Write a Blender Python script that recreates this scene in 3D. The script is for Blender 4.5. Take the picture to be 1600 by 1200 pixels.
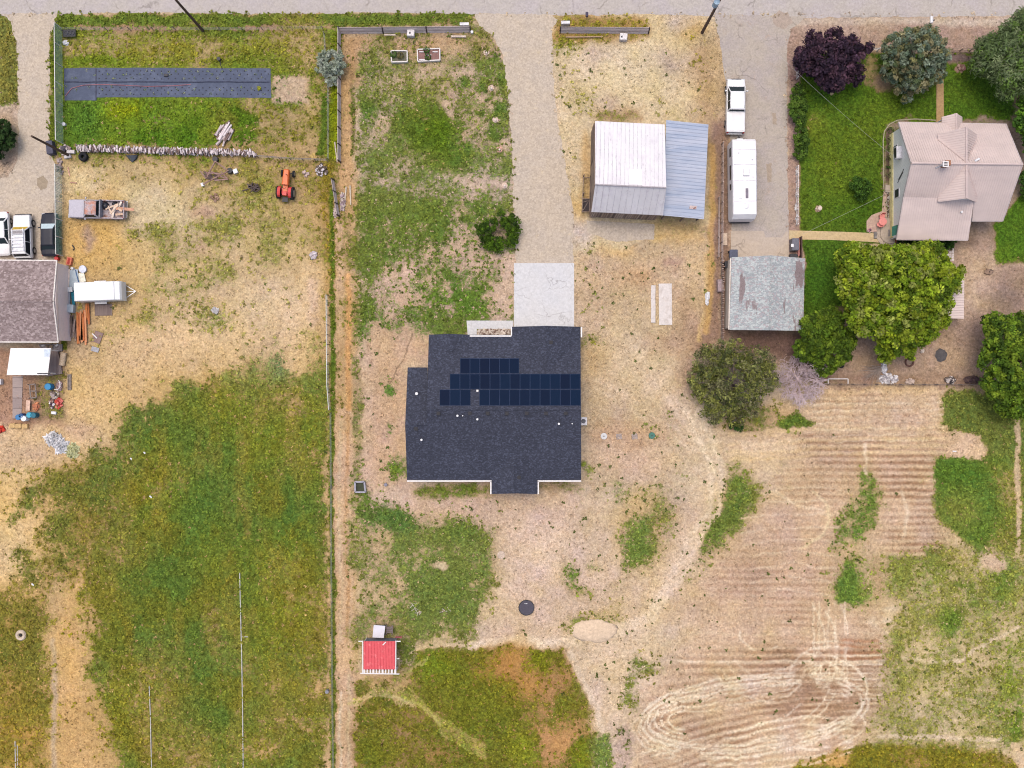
import bpy, math, random
import numpy as np
from mathutils import Vector, Matrix
from mathutils.geometry import tessellate_polygon
random.seed(7); RNG = np.random.default_rng(11)
R = math.radians
for o in list(bpy.data.objects): bpy.data.objects.remove(o)
SC = bpy.context.scene; COL = SC.collection
# ---------------------------------------------------------------- camera, sky, sun, exposure
H = 105.0            # flying height of the camera above the ground (m)
S = 0.068            # metres of ground per photo pixel
cam_d = bpy.data.cameras.new('camera'); cam = bpy.data.objects.new('camera', cam_d); COL.objects.link(cam)
cam.location = (0, 0, H); cam.rotation_euler = (0, 0, 0)
cam_d.sensor_width = 36; cam_d.lens = 36 * H / (1600 * S); cam_d.clip_start = 1; cam_d.clip_end = 3000
SC.camera = cam
SC.cycles.filter_width = 1.1
SC.render.resolution_x = 1024; SC.render.resolution_y = 768
w = bpy.data.worlds.new('World'); SC.world = w; w.use_nodes = True
nt = w.node_tree; bg = nt.nodes['Background']; sky = nt.nodes.new('ShaderNodeTexSky')
SUN_EL, SUN_AZ = 76, -35     # azimuth measured from the top of the picture, negative to its left
sky.sky_type = 'NISHITA'; sky.sun_disc = False; sky.sun_elevation = R(SUN_EL); sky.sun_rotation = R(SUN_AZ)
sky.dust_density = 6.0; sky.air_density = 1.0; sky.ozone_density = 1.0
nt.links.new(sky.outputs[0], bg.inputs[0]); bg.inputs[1].default_value = 0.15
sd = bpy.data.lights.new('sun', 'SUN'); sun = bpy.data.objects.new('sun', sd); COL.objects.link(sun)
sd.energy = 0.5; sd.angle = R(24); sd.color = (1.0, 0.975, 0.91)
d = Vector((math.sin(R(SUN_AZ)) * math.cos(R(SUN_EL)), math.cos(R(SUN_AZ)) * math.cos(R(SUN_EL)), math.sin(R(SUN_EL))))
sun.rotation_euler = d.to_track_quat('Z', 'Y').to_euler(); sun.location = (0, 0, 60)
SC.view_settings.view_transform = 'Standard'; SC.view_settings.look = 'None'
SC.view_settings.exposure = 0.6; SC.view_settings.gamma = 1.0
# ---------------------------------------------------------------- helpers
KA = 0.72
def lin(c):
    c = np.asarray(c, float) / 255.0
    return np.where(c <= 0.04045, c / 12.92, ((c + 0.055) / 1.055) ** 2.4)
def C(*c): l = lin(c) * KA; return (float(l[0]), float(l[1]), float(l[2]), 1.0)
def W(px, py, z=0.0):
    f = 1 - z / H
    return Vector(((px - 800) * S * f, (600 - py) * S * f, z))
MATS = {}
class NT:
    def __init__(s, name):
        s.m = bpy.data.materials.new(name); s.m.use_nodes = True; s.t = s.m.node_tree
        s.b = s.t.nodes['Principled BSDF']; s.out = s.t.nodes['Material Output']
    def n(s, typ, **kw):
        x = s.t.nodes.new(typ)
        for k, v in kw.items():
            if k.startswith('i_'):
                key = k[2:]; key = int(key) if key.isdigit() else key.replace('_', ' ')
                x.inputs[key].default_value = v
            else: setattr(x, k, v)
        return x
    def l(s, a, b): s.t.links.new(a, b)
    def noise(s, vec, scale, detail=4, rough=0.6, dist=0.0):
        x = s.n('ShaderNodeTexNoise'); x.inputs['Scale'].default_value = scale; x.inputs['Detail'].default_value = detail
        x.inputs['Roughness'].default_value = rough; x.inputs['Distortion'].default_value = dist
        if vec is not None: s.l(vec, x.inputs['Vector'])
        return x.outputs['Fac']
    def math(s, op, a, b=0.0, clamp=False):
        x = s.n('ShaderNodeMath', operation=op, use_clamp=clamp)
        for i, v in enumerate((a, b)):
            if isinstance(v, (int, float)): x.inputs[i].default_value = v
            else: s.l(v, x.inputs[i])
        return x.outputs[0]
    def ramp(s, v, lo, hi, a=0.0, b=1.0):
        x = s.n('ShaderNodeMapRange'); s.l(v, x.inputs[0])
        for i, q in enumerate((lo, hi, a, b)): x.inputs[1 + i].default_value = q
        return x.outputs[0]
    def mix(s, f, a, b, mode='MIX'):
        x = s.n('ShaderNodeMix', data_type='RGBA', blend_type=mode)
        if isinstance(f, (int, float)): x.inputs[0].default_value = f
        else: s.l(f, x.inputs[0])
        for i, v in ((6, a), (7, b)):
            if isinstance(v, tuple): x.inputs[i].default_value = v
            else: s.l(v, x.inputs[i])
        return x.outputs[2]
    def scale(s, col, f):      # multiply colour by a scalar socket
        x = s.n('ShaderNodeVectorMath', operation='SCALE'); s.l(col, x.inputs[0])
        if isinstance(f, (int, float)): x.inputs['Scale'].default_value = f
        else: s.l(f, x.inputs['Scale'])
        return x.outputs[0]
    def mapping(s, vec, sc=(1, 1, 1), rot=(0, 0, 0)):
        x = s.n('ShaderNodeMapping'); s.l(vec, x.inputs[0]); x.inputs['Scale'].default_value = sc; x.inputs['Rotation'].default_value = rot
        return x.outputs[0]
    def bump(s, h, strength=0.3, dist=0.02):
        x = s.n('ShaderNodeBump'); x.inputs['Strength'].default_value = strength; x.inputs['Distance'].default_value = dist
        s.l(h, x.inputs['Height']); s.l(x.outputs[0], s.b.inputs['Normal'])
    def coord(s, kind='Object'): return s.n('ShaderNodeTexCoord').outputs[kind]
def mat(name, c, rough=0.7, metal=0.0, var=0.25, sc=3.0, c2=None, c2s=1.0, c2t=(0.5, 0.62), spec=0.3, bump=0.15, stretch=(1, 1, 1), fine=12.0):
    """noisy paint / wood / stone: colour c with grain, plus patches of c2"""
    if name in MATS: return MATS[name]
    t = NT(name); v = t.mapping(t.coord(), stretch)
    a = t.noise(v, sc, 6, 0.65); f = t.noise(v, fine, 3, 0.7)
    k = t.math('ADD', t.ramp(a, 0.3, 0.7, 1 - var, 1 + var), t.ramp(f, 0.3, 0.7, -var * 0.6, var * 0.6))
    base = t.n('ShaderNodeRGB'); base.outputs[0].default_value = C(*c)
    col = base.outputs[0]
    if c2 is not None: col = t.mix(t.ramp(t.noise(v, c2s, 5, 0.7), c2t[0], c2t[1]), col, C(*c2))
    t.l(t.scale(col, k), t.b.inputs['Base Color'])
    t.b.inputs['Roughness'].default_value = rough; t.b.inputs['Metallic'].default_value = metal
    t.b.inputs['Specular IOR Level'].default_value = spec
    if bump: t.bump(f, bump, 0.01)
    MATS[name] = t.m; return t.m
def m_paint(name, c, rough=0.35, coat=0.3, dirt=0.06):
    if name in MATS: return MATS[name]
    t = NT(name); a = t.noise(t.coord(), 1.7, 5, 0.65)
    base = t.n('ShaderNodeRGB'); base.outputs[0].default_value = C(*c)
    t.l(t.scale(base.outputs[0], t.ramp(a, 0.3, 0.7, 1 - dirt * 2, 1 + dirt)), t.b.inputs['Base Color'])
    t.l(t.ramp(a, 0.3, 0.7, rough, rough + 0.15), t.b.inputs['Roughness']); t.b.inputs['Coat Weight'].default_value = coat
    MATS[name] = t.m; return t.m
def m_glass(name='window_glass', c=(40, 52, 60)):
    if name in MATS: return MATS[name]
    t = NT(name); t.b.inputs['Base Color'].default_value = C(*c); t.b.inputs['Roughness'].default_value = 0.18
    t.b.inputs['Specular IOR Level'].default_value = 0.15
    MATS[name] = t.m; return t.m
def m_shingle(name, c, c2, c3, row=0.15, tab=0.3, amp=0.35, patch=None, seedrot=0.0):
    """asphalt shingles: random tabs, worn patches"""
    if name in MATS: return MATS[name]
    t = NT(name); v = t.coord(); m = t.mapping(v, (1 / tab, 1 / row, 0.01), (0, 0, seedrot))
    vo = t.n('ShaderNodeTexVoronoi', feature='F1'); vo.inputs['Scale'].default_value = 1.0; vo.inputs['Randomness'].default_value = 0.75; t.l(m, vo.inputs['Vector'])
    sep = t.n('ShaderNodeSeparateColor'); t.l(vo.outputs['Color'], sep.inputs[0])
    col = t.mix(t.ramp(sep.outputs[0], 0.35, 0.75), C(*c), C(*c2))
    col = t.mix(t.ramp(sep.outputs[1], 0.72, 0.86), col, C(*c3))
    big = t.noise(v, 0.35, 5, 0.6); f = t.noise(v, 9, 4, 0.75)
    k = t.math('ADD', t.ramp(big, 0.3, 0.7, 0.9, 1.08), t.ramp(f, 0.25, 0.75, -amp, amp))
    if patch:
        pm = t.noise(t.mapping(v, (0.55, 0.14, 0.2)), 1.5, 4, 0.6)
        col = t.mix(t.ramp(pm, 0.585, 0.615), col, C(*patch))
    t.l(t.scale(col, k), t.b.inputs['Base Color']); t.b.inputs['Roughness'].default_value = 0.93; t.b.inputs['Specular IOR Level'].default_value = 0.2
    t.bump(f, 0.4, 0.02); MATS[name] = t.m; return t.m
def m_metal(name, c, c2, c3=None, along='x', rough=0.42, sc=1.0, metal=0.25, t2=(0.45, 0.65)):
    """sheet metal with streaks that run across one axis"""
    if name in MATS: return MATS[name]
    t = NT(name); v = t.coord(); st = (0.12, 1.3, 1) if along == 'x' else (1.3, 0.12, 1)
    a = t.noise(t.mapping(v, st), sc, 5, 0.6); b = t.noise(v, 0.6, 5, 0.65)
    col = t.mix(t.ramp(a, t2[0], t2[1]), C(*c), C(*c2))
    if c3: col = t.mix(t.ramp(t.noise(t.mapping(v, st), sc * 1.9, 5, 0.7), 0.60, 0.74), col, C(*c3))
    t.l(t.scale(col, t.ramp(b, 0.3, 0.7, 0.93, 1.05)), t.b.inputs['Base Color'])
    t.l(t.ramp(b, 0.3, 0.7, rough, rough + 0.2), t.b.inputs['Roughness']); t.b.inputs['Metallic'].default_value = metal
    MATS[name] = t.m; return t.m
def m_boards(name, c, c2, width=0.18, rot=0.0, grey=0.35, rough=0.9):
    """planks: every board its own tone, grain along it. Boards run along local y (rot=0)"""
    if name in MATS: return MATS[name]
    t = NT(name); v = t.mapping(t.coord(), (1, 1, 1), (0, 0, rot))
    wn = t.n('ShaderNodeTexWhiteNoise', noise_dimensions='1D'); sx = t.n('ShaderNodeSeparateXYZ'); t.l(v, sx.inputs[0])
    u = t.math('ADD', sx.outputs[0], t.math('MULTIPLY', sx.outputs[2], 0.0)); q = t.math('FLOOR', t.math('MULTIPLY', u, 1 / width)); t.l(q, wn.inputs['W'])
    g = t.noise(t.mapping(v, (1, 0.08, 0.08)), 14, 4, 0.7)
    col = t.mix(wn.outputs['Value'], C(*c), C(*c2))
    fr = t.math('FRACT', t.math('MULTIPLY', u, 1 / width)); gap = t.ramp(fr, 0.0, 0.09, 0.35, 1.0)
    t.l(t.scale(t.scale(col, t.ramp(g, 0.3, 0.7, 1 - grey, 1 + grey)), gap), t.b.inputs['Base Color'])
    t.b.inputs['Roughness'].default_value = rough; t.bump(g, 0.3, 0.01); MATS[name] = t.m; return t.m
def m_col(name, rough=0.8, trans=0.0, attr='Col', spec=0.25, soft=0.2):
    """colour taken from each leaf's / stone's own colour attribute"""
    if name in MATS: return MATS[name]
    t = NT(name); a = t.n('ShaderNodeAttribute', attribute_name=attr)
    g = t.noise(t.coord(), 5, 3, 0.6)
    col = t.scale(a.outputs['Color'], t.ramp(g, 0.3, 0.7, 1 - soft, 1 + soft))
    t.l(col, t.b.inputs['Base Color']); t.b.inputs['Roughness'].default_value = rough; t.b.inputs['Specular IOR Level'].default_value = spec
    if trans:
        tr = t.n('ShaderNodeBsdfTranslucent'); t.l(col, tr.inputs[0]); mx = t.n('ShaderNodeMixShader'); mx.inputs[0].default_value = trans
        t.l(t.b.outputs[0], mx.inputs[1]); t.l(tr.outputs[0], mx.inputs[2]); t.l(mx.outputs[0], t.out.inputs[0])
    MATS[name] = t.m; return t.m
def woff(o):
    v = Vector((0, 0, 0))
    while o: v += o.location; o = o.parent
    return v
def tag(o, label=None, cat=None, group=None, kind=None):
    if label: o['label'] = label
    if cat: o['category'] = cat
    if group: o['group'] = group
    if kind: o['kind'] = kind
    return o
def thing(name, label, cat, loc, rz=0.0, group=None):
    o = bpy.data.objects.new(name, None); COL.objects.link(o); o.location = loc; o.rotation_euler = (0, 0, rz); o.empty_display_size = 0.3
    return tag(o, label, cat, group)
def finish(me, name, m, parent, smooth):
    me.name = name
    if m: me.materials.append(m)
    if smooth: me.polygons.foreach_set('use_smooth', [True] * len(me.polygons))
    o = bpy.data.objects.new(name, me); COL.objects.link(o)
    if parent: o.parent = parent
    return o
class MB:
    def __init__(s): s.v = []; s.f = []; s.p = []
    def mark(s): s.p.append((len(s.v), len(s.f)))
    def add(s, vs, fs):
        s.mark(); k = len(s.v); s.v += [Vector(p) for p in vs]; s.f += [tuple(i + k for i in f) for f in fs]; return s
    def box(s, c, sz, rz=0.0, M=None):
        x, y, z = (q / 2 for q in sz); m = M or Matrix.Rotation(rz, 4, 'Z')
        vs = [Vector(c) + m @ Vector((a * x, b * y, e * z)) for a in (-1, 1) for b in (-1, 1) for e in (-1, 1)]
        return s.add(vs, [(0, 1, 3, 2), (4, 6, 7, 5), (0, 4, 5, 1), (2, 3, 7, 6), (0, 2, 6, 4), (1, 5, 7, 3)])
    def beam(s, a, b, wd, ht, up=Vector((0, 0, 1))):
        a = Vector(a); b = Vector(b); dv = (b - a).normalized()
        if abs(dv.dot(up)) > 0.99: up = Vector((1, 0, 0))
        sd_ = dv.cross(up).normalized() * wd / 2; u = sd_.cross(dv).normalized() * ht / 2
        vs = [p + i * sd_ + j * u for p in (a, b) for i, j in ((-1, -1), (1, -1), (1, 1), (-1, 1))]
        return s.add(vs, [(3, 2, 1, 0), (4, 5, 6, 7), (0, 1, 5, 4), (1, 2, 6, 5), (2, 3, 7, 6), (3, 0, 4, 7)])
    def tube(s, pts, r, n=8, r2=None, cap=True):
        s.mark(); pts = [Vector(p) for p in pts]; L = len(pts); k0 = len(s.v); ref = Vector((0.3, 0.2, 1)).normalized()
        for i, p in enumerate(pts):
            dv = (pts[min(i + 1, L - 1)] - pts[max(i - 1, 0)]).normalized()
            rf = ref if abs(dv.dot(ref)) < 0.95 else Vector((1, 0, 0))
            a = dv.cross(rf).normalized(); b = dv.cross(a)
            rr = (r[i] if isinstance(r, (list, tuple)) else r + ((r2 - r) * i / max(1, L - 1) if r2 is not None else 0))
            for j in range(n):
                t = 2 * math.pi * j / n; s.v.append(p + rr * (math.cos(t) * a + math.sin(t) * b))
        for i in range(L - 1):
            for j in range(n):
                a0 = k0 + i * n + j; a1 = k0 + i * n + (j + 1) % n; s.f.append((a0, a1, a1 + n, a0 + n))
        if cap: s.f.append(tuple(k0 + j for j in range(n))[::-1]); s.f.append(tuple(k0 + (L - 1) * n + j for j in range(n)))
        return s
    def cyl(s, p, r, h, n=16, r2=None, ax='z'):
        p = Vector(p); e = {'z': Vector((0, 0, h)), 'x': Vector((h, 0, 0)), 'y': Vector((0, h, 0))}[ax]
        return s.tube([p, p + e], r, n, r2 if r2 is not None else r)
    def ring(s, c, R1, r, n=20, m=6, M=None):
        s.mark(); k = len(s.v); M = M or Matrix.Identity(4)
        for i in range(n):
            a = 2 * math.pi * i / n
            for j in range(m):
                b = 2 * math.pi * j / m; q = R1 + r * math.cos(b)
                s.v.append(Vector(c) + M @ Vector((q * math.cos(a), q * math.sin(a), r * math.sin(b))))
        for i in range(n):
            for j in range(m):
                s.f.append((k + i * m + j, k + ((i + 1) % n) * m + j, k + ((i + 1) % n) * m + (j + 1) % m, k + i * m + (j + 1) % m))
        return s
    def prism(s, poly, z0, z1):
        n = len(poly); vs = [(p[0], p[1], z0) for p in poly] + [(p[0], p[1], z1) for p in poly]
        return s.add(vs, [tuple(range(n))[::-1], tuple(range(n, 2 * n))] + [(i, (i + 1) % n, n + (i + 1) % n, n + i) for i in range(n)])
    def slab(s, poly, t, down=True):
        n = len(poly); top = [Vector(p) for p in poly]; bot = [p - Vector((0, 0, t)) for p in top]
        return s.add(bot + top, [tuple(range(n))[::-1], tuple(range(n, 2 * n))] + [(i, (i + 1) % n, n + (i + 1) % n, n + i) for i in range(n)])
    def dome(s, c, rx, ry, rz, n=14, m=6, jit=0.0):
        s.mark(); k = len(s.v); c = Vector(c)
        for i in range(m):
            ph = i * math.pi / 2 / m
            for j in range(n):
                a = 2 * math.pi * j / n; q = 1 + random.uniform(-jit, jit)
                s.v.append(c + Vector((rx * q * math.cos(ph) * math.cos(a), ry * q * math.cos(ph) * math.sin(a), rz * q * math.sin(ph))))
        s.v.append(c + Vector((0, 0, rz))); t = len(s.v) - 1
        for i in range(m - 1):
            for j in range(n): s.f.append((k + i * n + j, k + i * n + (j + 1) % n, k + (i + 1) * n + (j + 1) % n, k + (i + 1) * n + j))
        for j in range(n): s.f.append((k + (m - 1) * n + j, k + (m - 1) * n + (j + 1) % n, t))
        return s
    def loft(s, secs):
        s.mark(); k = len(s.v); n = len(secs[0])
        for q in secs: s.v += [Vector(p) for p in q]
        for i in range(len(secs) - 1):
            for j in range(n): s.f.append((k + i * n + j, k + i * n + (j + 1) % n, k + (i + 1) * n + (j + 1) % n, k + (i + 1) * n + j))
        s.f.append(tuple(k + j for j in range(n))[::-1]); s.f.append(tuple(k + (len(secs) - 1) * n + j for j in range(n)))
        return s
    def split(s, name, m=None, parent=None, **kw):
        """one object for every piece added"""
        out = []; e = s.p[1:] + [(len(s.v), len(s.f))]
        for (v0, f0), (v1, f1) in zip(s.p, e):
            if v1 == v0: continue
            q = MB(); q.v = s.v[v0:v1]; q.f = [tuple(i - v0 for i in f) for f in s.f[f0:f1]]; out.append(q.build(name, m, parent, **kw))
        return out
    def build(s, name, m=None, parent=None, local=False, smooth=False, bevel=0.0, label=None, cat=None, group=None, kind=None):
        vs = s.v; loc = None
        if not local:
            if parent: off = woff(parent)
            else:
                a = np.array([tuple(v) for v in vs]); off = Vector(((a[:, 0].min() + a[:, 0].max()) / 2, (a[:, 1].min() + a[:, 1].max()) / 2, a[:, 2].min())); loc = off
            vs = [v - off for v in vs]
        me = bpy.data.meshes.new(name); me.from_pydata([tuple(v) for v in vs], [], s.f); me.validate()
        o = finish(me, name, m, parent, smooth)
        if loc is not None: o.location = loc
        if bevel:
            b = o.modifiers.new('bevel', 'BEVEL'); b.width = bevel; b.segments = 2; b.limit_method = 'ANGLE'
        return tag(o, label, cat, group, kind)
def np_mesh(name, V, F, m, parent=None, col=None, label=None, cat=None, group=None, kind=None, smooth=False, origin=None):
    V = np.asarray(V, np.float32); F = np.asarray(F, np.int32); k = F.shape[1]
    off = woff(parent) if parent else Vector(origin if origin is not None else (0, 0, 0))
    V = V - np.array(tuple(off), np.float32)
    me = bpy.data.meshes.new(name); me.vertices.add(len(V)); me.vertices.foreach_set('co', V.ravel())
    me.loops.add(F.size); me.loops.foreach_set('vertex_index', F.ravel()); me.polygons.add(len(F))
    me.polygons.foreach_set('loop_start', np.arange(0, F.size, k, dtype=np.int32)); me.update(calc_edges=True)
    if col is not None:
        a = me.attributes.new('Col', 'FLOAT_COLOR', 'POINT'); cc = np.ones((len(V), 4), np.float32); cc[:, :3] = col; a.data.foreach_set('color', cc.ravel())
    o = finish(me, name, m, parent, smooth)
    if not parent: o.location = off
    return tag(o, label, cat, group, kind)
def kids(o): return [c for c in bpy.data.objects if c.parent == o]
def dup(o, parent=None, loc=None, rz=None, label=None):
    c = o.copy(); COL.objects.link(c); c.parent = parent
    if loc is not None: c.location = loc
    if rz is not None: c.rotation_euler = (0, 0, rz)
    if label: c['label'] = label
    for ch in kids(o): dup(ch, c)
    return c
# ---------------------------------------------------------------- numpy noise
_T = np.random.default_rng(5).random((256, 256))
def vn(x, y, s, seed=0):
    x = x / s + seed * 17.3; y = y / s + seed * 31.7; xi = np.floor(x).astype(int); yi = np.floor(y).astype(int)
    fx = x - xi; fy = y - yi; fx = fx * fx * (3 - 2 * fx); fy = fy * fy * (3 - 2 * fy)
    g = lambda a, b: _T[a & 255, b & 255]
    return (g(xi, yi) * (1 - fx) + g(xi + 1, yi) * fx) * (1 - fy) + (g(xi, yi + 1) * (1 - fx) + g(xi + 1, yi + 1) * fx) * fy
def fbm(x, y, s, o=4, seed=0):
    r = 0; a = 1; t = 0
    for i in range(o): r = r + a * vn(x, y, s / 2 ** i, seed + i * 3); t += a; a *= 0.55
    return r / t
def sstep(x): x = np.clip(x, 0, 1); return x * x * (3 - 2 * x)
# ---------------------------------------------------------------- the ground: what grows or lies where (photo pixels as ground plan)
dx = np.arange(-120, 1721, 2.0); dy = np.arange(-120, 1321, 2.0)
outer = np.array([6, 16, 34, 64, 120, 220, 400, 700, 1200, 2200, 4200, 8000.0])
xs = np.concatenate([-120 - outer[::-1], dx, 1720 + outer]); ys = np.concatenate([-120 - outer[::-1], dy, 1320 + outer])
X, Y = np.meshgrid(xs, ys)
T = (200, 177, 140); YL = (200, 168, 108); P = (190, 162, 134); G = (186, 172, 158); B = (148, 120, 98); K = (214, 194, 162); O = (176, 128, 66)
g1 = (90, 108, 42); g2 = (66, 94, 20); g3 = (112, 114, 54); g4 = (92, 116, 28); g5 = (132, 130, 36); g6 = (84, 110, 48)
WX = (fbm(X, Y, 60, 5, 1) - 0.5) * 2; WY = (fbm(X, Y, 60, 5, 2) - 0.5) * 2
wx = (fbm(X, Y, 16, 4, 3) - 0.5) * 2; wy = (fbm(X, Y, 16, 4, 4) - 0.5) * 2
D = np.ones(X.shape + (3,)) * np.array(T, float); GR = np.ones(X.shape + (3,)) * np.array(g3, float); CV = np.ones(X.shape) * 0.12
def segd(px, py, a, b):
    ex, ey = b[0] - a[0], b[1] - a[1]; L = ex * ex + ey * ey + 1e-9
    t = np.clip(((px - a[0]) * ex + (py - a[1]) * ey) / L, 0, 1); return np.hypot(px - a[0] - t * ex, py - a[1] - t * ey)
def blend(sl, m, dry, cov, grn):
    if dry is not None: D[sl] += (np.array(dry, float) - D[sl]) * m[..., None]
    if grn is not None: GR[sl] += (np.array(grn, float) - GR[sl]) * m[..., None]
    if cov is not None: CV[sl] += (cov - CV[sl]) * m
def window(pts, mg):
    a = np.array(pts, float); x0, y0 = a.min(0) - mg; x1, y1 = a.max(0) + mg
    return np.s_[np.searchsorted(ys, y0):np.searchsorted(ys, y1) + 1, np.searchsorted(xs, x0):np.searchsorted(xs, x1) + 1]
def warped(sl, warp, fw):
    return X[sl] + WX[sl] * warp * 2 + wx[sl] * fw * 2, Y[sl] + WY[sl] * warp * 2 + wy[sl] * fw * 2
def paint(poly, dry=None, cov=None, grn=None, a=1.0, soft=10, warp=9, fw=4):
    soft = soft * (2.3 if soft >= 7 else 1.5 if soft > 3 else 1); sl = window(poly, soft + warp * 2 + fw * 2 + 4); px, py = warped(sl, warp, fw)
    dd = np.full(px.shape, 1e9); ins = np.zeros(px.shape, bool); n = len(poly)
    for i in range(n):
        p, q = poly[i], poly[(i + 1) % n]; dd = np.minimum(dd, segd(px, py, p, q))
        if p[1] != q[1]: ins ^= ((p[1] > py) != (q[1] > py)) & (px < (q[0] - p[0]) * (py - p[1]) / (q[1] - p[1]) + p[0])
    sdv = np.where(ins, dd, -dd); blend(sl, sstep(sdv / soft * 0.5 + 0.5) * a, dry, cov, grn)
def ell(cx, cy, rx, ry, dry=None, cov=None, grn=None, a=1.0, soft=10, warp=9, fw=4, rot=0):
    pts = []
    for i in range(20):
        t = 2 * math.pi * i / 20; u, v = rx * math.cos(t), ry * math.sin(t)
        pts.append((cx + u * math.cos(R(rot)) - v * math.sin(R(rot)), cy + u * math.sin(R(rot)) + v * math.cos(R(rot))))
    paint(pts, dry, cov, grn, a, soft, warp, fw)
LT_ = [0]
def stroke(pts, width, dry=None, cov=None, grn=None, a=1.0, soft=4, warp=2, fw=1.5, brk=0.0):
    sl = window(pts, width + soft + 12); px, py = warped(sl, warp, fw); dd = np.full(px.shape, 1e9)
    for p, q in zip(pts, pts[1:]): dd = np.minimum(dd, segd(px, py, p, q))
    m = sstep((width / 2 - dd) / soft + 0.5) * a
    if dry is LT_[0]: brk = 0.36; m = m * .95
    if brk: m = m * sstep((fbm(X[sl], Y[sl], 22, 3, 9) - brk) * 4 + 0.5)
    blend(sl, m, dry, cov, grn)
def arc(cx, cy, rx, ry, a0, a1, rot=0, n=28):
    o = []
    for i in range(n + 1):
        t = R(a0 + (a1 - a0) * i / n); u, v = rx * math.cos(t), ry * math.sin(t)
        o.append((cx + u * math.cos(R(rot)) - v * math.sin(R(rot)), cy + u * math.sin(R(rot)) + v * math.cos(R(rot))))
    return o
def rect(x0, y0, x1, y1): return [(x0, y0), (x1, y0), (x1, y1), (x0, y1)]
def scatter(n, poly_rect, rr, dry=None, cov=None, grn=None, a=0.8, seed=0, soft=5):
    rg = random.Random(seed); x0, y0, x1, y1 = poly_rect
    for _ in range(n):
        r = rg.uniform(*rr); ell(rg.uniform(x0, x1), rg.uniform(y0, y1), r, r * rg.uniform(0.5, 1.2), dry, cov, grn, a, soft, 5, 4, rg.uniform(0, 180))
# far surroundings
paint(rect(-9000, -9000, 9000, -60), (180, 158, 120), 0.45, g3, 1, 30, 20)
# 1 lot at the left: straw above, green pasture below
paint(rect(-200, 22, 22, 420), G, 0.1, g6, 1, 8, 5)
paint([(-60, 22), (20, 24), (28, 60), (30, 130), (26, 165), (-60, 165)], (176, 152, 112), 0.85, g3, 1, 6, 3)
paint([(-60, 165), (24, 168), (28, 250), (10, 275), (-60, 285)], P, 0.12, g6, 1, 8, 5)
paint(rect(-60, 285, 96, 420), G, 0.02, g3, 1, 8, 3)
paint(rect(95, 245, 516, 640), YL, 0.16, (140, 136, 72), 1, 8, 6)
ell(330, 300, 170, 45, (188, 160, 105), 0.42, (128, 126, 58), 0.9, 26, 16)
ell(360, 380, 120, 80, (192, 168, 118), 0.4, (128, 130, 70), 0.85, 30, 18)
ell(300, 450, 55, 35, (186, 162, 112), 0.5, (112, 122, 60), 0.8, 22, 14)
ell(480, 300, 40, 50, (186, 150, 92), 0.45, (122, 120, 52), 0.8, 20, 10)
paint([(110, 255), (260, 255), (300, 300), (280, 340), (200, 330), (110, 300)], (212, 192, 150), 0.1, None, 0.9, 18, 12)
ell(250, 330, 70, 22, (214, 194, 150), 0.12, None, 0.7, 20, 12)
ell(170, 335, 14, 50, (204, 160, 84), 0.2, None, 0.7, 14, 8)
ell(135, 390, 40, 40, (208, 164, 88), 0.14, None, 0.7, 14, 10)
ell(142, 378, 10, 20, (170, 140, 116), 0.02, None, 0.9, 5, 4)
paint([(330, 430), (505, 430), (506, 545), (330, 560), (200, 600), (160, 560), (240, 500)], (212, 180, 134), 0.14, (146, 142, 84), 0.85, 26, 16)
paint([(486, 432), (497, 440), (503, 500), (490, 514), (480, 500), (482, 440)], (204, 172, 138), 0.02, None, 0.9, 4, 2, 2)
ell(410, 480, 60, 40, (208, 184, 142), 0.32, (148, 150, 90), 0.7, 26, 12)
ell(330, 270, 180, 20, (180, 152, 96), 0.5, (120, 122, 56), 0.7, 14, 8); ell(300, 350, 60, 26, None, 0.5, (120, 126, 58), 0.7, 20, 10); ell(430, 330, 70, 40, (188, 162, 108), 0.45, (128, 128, 60), 0.6, 20, 12)
paint([(495, 250), (526, 250), (528, 600), (510, 640), (500, 560), (512, 470), (496, 380)], (180, 144, 86), 0.45, (116, 114, 44), 0.85, 10, 5)
ell(440, 560, 60, 26, None, 0.4, (112, 124, 72), 0.7, 20, 10); ell(435, 575, 12, 22, None, 0.8, (84, 112, 76), 0.7, 8, 6); ell(370, 575, 30, 20, None, 0.5, (120, 128, 70), 0.6, 14, 8); ell(460, 620, 50, 26, (186, 160, 112), 0.5, (118, 124, 66), 0.7, 18, 10)
ell(318, 328, 16, 9, (186, 152, 122), 0.02, None, 0.9, 6, 4); ell(318, 388, 10, 7, (184, 150, 120), 0.03, None, 0.8, 6, 4)
for x, y, r in ((200, 355, 16), (240, 360, 26), (270, 400, 24), (285, 440, 26), (350, 420, 22), (260, 460, 18), (305, 485, 20), (380, 350, 26), (420, 390, 22), (330, 500, 18), (225, 500, 12), (160, 535, 12)):
    ell(x, y, r, r * 0.55, None, 0.62, (112, 120, 56), 0.75, 12, 10, 6)
paint([(0, 600), (140, 590), (260, 560), (260, 640), (180, 700), (120, 720), (0, 700)], (212, 176, 116), 0.05, None, 0.85, 20, 12)
ell(70, 668, 80, 12, (208, 176, 132), 0.03, None, 0.8, 10, 6); ell(60, 712, 46, 14, (190, 160, 132), 0.03, None, 0.9, 14, 6); ell(118, 672, 26, 7, (184, 150, 124), 0.03, None, 0.8, 8, 4)
paint([(-60, 710), (90, 735), (130, 760), (80, 860), (60, 940), (-60, 960)], (210, 174, 108), 0.3, (126, 118, 50), 1, 22, 14)
paint([(-60, 810), (50, 815), (85, 850), (70, 900), (20, 905), (-60, 900)], (214, 184, 132), 0.06, None, 0.8, 14, 10)
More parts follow.
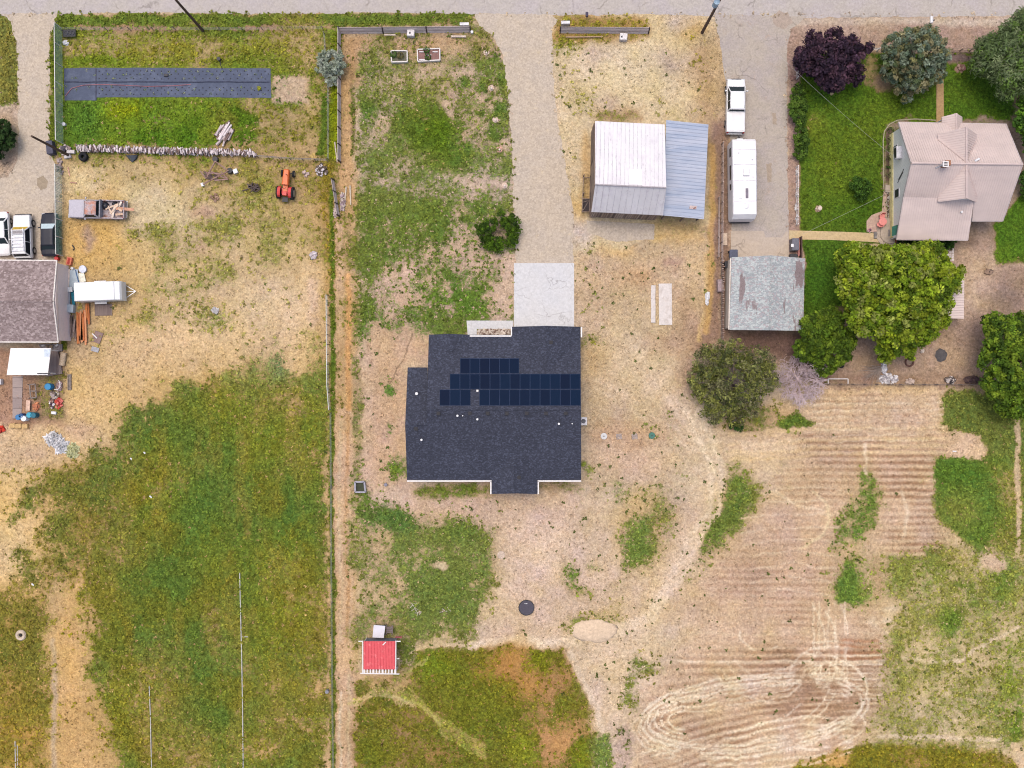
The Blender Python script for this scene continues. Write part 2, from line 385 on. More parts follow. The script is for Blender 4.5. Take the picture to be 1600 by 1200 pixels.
PAST = [(240, 628), (300, 605), (350, 600), (400, 590), (470, 600), (516, 590), (522, 1330), (140, 1330), (135, 1100), (128, 900), (170, 800), (180, 720), (215, 660)]
paint(PAST, (172, 140, 70), 0.92, g1, 1, 18, 16, 6)
paint([(110, 740), (190, 730), (180, 800), (160, 900), (120, 930), (60, 900), (90, 800)], (190, 150, 84), 0.62, (112, 108, 44), 0.9, 20, 14)
paint([(-60, 930), (70, 920), (90, 1000), (80, 1330), (-60, 1330)], (190, 150, 80), 0.78, (108, 108, 44), 1, 24, 14)
ell(20, 1150, 60, 60, (194, 150, 72), 0.5, (142, 124, 44), 0.7, 30, 16)
paint([(85, 960), (125, 900), (140, 960), (140, 1060), (170, 1130), (190, 1330), (78, 1330), (84, 1080)], (206, 164, 98), 0.14, g5, 1, 12, 8)
stroke([(84, 1000), (84, 1330)], 8, (190, 166, 128), 0.15, None, 0.8, 6, 2)
for x, y, rx, ry, am in ((250, 1020, 26, 45, .8), (235, 1120, 22, 70, .55), (270, 1090, 20, 40, .75), (300, 1180, 30, 36, .7), (210, 850, 22, 22, .5), (185, 1060, 20, 30, .5), (180, 930, 18, 18, .5), (380, 760, 20, 26, .4), (300, 900, 12, 30, .4), (340, 1000, 9, 60, .6), (362, 1000, 7, 50, .4), (420, 1150, 22, 50, .5), (470, 1100, 24, 60, .4), (440, 640, 36, 24, .55), (330, 620, 14, 20, .5), (497, 975, 6, 32, .9), (497, 1065, 5, 20, .8), (460, 900, 16, 40, .4), (400, 1060, 14, 40, .45), (440, 1040, 12, 28, .4)):
    ell(x, y, rx, ry, (196, 156, 96), 0.34, (138, 122, 56), am, 16, 12, 6)
for x, y, rx, ry, am in ((360, 700, 60, 60, .6), (300, 800, 50, 60, .7), (400, 850, 60, 70, .6), (280, 930, 40, 60, .8), (200, 1000, 40, 60, .6), (460, 740, 30, 60, .6), (330, 1080, 50, 50, .6), (470, 820, 30, 60, .6), (240, 700, 30, 30, .6), (380, 960, 40, 40, .6)):
    ell(x, y, rx, ry, None, 1.0, (72, 104, 42), am, 30, 20, 8)
for x, y, rx, ry, am in ((420, 700, 40, 30, .6), (350, 640, 30, 24, .6), (440, 900, 26, 60, .6), (250, 760, 30, 40, .5), (340, 880, 30, 40, .4), (490, 700, 14, 60, .6), (430, 1000, 30, 80, .5), (200, 1120, 36, 60, .5), (390, 1170, 40, 30, .5)):
    ell(x, y, rx, ry, (186, 144, 60), 0.7, (128, 126, 34), am, 24, 16, 8)
for x, y, r in ((235, 640, 16), (225, 660, 18), (200, 700, 12), (212, 730, 20), (190, 745, 16), (165, 760, 16), (150, 780, 14), (105, 770, 20), (60, 770, 12), (30, 800, 12), (55, 790, 10), (100, 810, 16), (90, 830, 14), (150, 720, 10), (275, 618, 14), (112, 860, 16), (30, 870, 12), (45, 890, 14), (25, 815, 7)):
    ell(x, y, r, r * 0.8, None, 0.85, (86, 104, 46), 0.75, 10, 10, 6)
paint(rect(-60, 545, 96, 665), (170, 132, 102), 0.02, None, 1, 5, 2); paint(rect(62, 580, 104, 660), (160, 132, 96), 0.5, g3, 1, 6, 4)
paint(rect(97, 455, 150, 560), (178, 150, 110), 0.2, None, 0.7, 10, 5); stroke([(102, 480), (102, 545)], 6, (120, 100, 70), 0.8, (90, 104, 30), 1, 4)
paint(rect(44, 396, 90, 406), None, 1, g4, 1, 4, 2)
# 2 garden plot
paint(rect(86, 30, 528, 252), (176, 150, 98), 0.7, (98, 116, 36), 1, 7, 4)
paint([(86, 22), (740, 20), (742, 34), (700, 40), (86, 46)], (160, 130, 80), 0.96, (88, 108, 40), 1, 5, 2)
paint([(120, 37), (330, 38), (520, 40), (520, 48), (320, 48), (120, 46)], (164, 128, 102), 0.22, None, 0.95, 5, 3)
ell(250, 75, 170, 24, (184, 158, 104), 0.5, (126, 124, 46), 0.9, 14, 12); ell(130, 75, 30, 18, (180, 152, 104), 0.5, None, 0.6, 12, 8)
ell(340, 52, 50, 8, None, 0.95, g1, 0.9, 7, 5); ell(150, 93, 60, 10, None, 0.9, g4, 0.9, 7, 5); ell(470, 65, 45, 40, (186, 156, 106), 0.4, (126, 122, 52), 0.9, 16, 10)
paint(rect(380, 160, 515, 250), (176, 150, 98), 0.42, (112, 112, 46), 1, 26, 10); ell(330, 215, 60, 20, (176, 150, 96), 0.75, (100, 116, 34), 0.7, 16, 8)
paint(rect(427, 121, 482, 163), (192, 166, 136), 0.16, g6, 1, 4, 2, 2); paint(rect(98, 158, 320, 236), None, 0.96, (90, 120, 32), 0.8, 10, 6)
ell(190, 172, 30, 14, None, 1, (128, 140, 20), 0.9, 10, 8); ell(130, 190, 30, 36, None, 1, (74, 112, 40), 0.9, 14, 8); ell(250, 200, 60, 14, (170, 146, 100), 0.5, None, 0.6, 14, 10)
scatter(14, (210, 165, 400, 230), (7, 16), None, 1, (70, 104, 24), 0.8, 3)
paint(rect(98, 220, 515, 254), (176, 146, 98), 0.35, None, 0.7, 6, 3); paint(rect(78, 30, 96, 225), (160, 140, 90), 0.85, (84, 100, 30), 1, 4, 1)
paint([(500, 50), (530, 50), (530, 250), (498, 250), (504, 150)], (170, 142, 90), 0.6, (98, 112, 36), 0.9, 8, 4); stroke([(507, 150), (503, 240)], 10, None, 0.95, (70, 96, 30), 0.8, 6)
paint([(515, 130), (531, 130), (531, 250), (515, 250)], None, 1, (110, 126, 20), 0.9, 4, 2); paint([(515, 46), (531, 46), (531, 85), (518, 80)], None, 0.95, (96, 112, 24), 0.9, 4, 2)
# 3 lane along the fence line
paint(rect(514, 250, 560, 1330), (196, 162, 112), 0.22, (110, 112, 52), 1, 5, 3)
paint([(505, 250), (528, 250), (526, 460), (514, 470), (508, 380)], (188, 150, 84), 0.5, (120, 110, 38), 1, 6, 4)
stroke([(520, 300), (520, 640)], 7, None, 0.95, (74, 100, 26), 0.9, 5, 2); stroke([(519, 640), (522, 1330)], 7, (160, 140, 90), 0.9, (86, 104, 34), 0.9, 4, 1.5)
paint(rect(528, 250, 560, 650), (188, 152, 100), 0.38, (106, 108, 44), 0.8, 8, 5); stroke([(538, 130), (540, 250), (548, 330)], 18, (200, 160, 106), 0.15, None, 0.9, 6, 3); stroke([(549, 60), (551, 240)], 6, (150, 120, 80), 0.7, (80, 96, 36), 0.8, 5)
stroke([(537, 650), (538, 1000), (545, 1330)], 26, (206, 170, 130), 0.1, g3, 1, 5, 3, 3); stroke([(532, 660), (532, 1000)], 5, (206, 182, 142), 0.05, None, 0.8, 4); stroke([(543, 650), (543, 1000)], 5, (190, 142, 90), 0.05, None, 0.7, 4)
stroke([(531, 350), (530, 520)], 12, (200, 166, 122), 0.25, None, 0.8, 6); stroke([(544, 430), (544, 640)], 8, (206, 154, 92), 0.12, None, 0.9, 5)
stroke([(552, 1055), (546, 1330)], 20, (192, 160, 122), 0.05, None, 1, 4, 2); stroke([(533, 1080), (532, 1330)], 4, K, 0, None, 0.9, 3); stroke([(558, 1090), (556, 1330)], 4, K, 0, None, 0.9, 3)
stroke([(545, 1055), (545, 1330)], 4, (204, 180, 136), 0.2, None, 0.8, 3)
# 4 front yard of the dark-roofed house
paint([(554, 45), (760, 40), (795, 110), (802, 210), (806, 500), (560, 560)], (192, 168, 138), 0.61, (98, 112, 52), 1, 6, 4)
paint([(540, 50), (760, 50), (770, 75), (700, 82), (640, 100), (540, 85)], (184, 150, 104), 0.25, g3, 0.9, 14, 8); paint([(532, 60), (565, 60), (566, 135), (534, 135)], (180, 142, 94), 0.2, None, 0.9, 8, 4)
ell(600, 120, 32, 40, None, 0.75, (88, 104, 46), 0.8, 20, 12); ell(740, 130, 60, 30, (190, 160, 124), 0.52, (102, 116, 48), 0.8, 20, 14)
ell(640, 130, 60, 25, (194, 168, 124), 0.4, (120, 122, 60), 0.7, 20, 12); ell(600, 200, 22, 26, (196, 164, 132), 0.32, None, 0.7, 14, 10); ell(730, 200, 26, 50, (192, 162, 132), 0.3, None, 0.7, 18, 12)
ell(668, 203, 46, 48, (160, 140, 60), 1.0, (78, 100, 28), 1, 14, 16, 6); ell(688, 202, 26, 32, None, 1, (70, 102, 16), 0.9, 14, 12); ell(660, 175, 30, 20, None, 0.9, (92, 108, 40), 0.6, 14, 10)
ell(570, 178, 12, 16, None, 0.95, (76, 104, 38), 0.8, 8, 6)
ell(690, 280, 90, 50, None, 0.62, (98, 116, 56), 0.7, 26, 16); ell(760, 280, 46, 40, (196, 172, 146), 0.52, (104, 122, 66), 0.7, 20, 14)
ell(770, 300, 30, 30, (202, 176, 150), 0.42, None, 0.7, 14, 10)
paint([(562, 330), (740, 320), (800, 400), (790, 500), (570, 520)], (198, 164, 132), 0.6, (86, 108, 44), 0.8, 16, 12)
ell(640, 345, 60, 24, None, 0.85, (92, 112, 44), 0.8, 18, 12); ell(620, 455, 48, 26, (200, 168, 136), 0.2, (90, 112, 40), 0.9, 12, 10, 6); ell(700, 460, 50, 18, None, 0.88, (80, 112, 40), 0.8, 12, 10); ell(740, 480, 26, 18, None, 0.85, (80, 112, 40), 0.8, 10, 8)
ell(790, 440, 20, 50, (204, 176, 148), 0.12, None, 0.9, 12, 6); ell(745, 390, 40, 30, (198, 170, 142), 0.3, None, 0.7, 14, 10)
ell(566, 500, 18, 34, None, 0.88, (82, 104, 40), 0.8, 10, 8); ell(575, 400, 14, 40, None, 0.85, (92, 110, 46), 0.8, 12, 8); ell(668, 505, 50, 16, None, 0.8, (86, 106, 44), 0.7, 12, 8)
scatter(22, (560, 330, 800, 500), (5, 11), (204, 174, 146), 0.2, None, 0.5, 21); scatter(16, (560, 90, 795, 320), (5, 12), (204, 176, 146), 0.2, None, 0.45, 22)
scatter(26, (700, 90, 800, 420), (4, 9), None, 0.9, (76, 104, 40), 0.7, 23)
# beside and below the house
paint([(572, 510), (675, 515), (675, 560), (640, 570), (640, 770), (560, 760)], (200, 166, 130), 0.16, g6, 1, 10, 6)
stroke([(556, 560), (556, 760)], 14, (176, 150, 108), 0.6, (96, 108, 54), 0.8, 7, 5); ell(620, 735, 18, 14, None, 0.8, (96, 118, 40), 0.8, 8, 6); ell(607, 612, 8, 10, None, 0.9, (82, 116, 48), 0.8, 5, 3); ell(605, 670, 8, 14, None, 0.6, (96, 118, 60), 0.8, 6, 4)
ell(600, 545, 10, 10, (206, 174, 130), 0.1, None, 0.7, 8, 4); stroke([(645, 520), (632, 560), (608, 600)], 1.5, (120, 100, 76), 0, None, 0.8, 2, 1)
paint(rect(560, 750, 910, 840), (198, 168, 138), 0.22, (96, 114, 48), 1, 16, 8); ell(710, 766, 66, 12, (180, 150, 104), 0.7, (92, 106, 40), 0.85, 6, 4); ell(870, 762, 36, 9, (160, 130, 88), 0.55, (104, 104, 40), 0.85, 6, 3)
ell(610, 785, 22, 10, (204, 180, 152), 0.12, None, 0.8, 12, 8); ell(690, 800, 40, 10, (208, 176, 140), 0.1, None, 0.8, 12, 8); ell(572, 790, 14, 18, None, 0.85, (88, 112, 44), 0.85, 8, 6)
paint([(562, 830), (640, 812), (720, 818), (770, 830), (778, 900), (752, 960), (720, 1004), (640, 1004), (560, 990)], (188, 162, 114), 0.74, (100, 116, 56), 1, 14, 10)
ell(610, 815, 36, 20, None, 0.92, (76, 104, 48), 0.9, 10, 8, 6); ell(715, 830, 24, 12, None, 0.9, (90, 112, 48), 0.8, 8, 6); ell(590, 890, 24, 70, (194, 164, 122), 0.35, None, 0.75, 18, 10)
ell(700, 930, 50, 40, None, 0.95, (92, 112, 50), 0.7, 20, 10); ell(690, 888, 12, 7, (206, 186, 140), 0.05, None, 0.9, 4, 3); ell(660, 865, 22, 9, (192, 170, 120), 0.3, None, 0.6, 8, 6); scatter(14, (600, 840, 760, 960), (4, 9), (196, 172, 122), 0.25, None, 0.55, 31)
paint([(765, 800), (900, 770), (990, 800), (1000, 1008), (740, 1008), (770, 960), (790, 880)], (204, 176, 144), 0.06, g3, 0.9, 16, 10)
ell(840, 880, 50, 40, (206, 178, 148), 0.04, None, 0.7, 22, 10)
stroke([(735, 1006), (800, 1000), (880, 1004), (930, 1010)], 10, (216, 192, 152), 0.02, None, 0.9, 5, 3)
# 5 straw yard right of the house
paint([(905, 395), (1125, 360), (1120, 560), (1080, 640), (1150, 700), (1130, 800), (1060, 940), (1000, 1000), (905, 840)], (194, 168, 132), 0.15, (108, 118, 62), 1, 12, 8)
ell(1010, 560, 70, 60, (210, 186, 146), 0.08, None, 0.8, 24, 12); ell(920, 500, 16, 90, (198, 170, 132), 0.2, None, 0.7, 10, 6); ell(1085, 460, 24, 90, (200, 170, 120), 0.1, None, 0.6, 14, 8)
ell(1070, 500, 16, 44, (172, 140, 108), 0.04, None, 0.85, 12, 8); ell(1105, 530, 22, 26, (150, 118, 94), 0.03, None, 0.9, 8, 5); ell(1080, 580, 14, 26, (164, 130, 98), 0.03, None, 0.7, 10, 6); ell(1035, 535, 26, 14, (186, 152, 116), 0.1, None, 0.7, 10, 6)
ell(970, 440, 60, 26, (200, 168, 126), 0.12, None, 0.6, 22, 12); ell(960, 385, 30, 10, (214, 172, 100), 0.08, None, 0.8, 8, 5); ell(995, 430, 22, 16, (184, 142, 100), 0.05, None, 0.6, 10, 8)
ell(1050, 415, 16, 7, (176, 140, 118), 0.05, None, 0.8, 6, 5); ell(926, 530, 16, 14, None, 0.65, (112, 116, 44), 0.8, 8, 6); ell(930, 565, 22, 30, (196, 162, 110), 0.25, None, 0.6, 14, 8); stroke([(1105, 400), (1104, 480), (1094, 530)], 10, (210, 176, 110), 0.05, None, 0.8, 6, 3)
ell(985, 678, 60, 14, (190, 152, 112), 0.1, None, 0.8, 10, 6); ell(1000, 693, 20, 7, (160, 126, 90), 0.1, None, 0.7, 6, 4); ell(913, 732, 10, 14, None, 0.8, (106, 122, 42), 0.8, 5, 4)
ell(960, 780, 60, 30, (198, 176, 138), 0.3, (124, 130, 84), 0.8, 20, 12); ell(1070, 740, 40, 40, (206, 186, 148), 0.28, (126, 132, 92), 0.7, 18, 12); ell(1000, 720, 60, 30, (206, 172, 136), 0.06, None, 0.7, 20, 12)
ell(1006, 830, 44, 56, (190, 160, 108), 0.5, (112, 118, 58), 0.85, 12, 10); ell(996, 852, 20, 34, None, 0.85, (92, 118, 52), 0.8, 9, 8)
paint([(1110, 740), (1140, 730), (1130, 790), (1080, 880), (1020, 980), (960, 990), (1010, 900), (1070, 820)], (212, 184, 142), 0.05, None, 0.9, 12, 8)
stroke([(1100, 700), (1120, 740)], 5, (220, 200, 160), 0, None, 0.7, 4); stroke([(1118, 700), (1140, 745)], 5, (220, 200, 160), 0, None, 0.7, 4)
paint([(1146, 722), (1180, 720), (1200, 742), (1222, 720), (1246, 714), (1228, 764), (1182, 824), (1152, 880), (1128, 945), (1056, 965), (1062, 900), (1098, 815), (1132, 750)], (186, 158, 108), 0.7, (96, 112, 50), 1, 9, 5)
ell(1190, 728, 26, 9, (208, 178, 132), 0.02, None, 0.95, 4, 3); ell(1180, 745, 30, 12, None, 0.95, (84, 112, 40), 0.8, 8, 6); ell(1095, 900, 26, 60, None, 0.62, (96, 112, 52), 0.8, 9, 6, rot=28); ell(1160, 800, 20, 60, None, 0.85, (90, 110, 46), 0.8, 8, 6, rot=32); ell(1110, 840, 16, 30, None, 0.95, (86, 108, 46), 0.6, 10, 6, rot=25); stroke([(1165, 716), (1235, 714)], 4, None, 0.9, g6, 0.9, 3, 2)
paint([(876, 872), (890, 868), (902, 890), (930, 884), (928, 896), (905, 912), (928, 928), (900, 930), (884, 920), (872, 900)], (180, 152, 104), 0.76, (92, 120, 50), 1, 8, 4)
paint([(905, 890), (960, 888), (968, 905), (940, 920), (905, 916)], (206, 178, 146), 0.02, None, 1, 5, 3); ell(990, 960, 80, 26, (200, 172, 124), 0.25, (124, 120, 62), 0.7, 18, 12)
paint([(890, 968), (950, 964), (972, 978), (950, 1006), (900, 1008), (884, 990)], (200, 168, 112), 0.6, (110, 124, 60), 0.9, 8, 4)
# 6 lot of the barn
paint([(862, 22), (1015, 22), (1030, 60), (1125, 60), (1128, 340), (1110, 350), (900, 400), (880, 300), (866, 120)], (208, 186, 142), 0.16, (134, 134, 78), 1, 6, 4)
paint([(868, 24), (1012, 26), (1018, 52), (1010, 62), (880, 70), (864, 60)], (176, 138, 80), 0.45, (118, 116, 40), 1, 6, 4); ell(885, 72, 24, 12, None, 0.7, (112, 122, 40), 0.85, 8, 6)
ell(990, 110, 60, 40, (216, 196, 156), 0.08, None, 0.8, 22, 12); ell(905, 160, 30, 14, None, 0.45, (138, 140, 56), 0.8, 12, 10); ell(965, 183, 32, 8, (160, 120, 80), 0.6, (108, 112, 40), 0.85, 7, 4)
paint([(1075, 60), (1128, 60), (1130, 240), (1110, 300), (1098, 190), (1080, 120)], (176, 142, 98), 0.18, (124, 118, 50), 0.9, 14, 9); ell(1115, 130, 10, 70, (190, 162, 112), 0.1, None, 0.6, 8, 6)
ell(932, 88, 14, 16, (190, 166, 150), 0.06, None, 0.7, 8, 6); ell(952, 158, 14, 10, (176, 150, 128), 0.1, None, 0.7, 8, 6); ell(1052, 92, 14, 18, (180, 156, 138), 0.1, None, 0.7, 9, 6)
ell(918, 270, 10, 60, (200, 160, 96), 0.1, None, 0.7, 6, 4); ell(1115, 280, 8, 60, (150, 122, 72), 0.45, (98, 108, 40), 0.85, 6, 4)
ell(1060, 352, 50, 14, (190, 156, 96), 0.4, (112, 122, 46), 0.85, 8, 6); ell(1060, 372, 40, 8, (216, 176, 104), 0.05, None, 0.7, 7, 5)
ell(905, 330, 14, 20, (214, 170, 98), 0.05, None, 0.6, 8, 5); ell(905, 365, 18, 20, (194, 178, 162), 0.02, None, 0.8, 8, 4)
paint([(1015, 22), (1100, 24), (1128, 40), (1120, 62), (1060, 90), (1020, 60)], (208, 184, 136), 0.12, g5, 0.9, 7, 4); ell(1062, 38, 16, 12, (186, 168, 152), 0.03, None, 0.9, 7, 4); ell(1085, 50, 20, 14, (196, 160, 98), 0.12, None, 0.8, 8, 5)
# 7 yards of the pink-roofed house
paint([(1115, 190), (1145, 190), (1142, 360), (1142, 530), (1100, 530), (1106, 400), (1118, 300)], (150, 120, 98), 0.05, None, 1, 6, 4); stroke([(1112, 230), (1110, 400), (1106, 520)], 10, (196, 156, 92), 0.2, None, 0.85, 6, 4); stroke([(1125, 410), (1126, 560)], 5, (170, 142, 112), 0.05, None, 0.8, 3, 2)
paint(rect(1228, 60, 1256, 500), (170, 140, 120), 0.02, None, 1, 4, 2); paint(rect(1228, 26, 1700, 84), (170, 142, 122), 0.03, g3, 1, 6, 3); stroke([(1230, 34), (1700, 32)], 12, (198, 180, 158), 0.02, None, 0.9, 8, 3)
ell(1330, 40, 80, 10, (190, 166, 140), 0.03, None, 0.6, 8, 4); ell(1560, 66, 40, 8, (180, 150, 124), 0.12, g6, 0.6, 8, 5)
paint([(1250, 84), (1700, 80), (1700, 400), (1600, 412), (1556, 418), (1550, 380), (1250, 380)], (140, 120, 70), 1.0, (72, 98, 26), 1, 3, 1, 1)
paint(rect(1480, 82, 1600, 97), (120, 100, 92), 0.1, g4, 1, 4, 2)
paint([(1380, 190), (1540, 180), (1610, 200), (1612, 380), (1520, 400), (1380, 400)], (150, 128, 108), 0.05, g4, 1, 5, 3); ell(1590, 190, 14, 60, (130, 108, 86), 0.1, None, 0.9, 6, 4)
paint([(1552, 350), (1600, 300), (1720, 300), (1720, 400), (1600, 408), (1560, 418), (1552, 400)], (140, 120, 70), 1, (72, 102, 26), 1, 4, 2)
for x, y, rx, ry, am in ((1340, 200, 60, 30, .5), (1290, 270, 34, 70, .5), (1420, 160, 40, 26, .4)): ell(x, y, rx, ry, None, 1, (88, 106, 26), am, 24, 12, 6)
for x, y, rx, ry in ((1320, 150, 60, 22), (1350, 330, 50, 26), (1430, 180, 30, 10), (1540, 150, 40, 40)): ell(x, y, rx, ry, None, 1, (58, 90, 18), 0.6, 16, 10, 6)
ell(1274, 195, 18, 11, (172, 150, 86), 0.5, (112, 120, 40), 0.8, 8, 6); ell(1385, 130, 30, 14, (150, 122, 96), 0.1, None, 0.9, 7, 5); ell(1362, 100, 14, 20, (176, 150, 96), 0.3, None, 0.8, 8, 5); ell(1310, 138, 11, 6, (208, 180, 128), 0.0, None, 1, 3, 3, 2); ell(1300, 145, 4, 5, (212, 186, 140), 0.0, None, 1, 2, 1, 1); ell(1500, 106, 9, 8, (160, 128, 110), 0.0, None, 1, 3, 2)
ell(1280, 327, 6, 6, (186, 160, 130), 0.0, None, 1, 3, 1); paint([(1383, 192), (1400, 190), (1398, 350), (1386, 350)], (150, 132, 104), 0.45, (86, 100, 44), 1, 3, 1)
paint(rect(1256, 374, 1340, 500), (140, 120, 70), 1, (64, 96, 26), 1, 3, 1); paint([(1142, 505), (1300, 515), (1300, 600), (1200, 560), (1142, 540)], (118, 92, 78), 0.04, None, 1, 7, 5)
paint([(1300, 480), (1420, 480), (1500, 385), (1550, 360), (1552, 415), (1720, 412), (1720, 604), (1280, 604), (1290, 540)], (166, 138, 112), 0.03, g4, 1, 7, 4)
ell(1520, 450, 26, 60, (196, 170, 138), 0.01, None, 0.8, 16, 8); ell(1480, 560, 60, 26, (188, 158, 124), 0.01, None, 0.8, 16, 10); ell(1575, 465, 26, 18, (122, 104, 96), 0.02, None, 0.8, 14, 8); ell(1470, 505, 20, 14, (136, 110, 92), 0.02, None, 0.7, 10, 6); ell(1530, 530, 12, 40, (146, 118, 98), 0.02, None, 0.7, 10, 6)
ell(1470, 555, 8, 8, (92, 86, 84), 0, None, 0.95, 3, 1); ell(1595, 440, 30, 14, (160, 134, 110), 0.06, None, 0.7, 10, 6); ell(1505, 372, 20, 12, (122, 100, 84), 0.02, None, 0.8, 6, 4)
paint([(1270, 588), (1540, 588), (1540, 606), (1270, 612)], (128, 98, 80), 0.25, (84, 90, 50), 0.95, 5, 3); paint([(1280, 606), (1470, 604), (1470, 616), (1280, 620)], (214, 176, 110), 0.04, None, 0.95, 4, 3)
# 8 field with mown rows at the lower right
FLD = [(1140, 700), (1270, 640), (1290, 615), (1475, 610), (1475, 660), (1540, 685), (1540, 715), (1465, 715), (1462, 880), (1400, 960), (1380, 1060), (1370, 1120), (1330, 1180), (1230, 1330), (980, 1330), (985, 1090), (1060, 1020), (1040, 960), (1100, 900), (1200, 790), (1235, 720)]
paint([(1275, 612), (1720, 600), (1720, 1330), (930, 1330), (900, 1020), (1060, 1000), (1080, 930), (1200, 780), (1140, 705)], (208, 182, 140), 0.16, (128, 126, 66), 1, 12, 8)
paint(FLD, (204, 174, 136), 0.06, (120, 124, 64), 1, 16, 8)
paint([(1470, 612), (1720, 600), (1720, 850), (1570, 860), (1540, 715), (1540, 685), (1500, 676), (1468, 672)], (180, 154, 96), 0.85, (96, 110, 50), 1, 6, 4)
paint([(1462, 716), (1575, 714), (1580, 800), (1560, 860), (1520, 855), (1480, 830), (1462, 800)], (176, 150, 92), 0.86, (88, 114, 46), 1, 5, 3); ell(1500, 740, 40, 22, None, 1, (74, 106, 36), 0.8, 10, 8)
ell(1490, 800, 26, 26, (190, 162, 104), 0.72, (110, 118, 52), 0.7, 12, 8); ell(1485, 875, 30, 26, (196, 170, 114), 0.5, None, 0.7, 12, 8); ell(1535, 840, 22, 26, None, 1, (82, 108, 40), 0.8, 10, 6); paint([(1545, 730), (1590, 730), (1590, 860), (1552, 860), (1560, 800)], (190, 162, 104), 0.6, (120, 122, 52), 0.8, 10, 6)
paint(rect(1475, 680, 1536, 714), (210, 178, 136), 0.03, None, 1, 4, 3); stroke([(1590, 620), (1592, 1330)], 9, (206, 180, 138), 0.12, None, 0.85, 5, 2); stroke([(1606, 620), (1608, 1330)], 12, None, 0.7, (100, 116, 50), 0.8, 6, 3)
paint([(1356, 736), (1372, 750), (1376, 790), (1366, 834), (1344, 858), (1304, 852), (1324, 800), (1338, 765)], (190, 162, 110), 0.7, (88, 114, 46), 1, 9, 5)
ell(1190, 655, 60, 20, (184, 150, 100), 0.45, (98, 106, 46), 0.8, 8, 6); ell(1240, 662, 30, 10, None, 0.95, (76, 100, 36), 0.9, 6, 5); ell(1160, 665, 40, 14, (190, 156, 110), 0.4, None, 0.7, 8, 6); ell(1345, 910, 40, 46, (196, 168, 116), 0.6, (104, 122, 52), 0.9, 14, 8); ell(1328, 912, 16, 30, None, 0.8, (84, 114, 46), 0.85, 6, 6); ell(1375, 905, 8, 22, (176, 142, 106), 0.1, None, 0.8, 7, 5); ell(1330, 935, 16, 8, None, 0.9, (86, 112, 46), 0.8, 6, 5)
paint([(1385, 880), (1460, 870), (1580, 860), (1720, 850), (1720, 1180), (1560, 1176), (1350, 1170), (1375, 1060), (1400, 960)], (196, 174, 120), 0.6, (124, 130, 64), 0.95, 14, 10)
ell(1440, 890, 50, 14, None, 0.75, (104, 120, 50), 0.8, 12, 8); ell(1565, 910, 16, 40, None, 0.85, (98, 120, 46), 0.85, 8, 6); ell(1485, 972, 16, 22, None, 0.95, (86, 116, 42), 0.9, 7, 5, rot=25); ell(1520, 940, 14, 12, None, 0.85, (88, 112, 46), 0.8, 7, 5); ell(1510, 915, 14, 7, None, 0.8, (90, 112, 46), 0.8, 6, 5)
ell(1560, 880, 18, 14, (204, 172, 138), 0.08, None, 0.85, 7, 5); ell(1578, 1060, 12, 70, None, 0.7, (108, 126, 40), 0.85, 8, 6); ell(1590, 1130, 8, 34, None, 0.85, (88, 114, 34), 0.8, 6, 5); ell(1575, 1000, 14, 14, None, 0.6, (100, 124, 46), 0.7, 8, 5)
ell(1500, 1020, 90, 50, (208, 184, 136), 0.45, None, 0.5, 26, 12); ell(1450, 1120, 70, 40, (210, 186, 146), 0.36, None, 0.6, 20, 10); stroke([(1410, 1030), (1500, 1034), (1590, 980)], 5, (220, 200, 170), 0.1, None, 0.55, 5, 4, brk=0.45); stroke([(1370, 1150), (1560, 1155)], 6, (220, 198, 164), 0.1, None, 0.6, 5, 3)
ell(1570, 1100, 60, 20, (204, 178, 126), 0.35, None, 0.4, 16, 8)
paint([(1240, 1200), (1300, 1172), (1340, 1164), (1480, 1166), (1560, 1176), (1590, 1200), (1590, 1330), (1200, 1330)], (186, 146, 78), 0.78, (112, 110, 34), 1, 5, 2); ell(1300, 1190, 30, 10, (206, 158, 86), 0.15, None, 0.8, 7, 5); ell(1420, 1190, 24, 14, (190, 146, 80), 0.4, None, 0.7, 8, 6); stroke([(1600, 1330), (1600, 1185), (1585, 1165)], 12, (212, 184, 140), 0.05, None, 0.9, 4, 2)
# rows and wheel tracks (mown straw lying in lines)
fm = np.zeros(X.shape); sv = D.copy(); sc_ = CV.copy()
def polymask(poly, soft, warp=6):
    global D, CV
    d0 = D.copy(); D[...] = 0; paint(poly, (1, 1, 1), None, None, 1, soft, warp); m = D[..., 0].copy(); D[...] = d0; return m
m1 = polymask([(1275, 622), (1475, 618), (1475, 700), (1465, 880), (1385, 880), (1372, 740), (1300, 730), (1225, 740), (1250, 690)], 14, 6)
m1b = polymask([(1180, 860), (1240, 760), (1340, 740), (1320, 850), (1300, 930), (1110, 950), (1120, 880)], 26, 10) * 0.75
m2 = polymask([(1225, 950), (1390, 960), (1382, 1050), (1376, 1110), (1330, 1140), (1200, 1130), (1180, 1010)], 18, 6)
m3 = polymask([(985, 1080), (1150, 1010), (1376, 1000), (1370, 1090), (1300, 1150), (1180, 1180), (1100, 1250), (985, 1250)], 18, 8)
yy = Y + WY * 1.8 + wy * 0.6
amp = 0.5 + 1.0 * sstep((fbm(X * 0.35, Y, 34, 4, 21) - 0.36) * 3.2)
row = (0.5 + 0.5 * np.sin(2 * np.pi * yy / 10.6)) ** 1.2; row3 = (0.5 + 0.5 * np.sin(2 * np.pi * (yy + (X - 1150) * np.clip((Y - 1040) / 420, 0, 0.35)) / 11.8)) ** 1.2
def dark(m, r, a): 
    k = (m * r * a * amp)[..., None]; D[...] = D * (1 - k) + np.array((150, 112, 80)) * k
dark(m1, row, 0.6); dark(m1b, row, 0.5); dark(m2, row, 0.5); dark(m3, row3, 0.52)
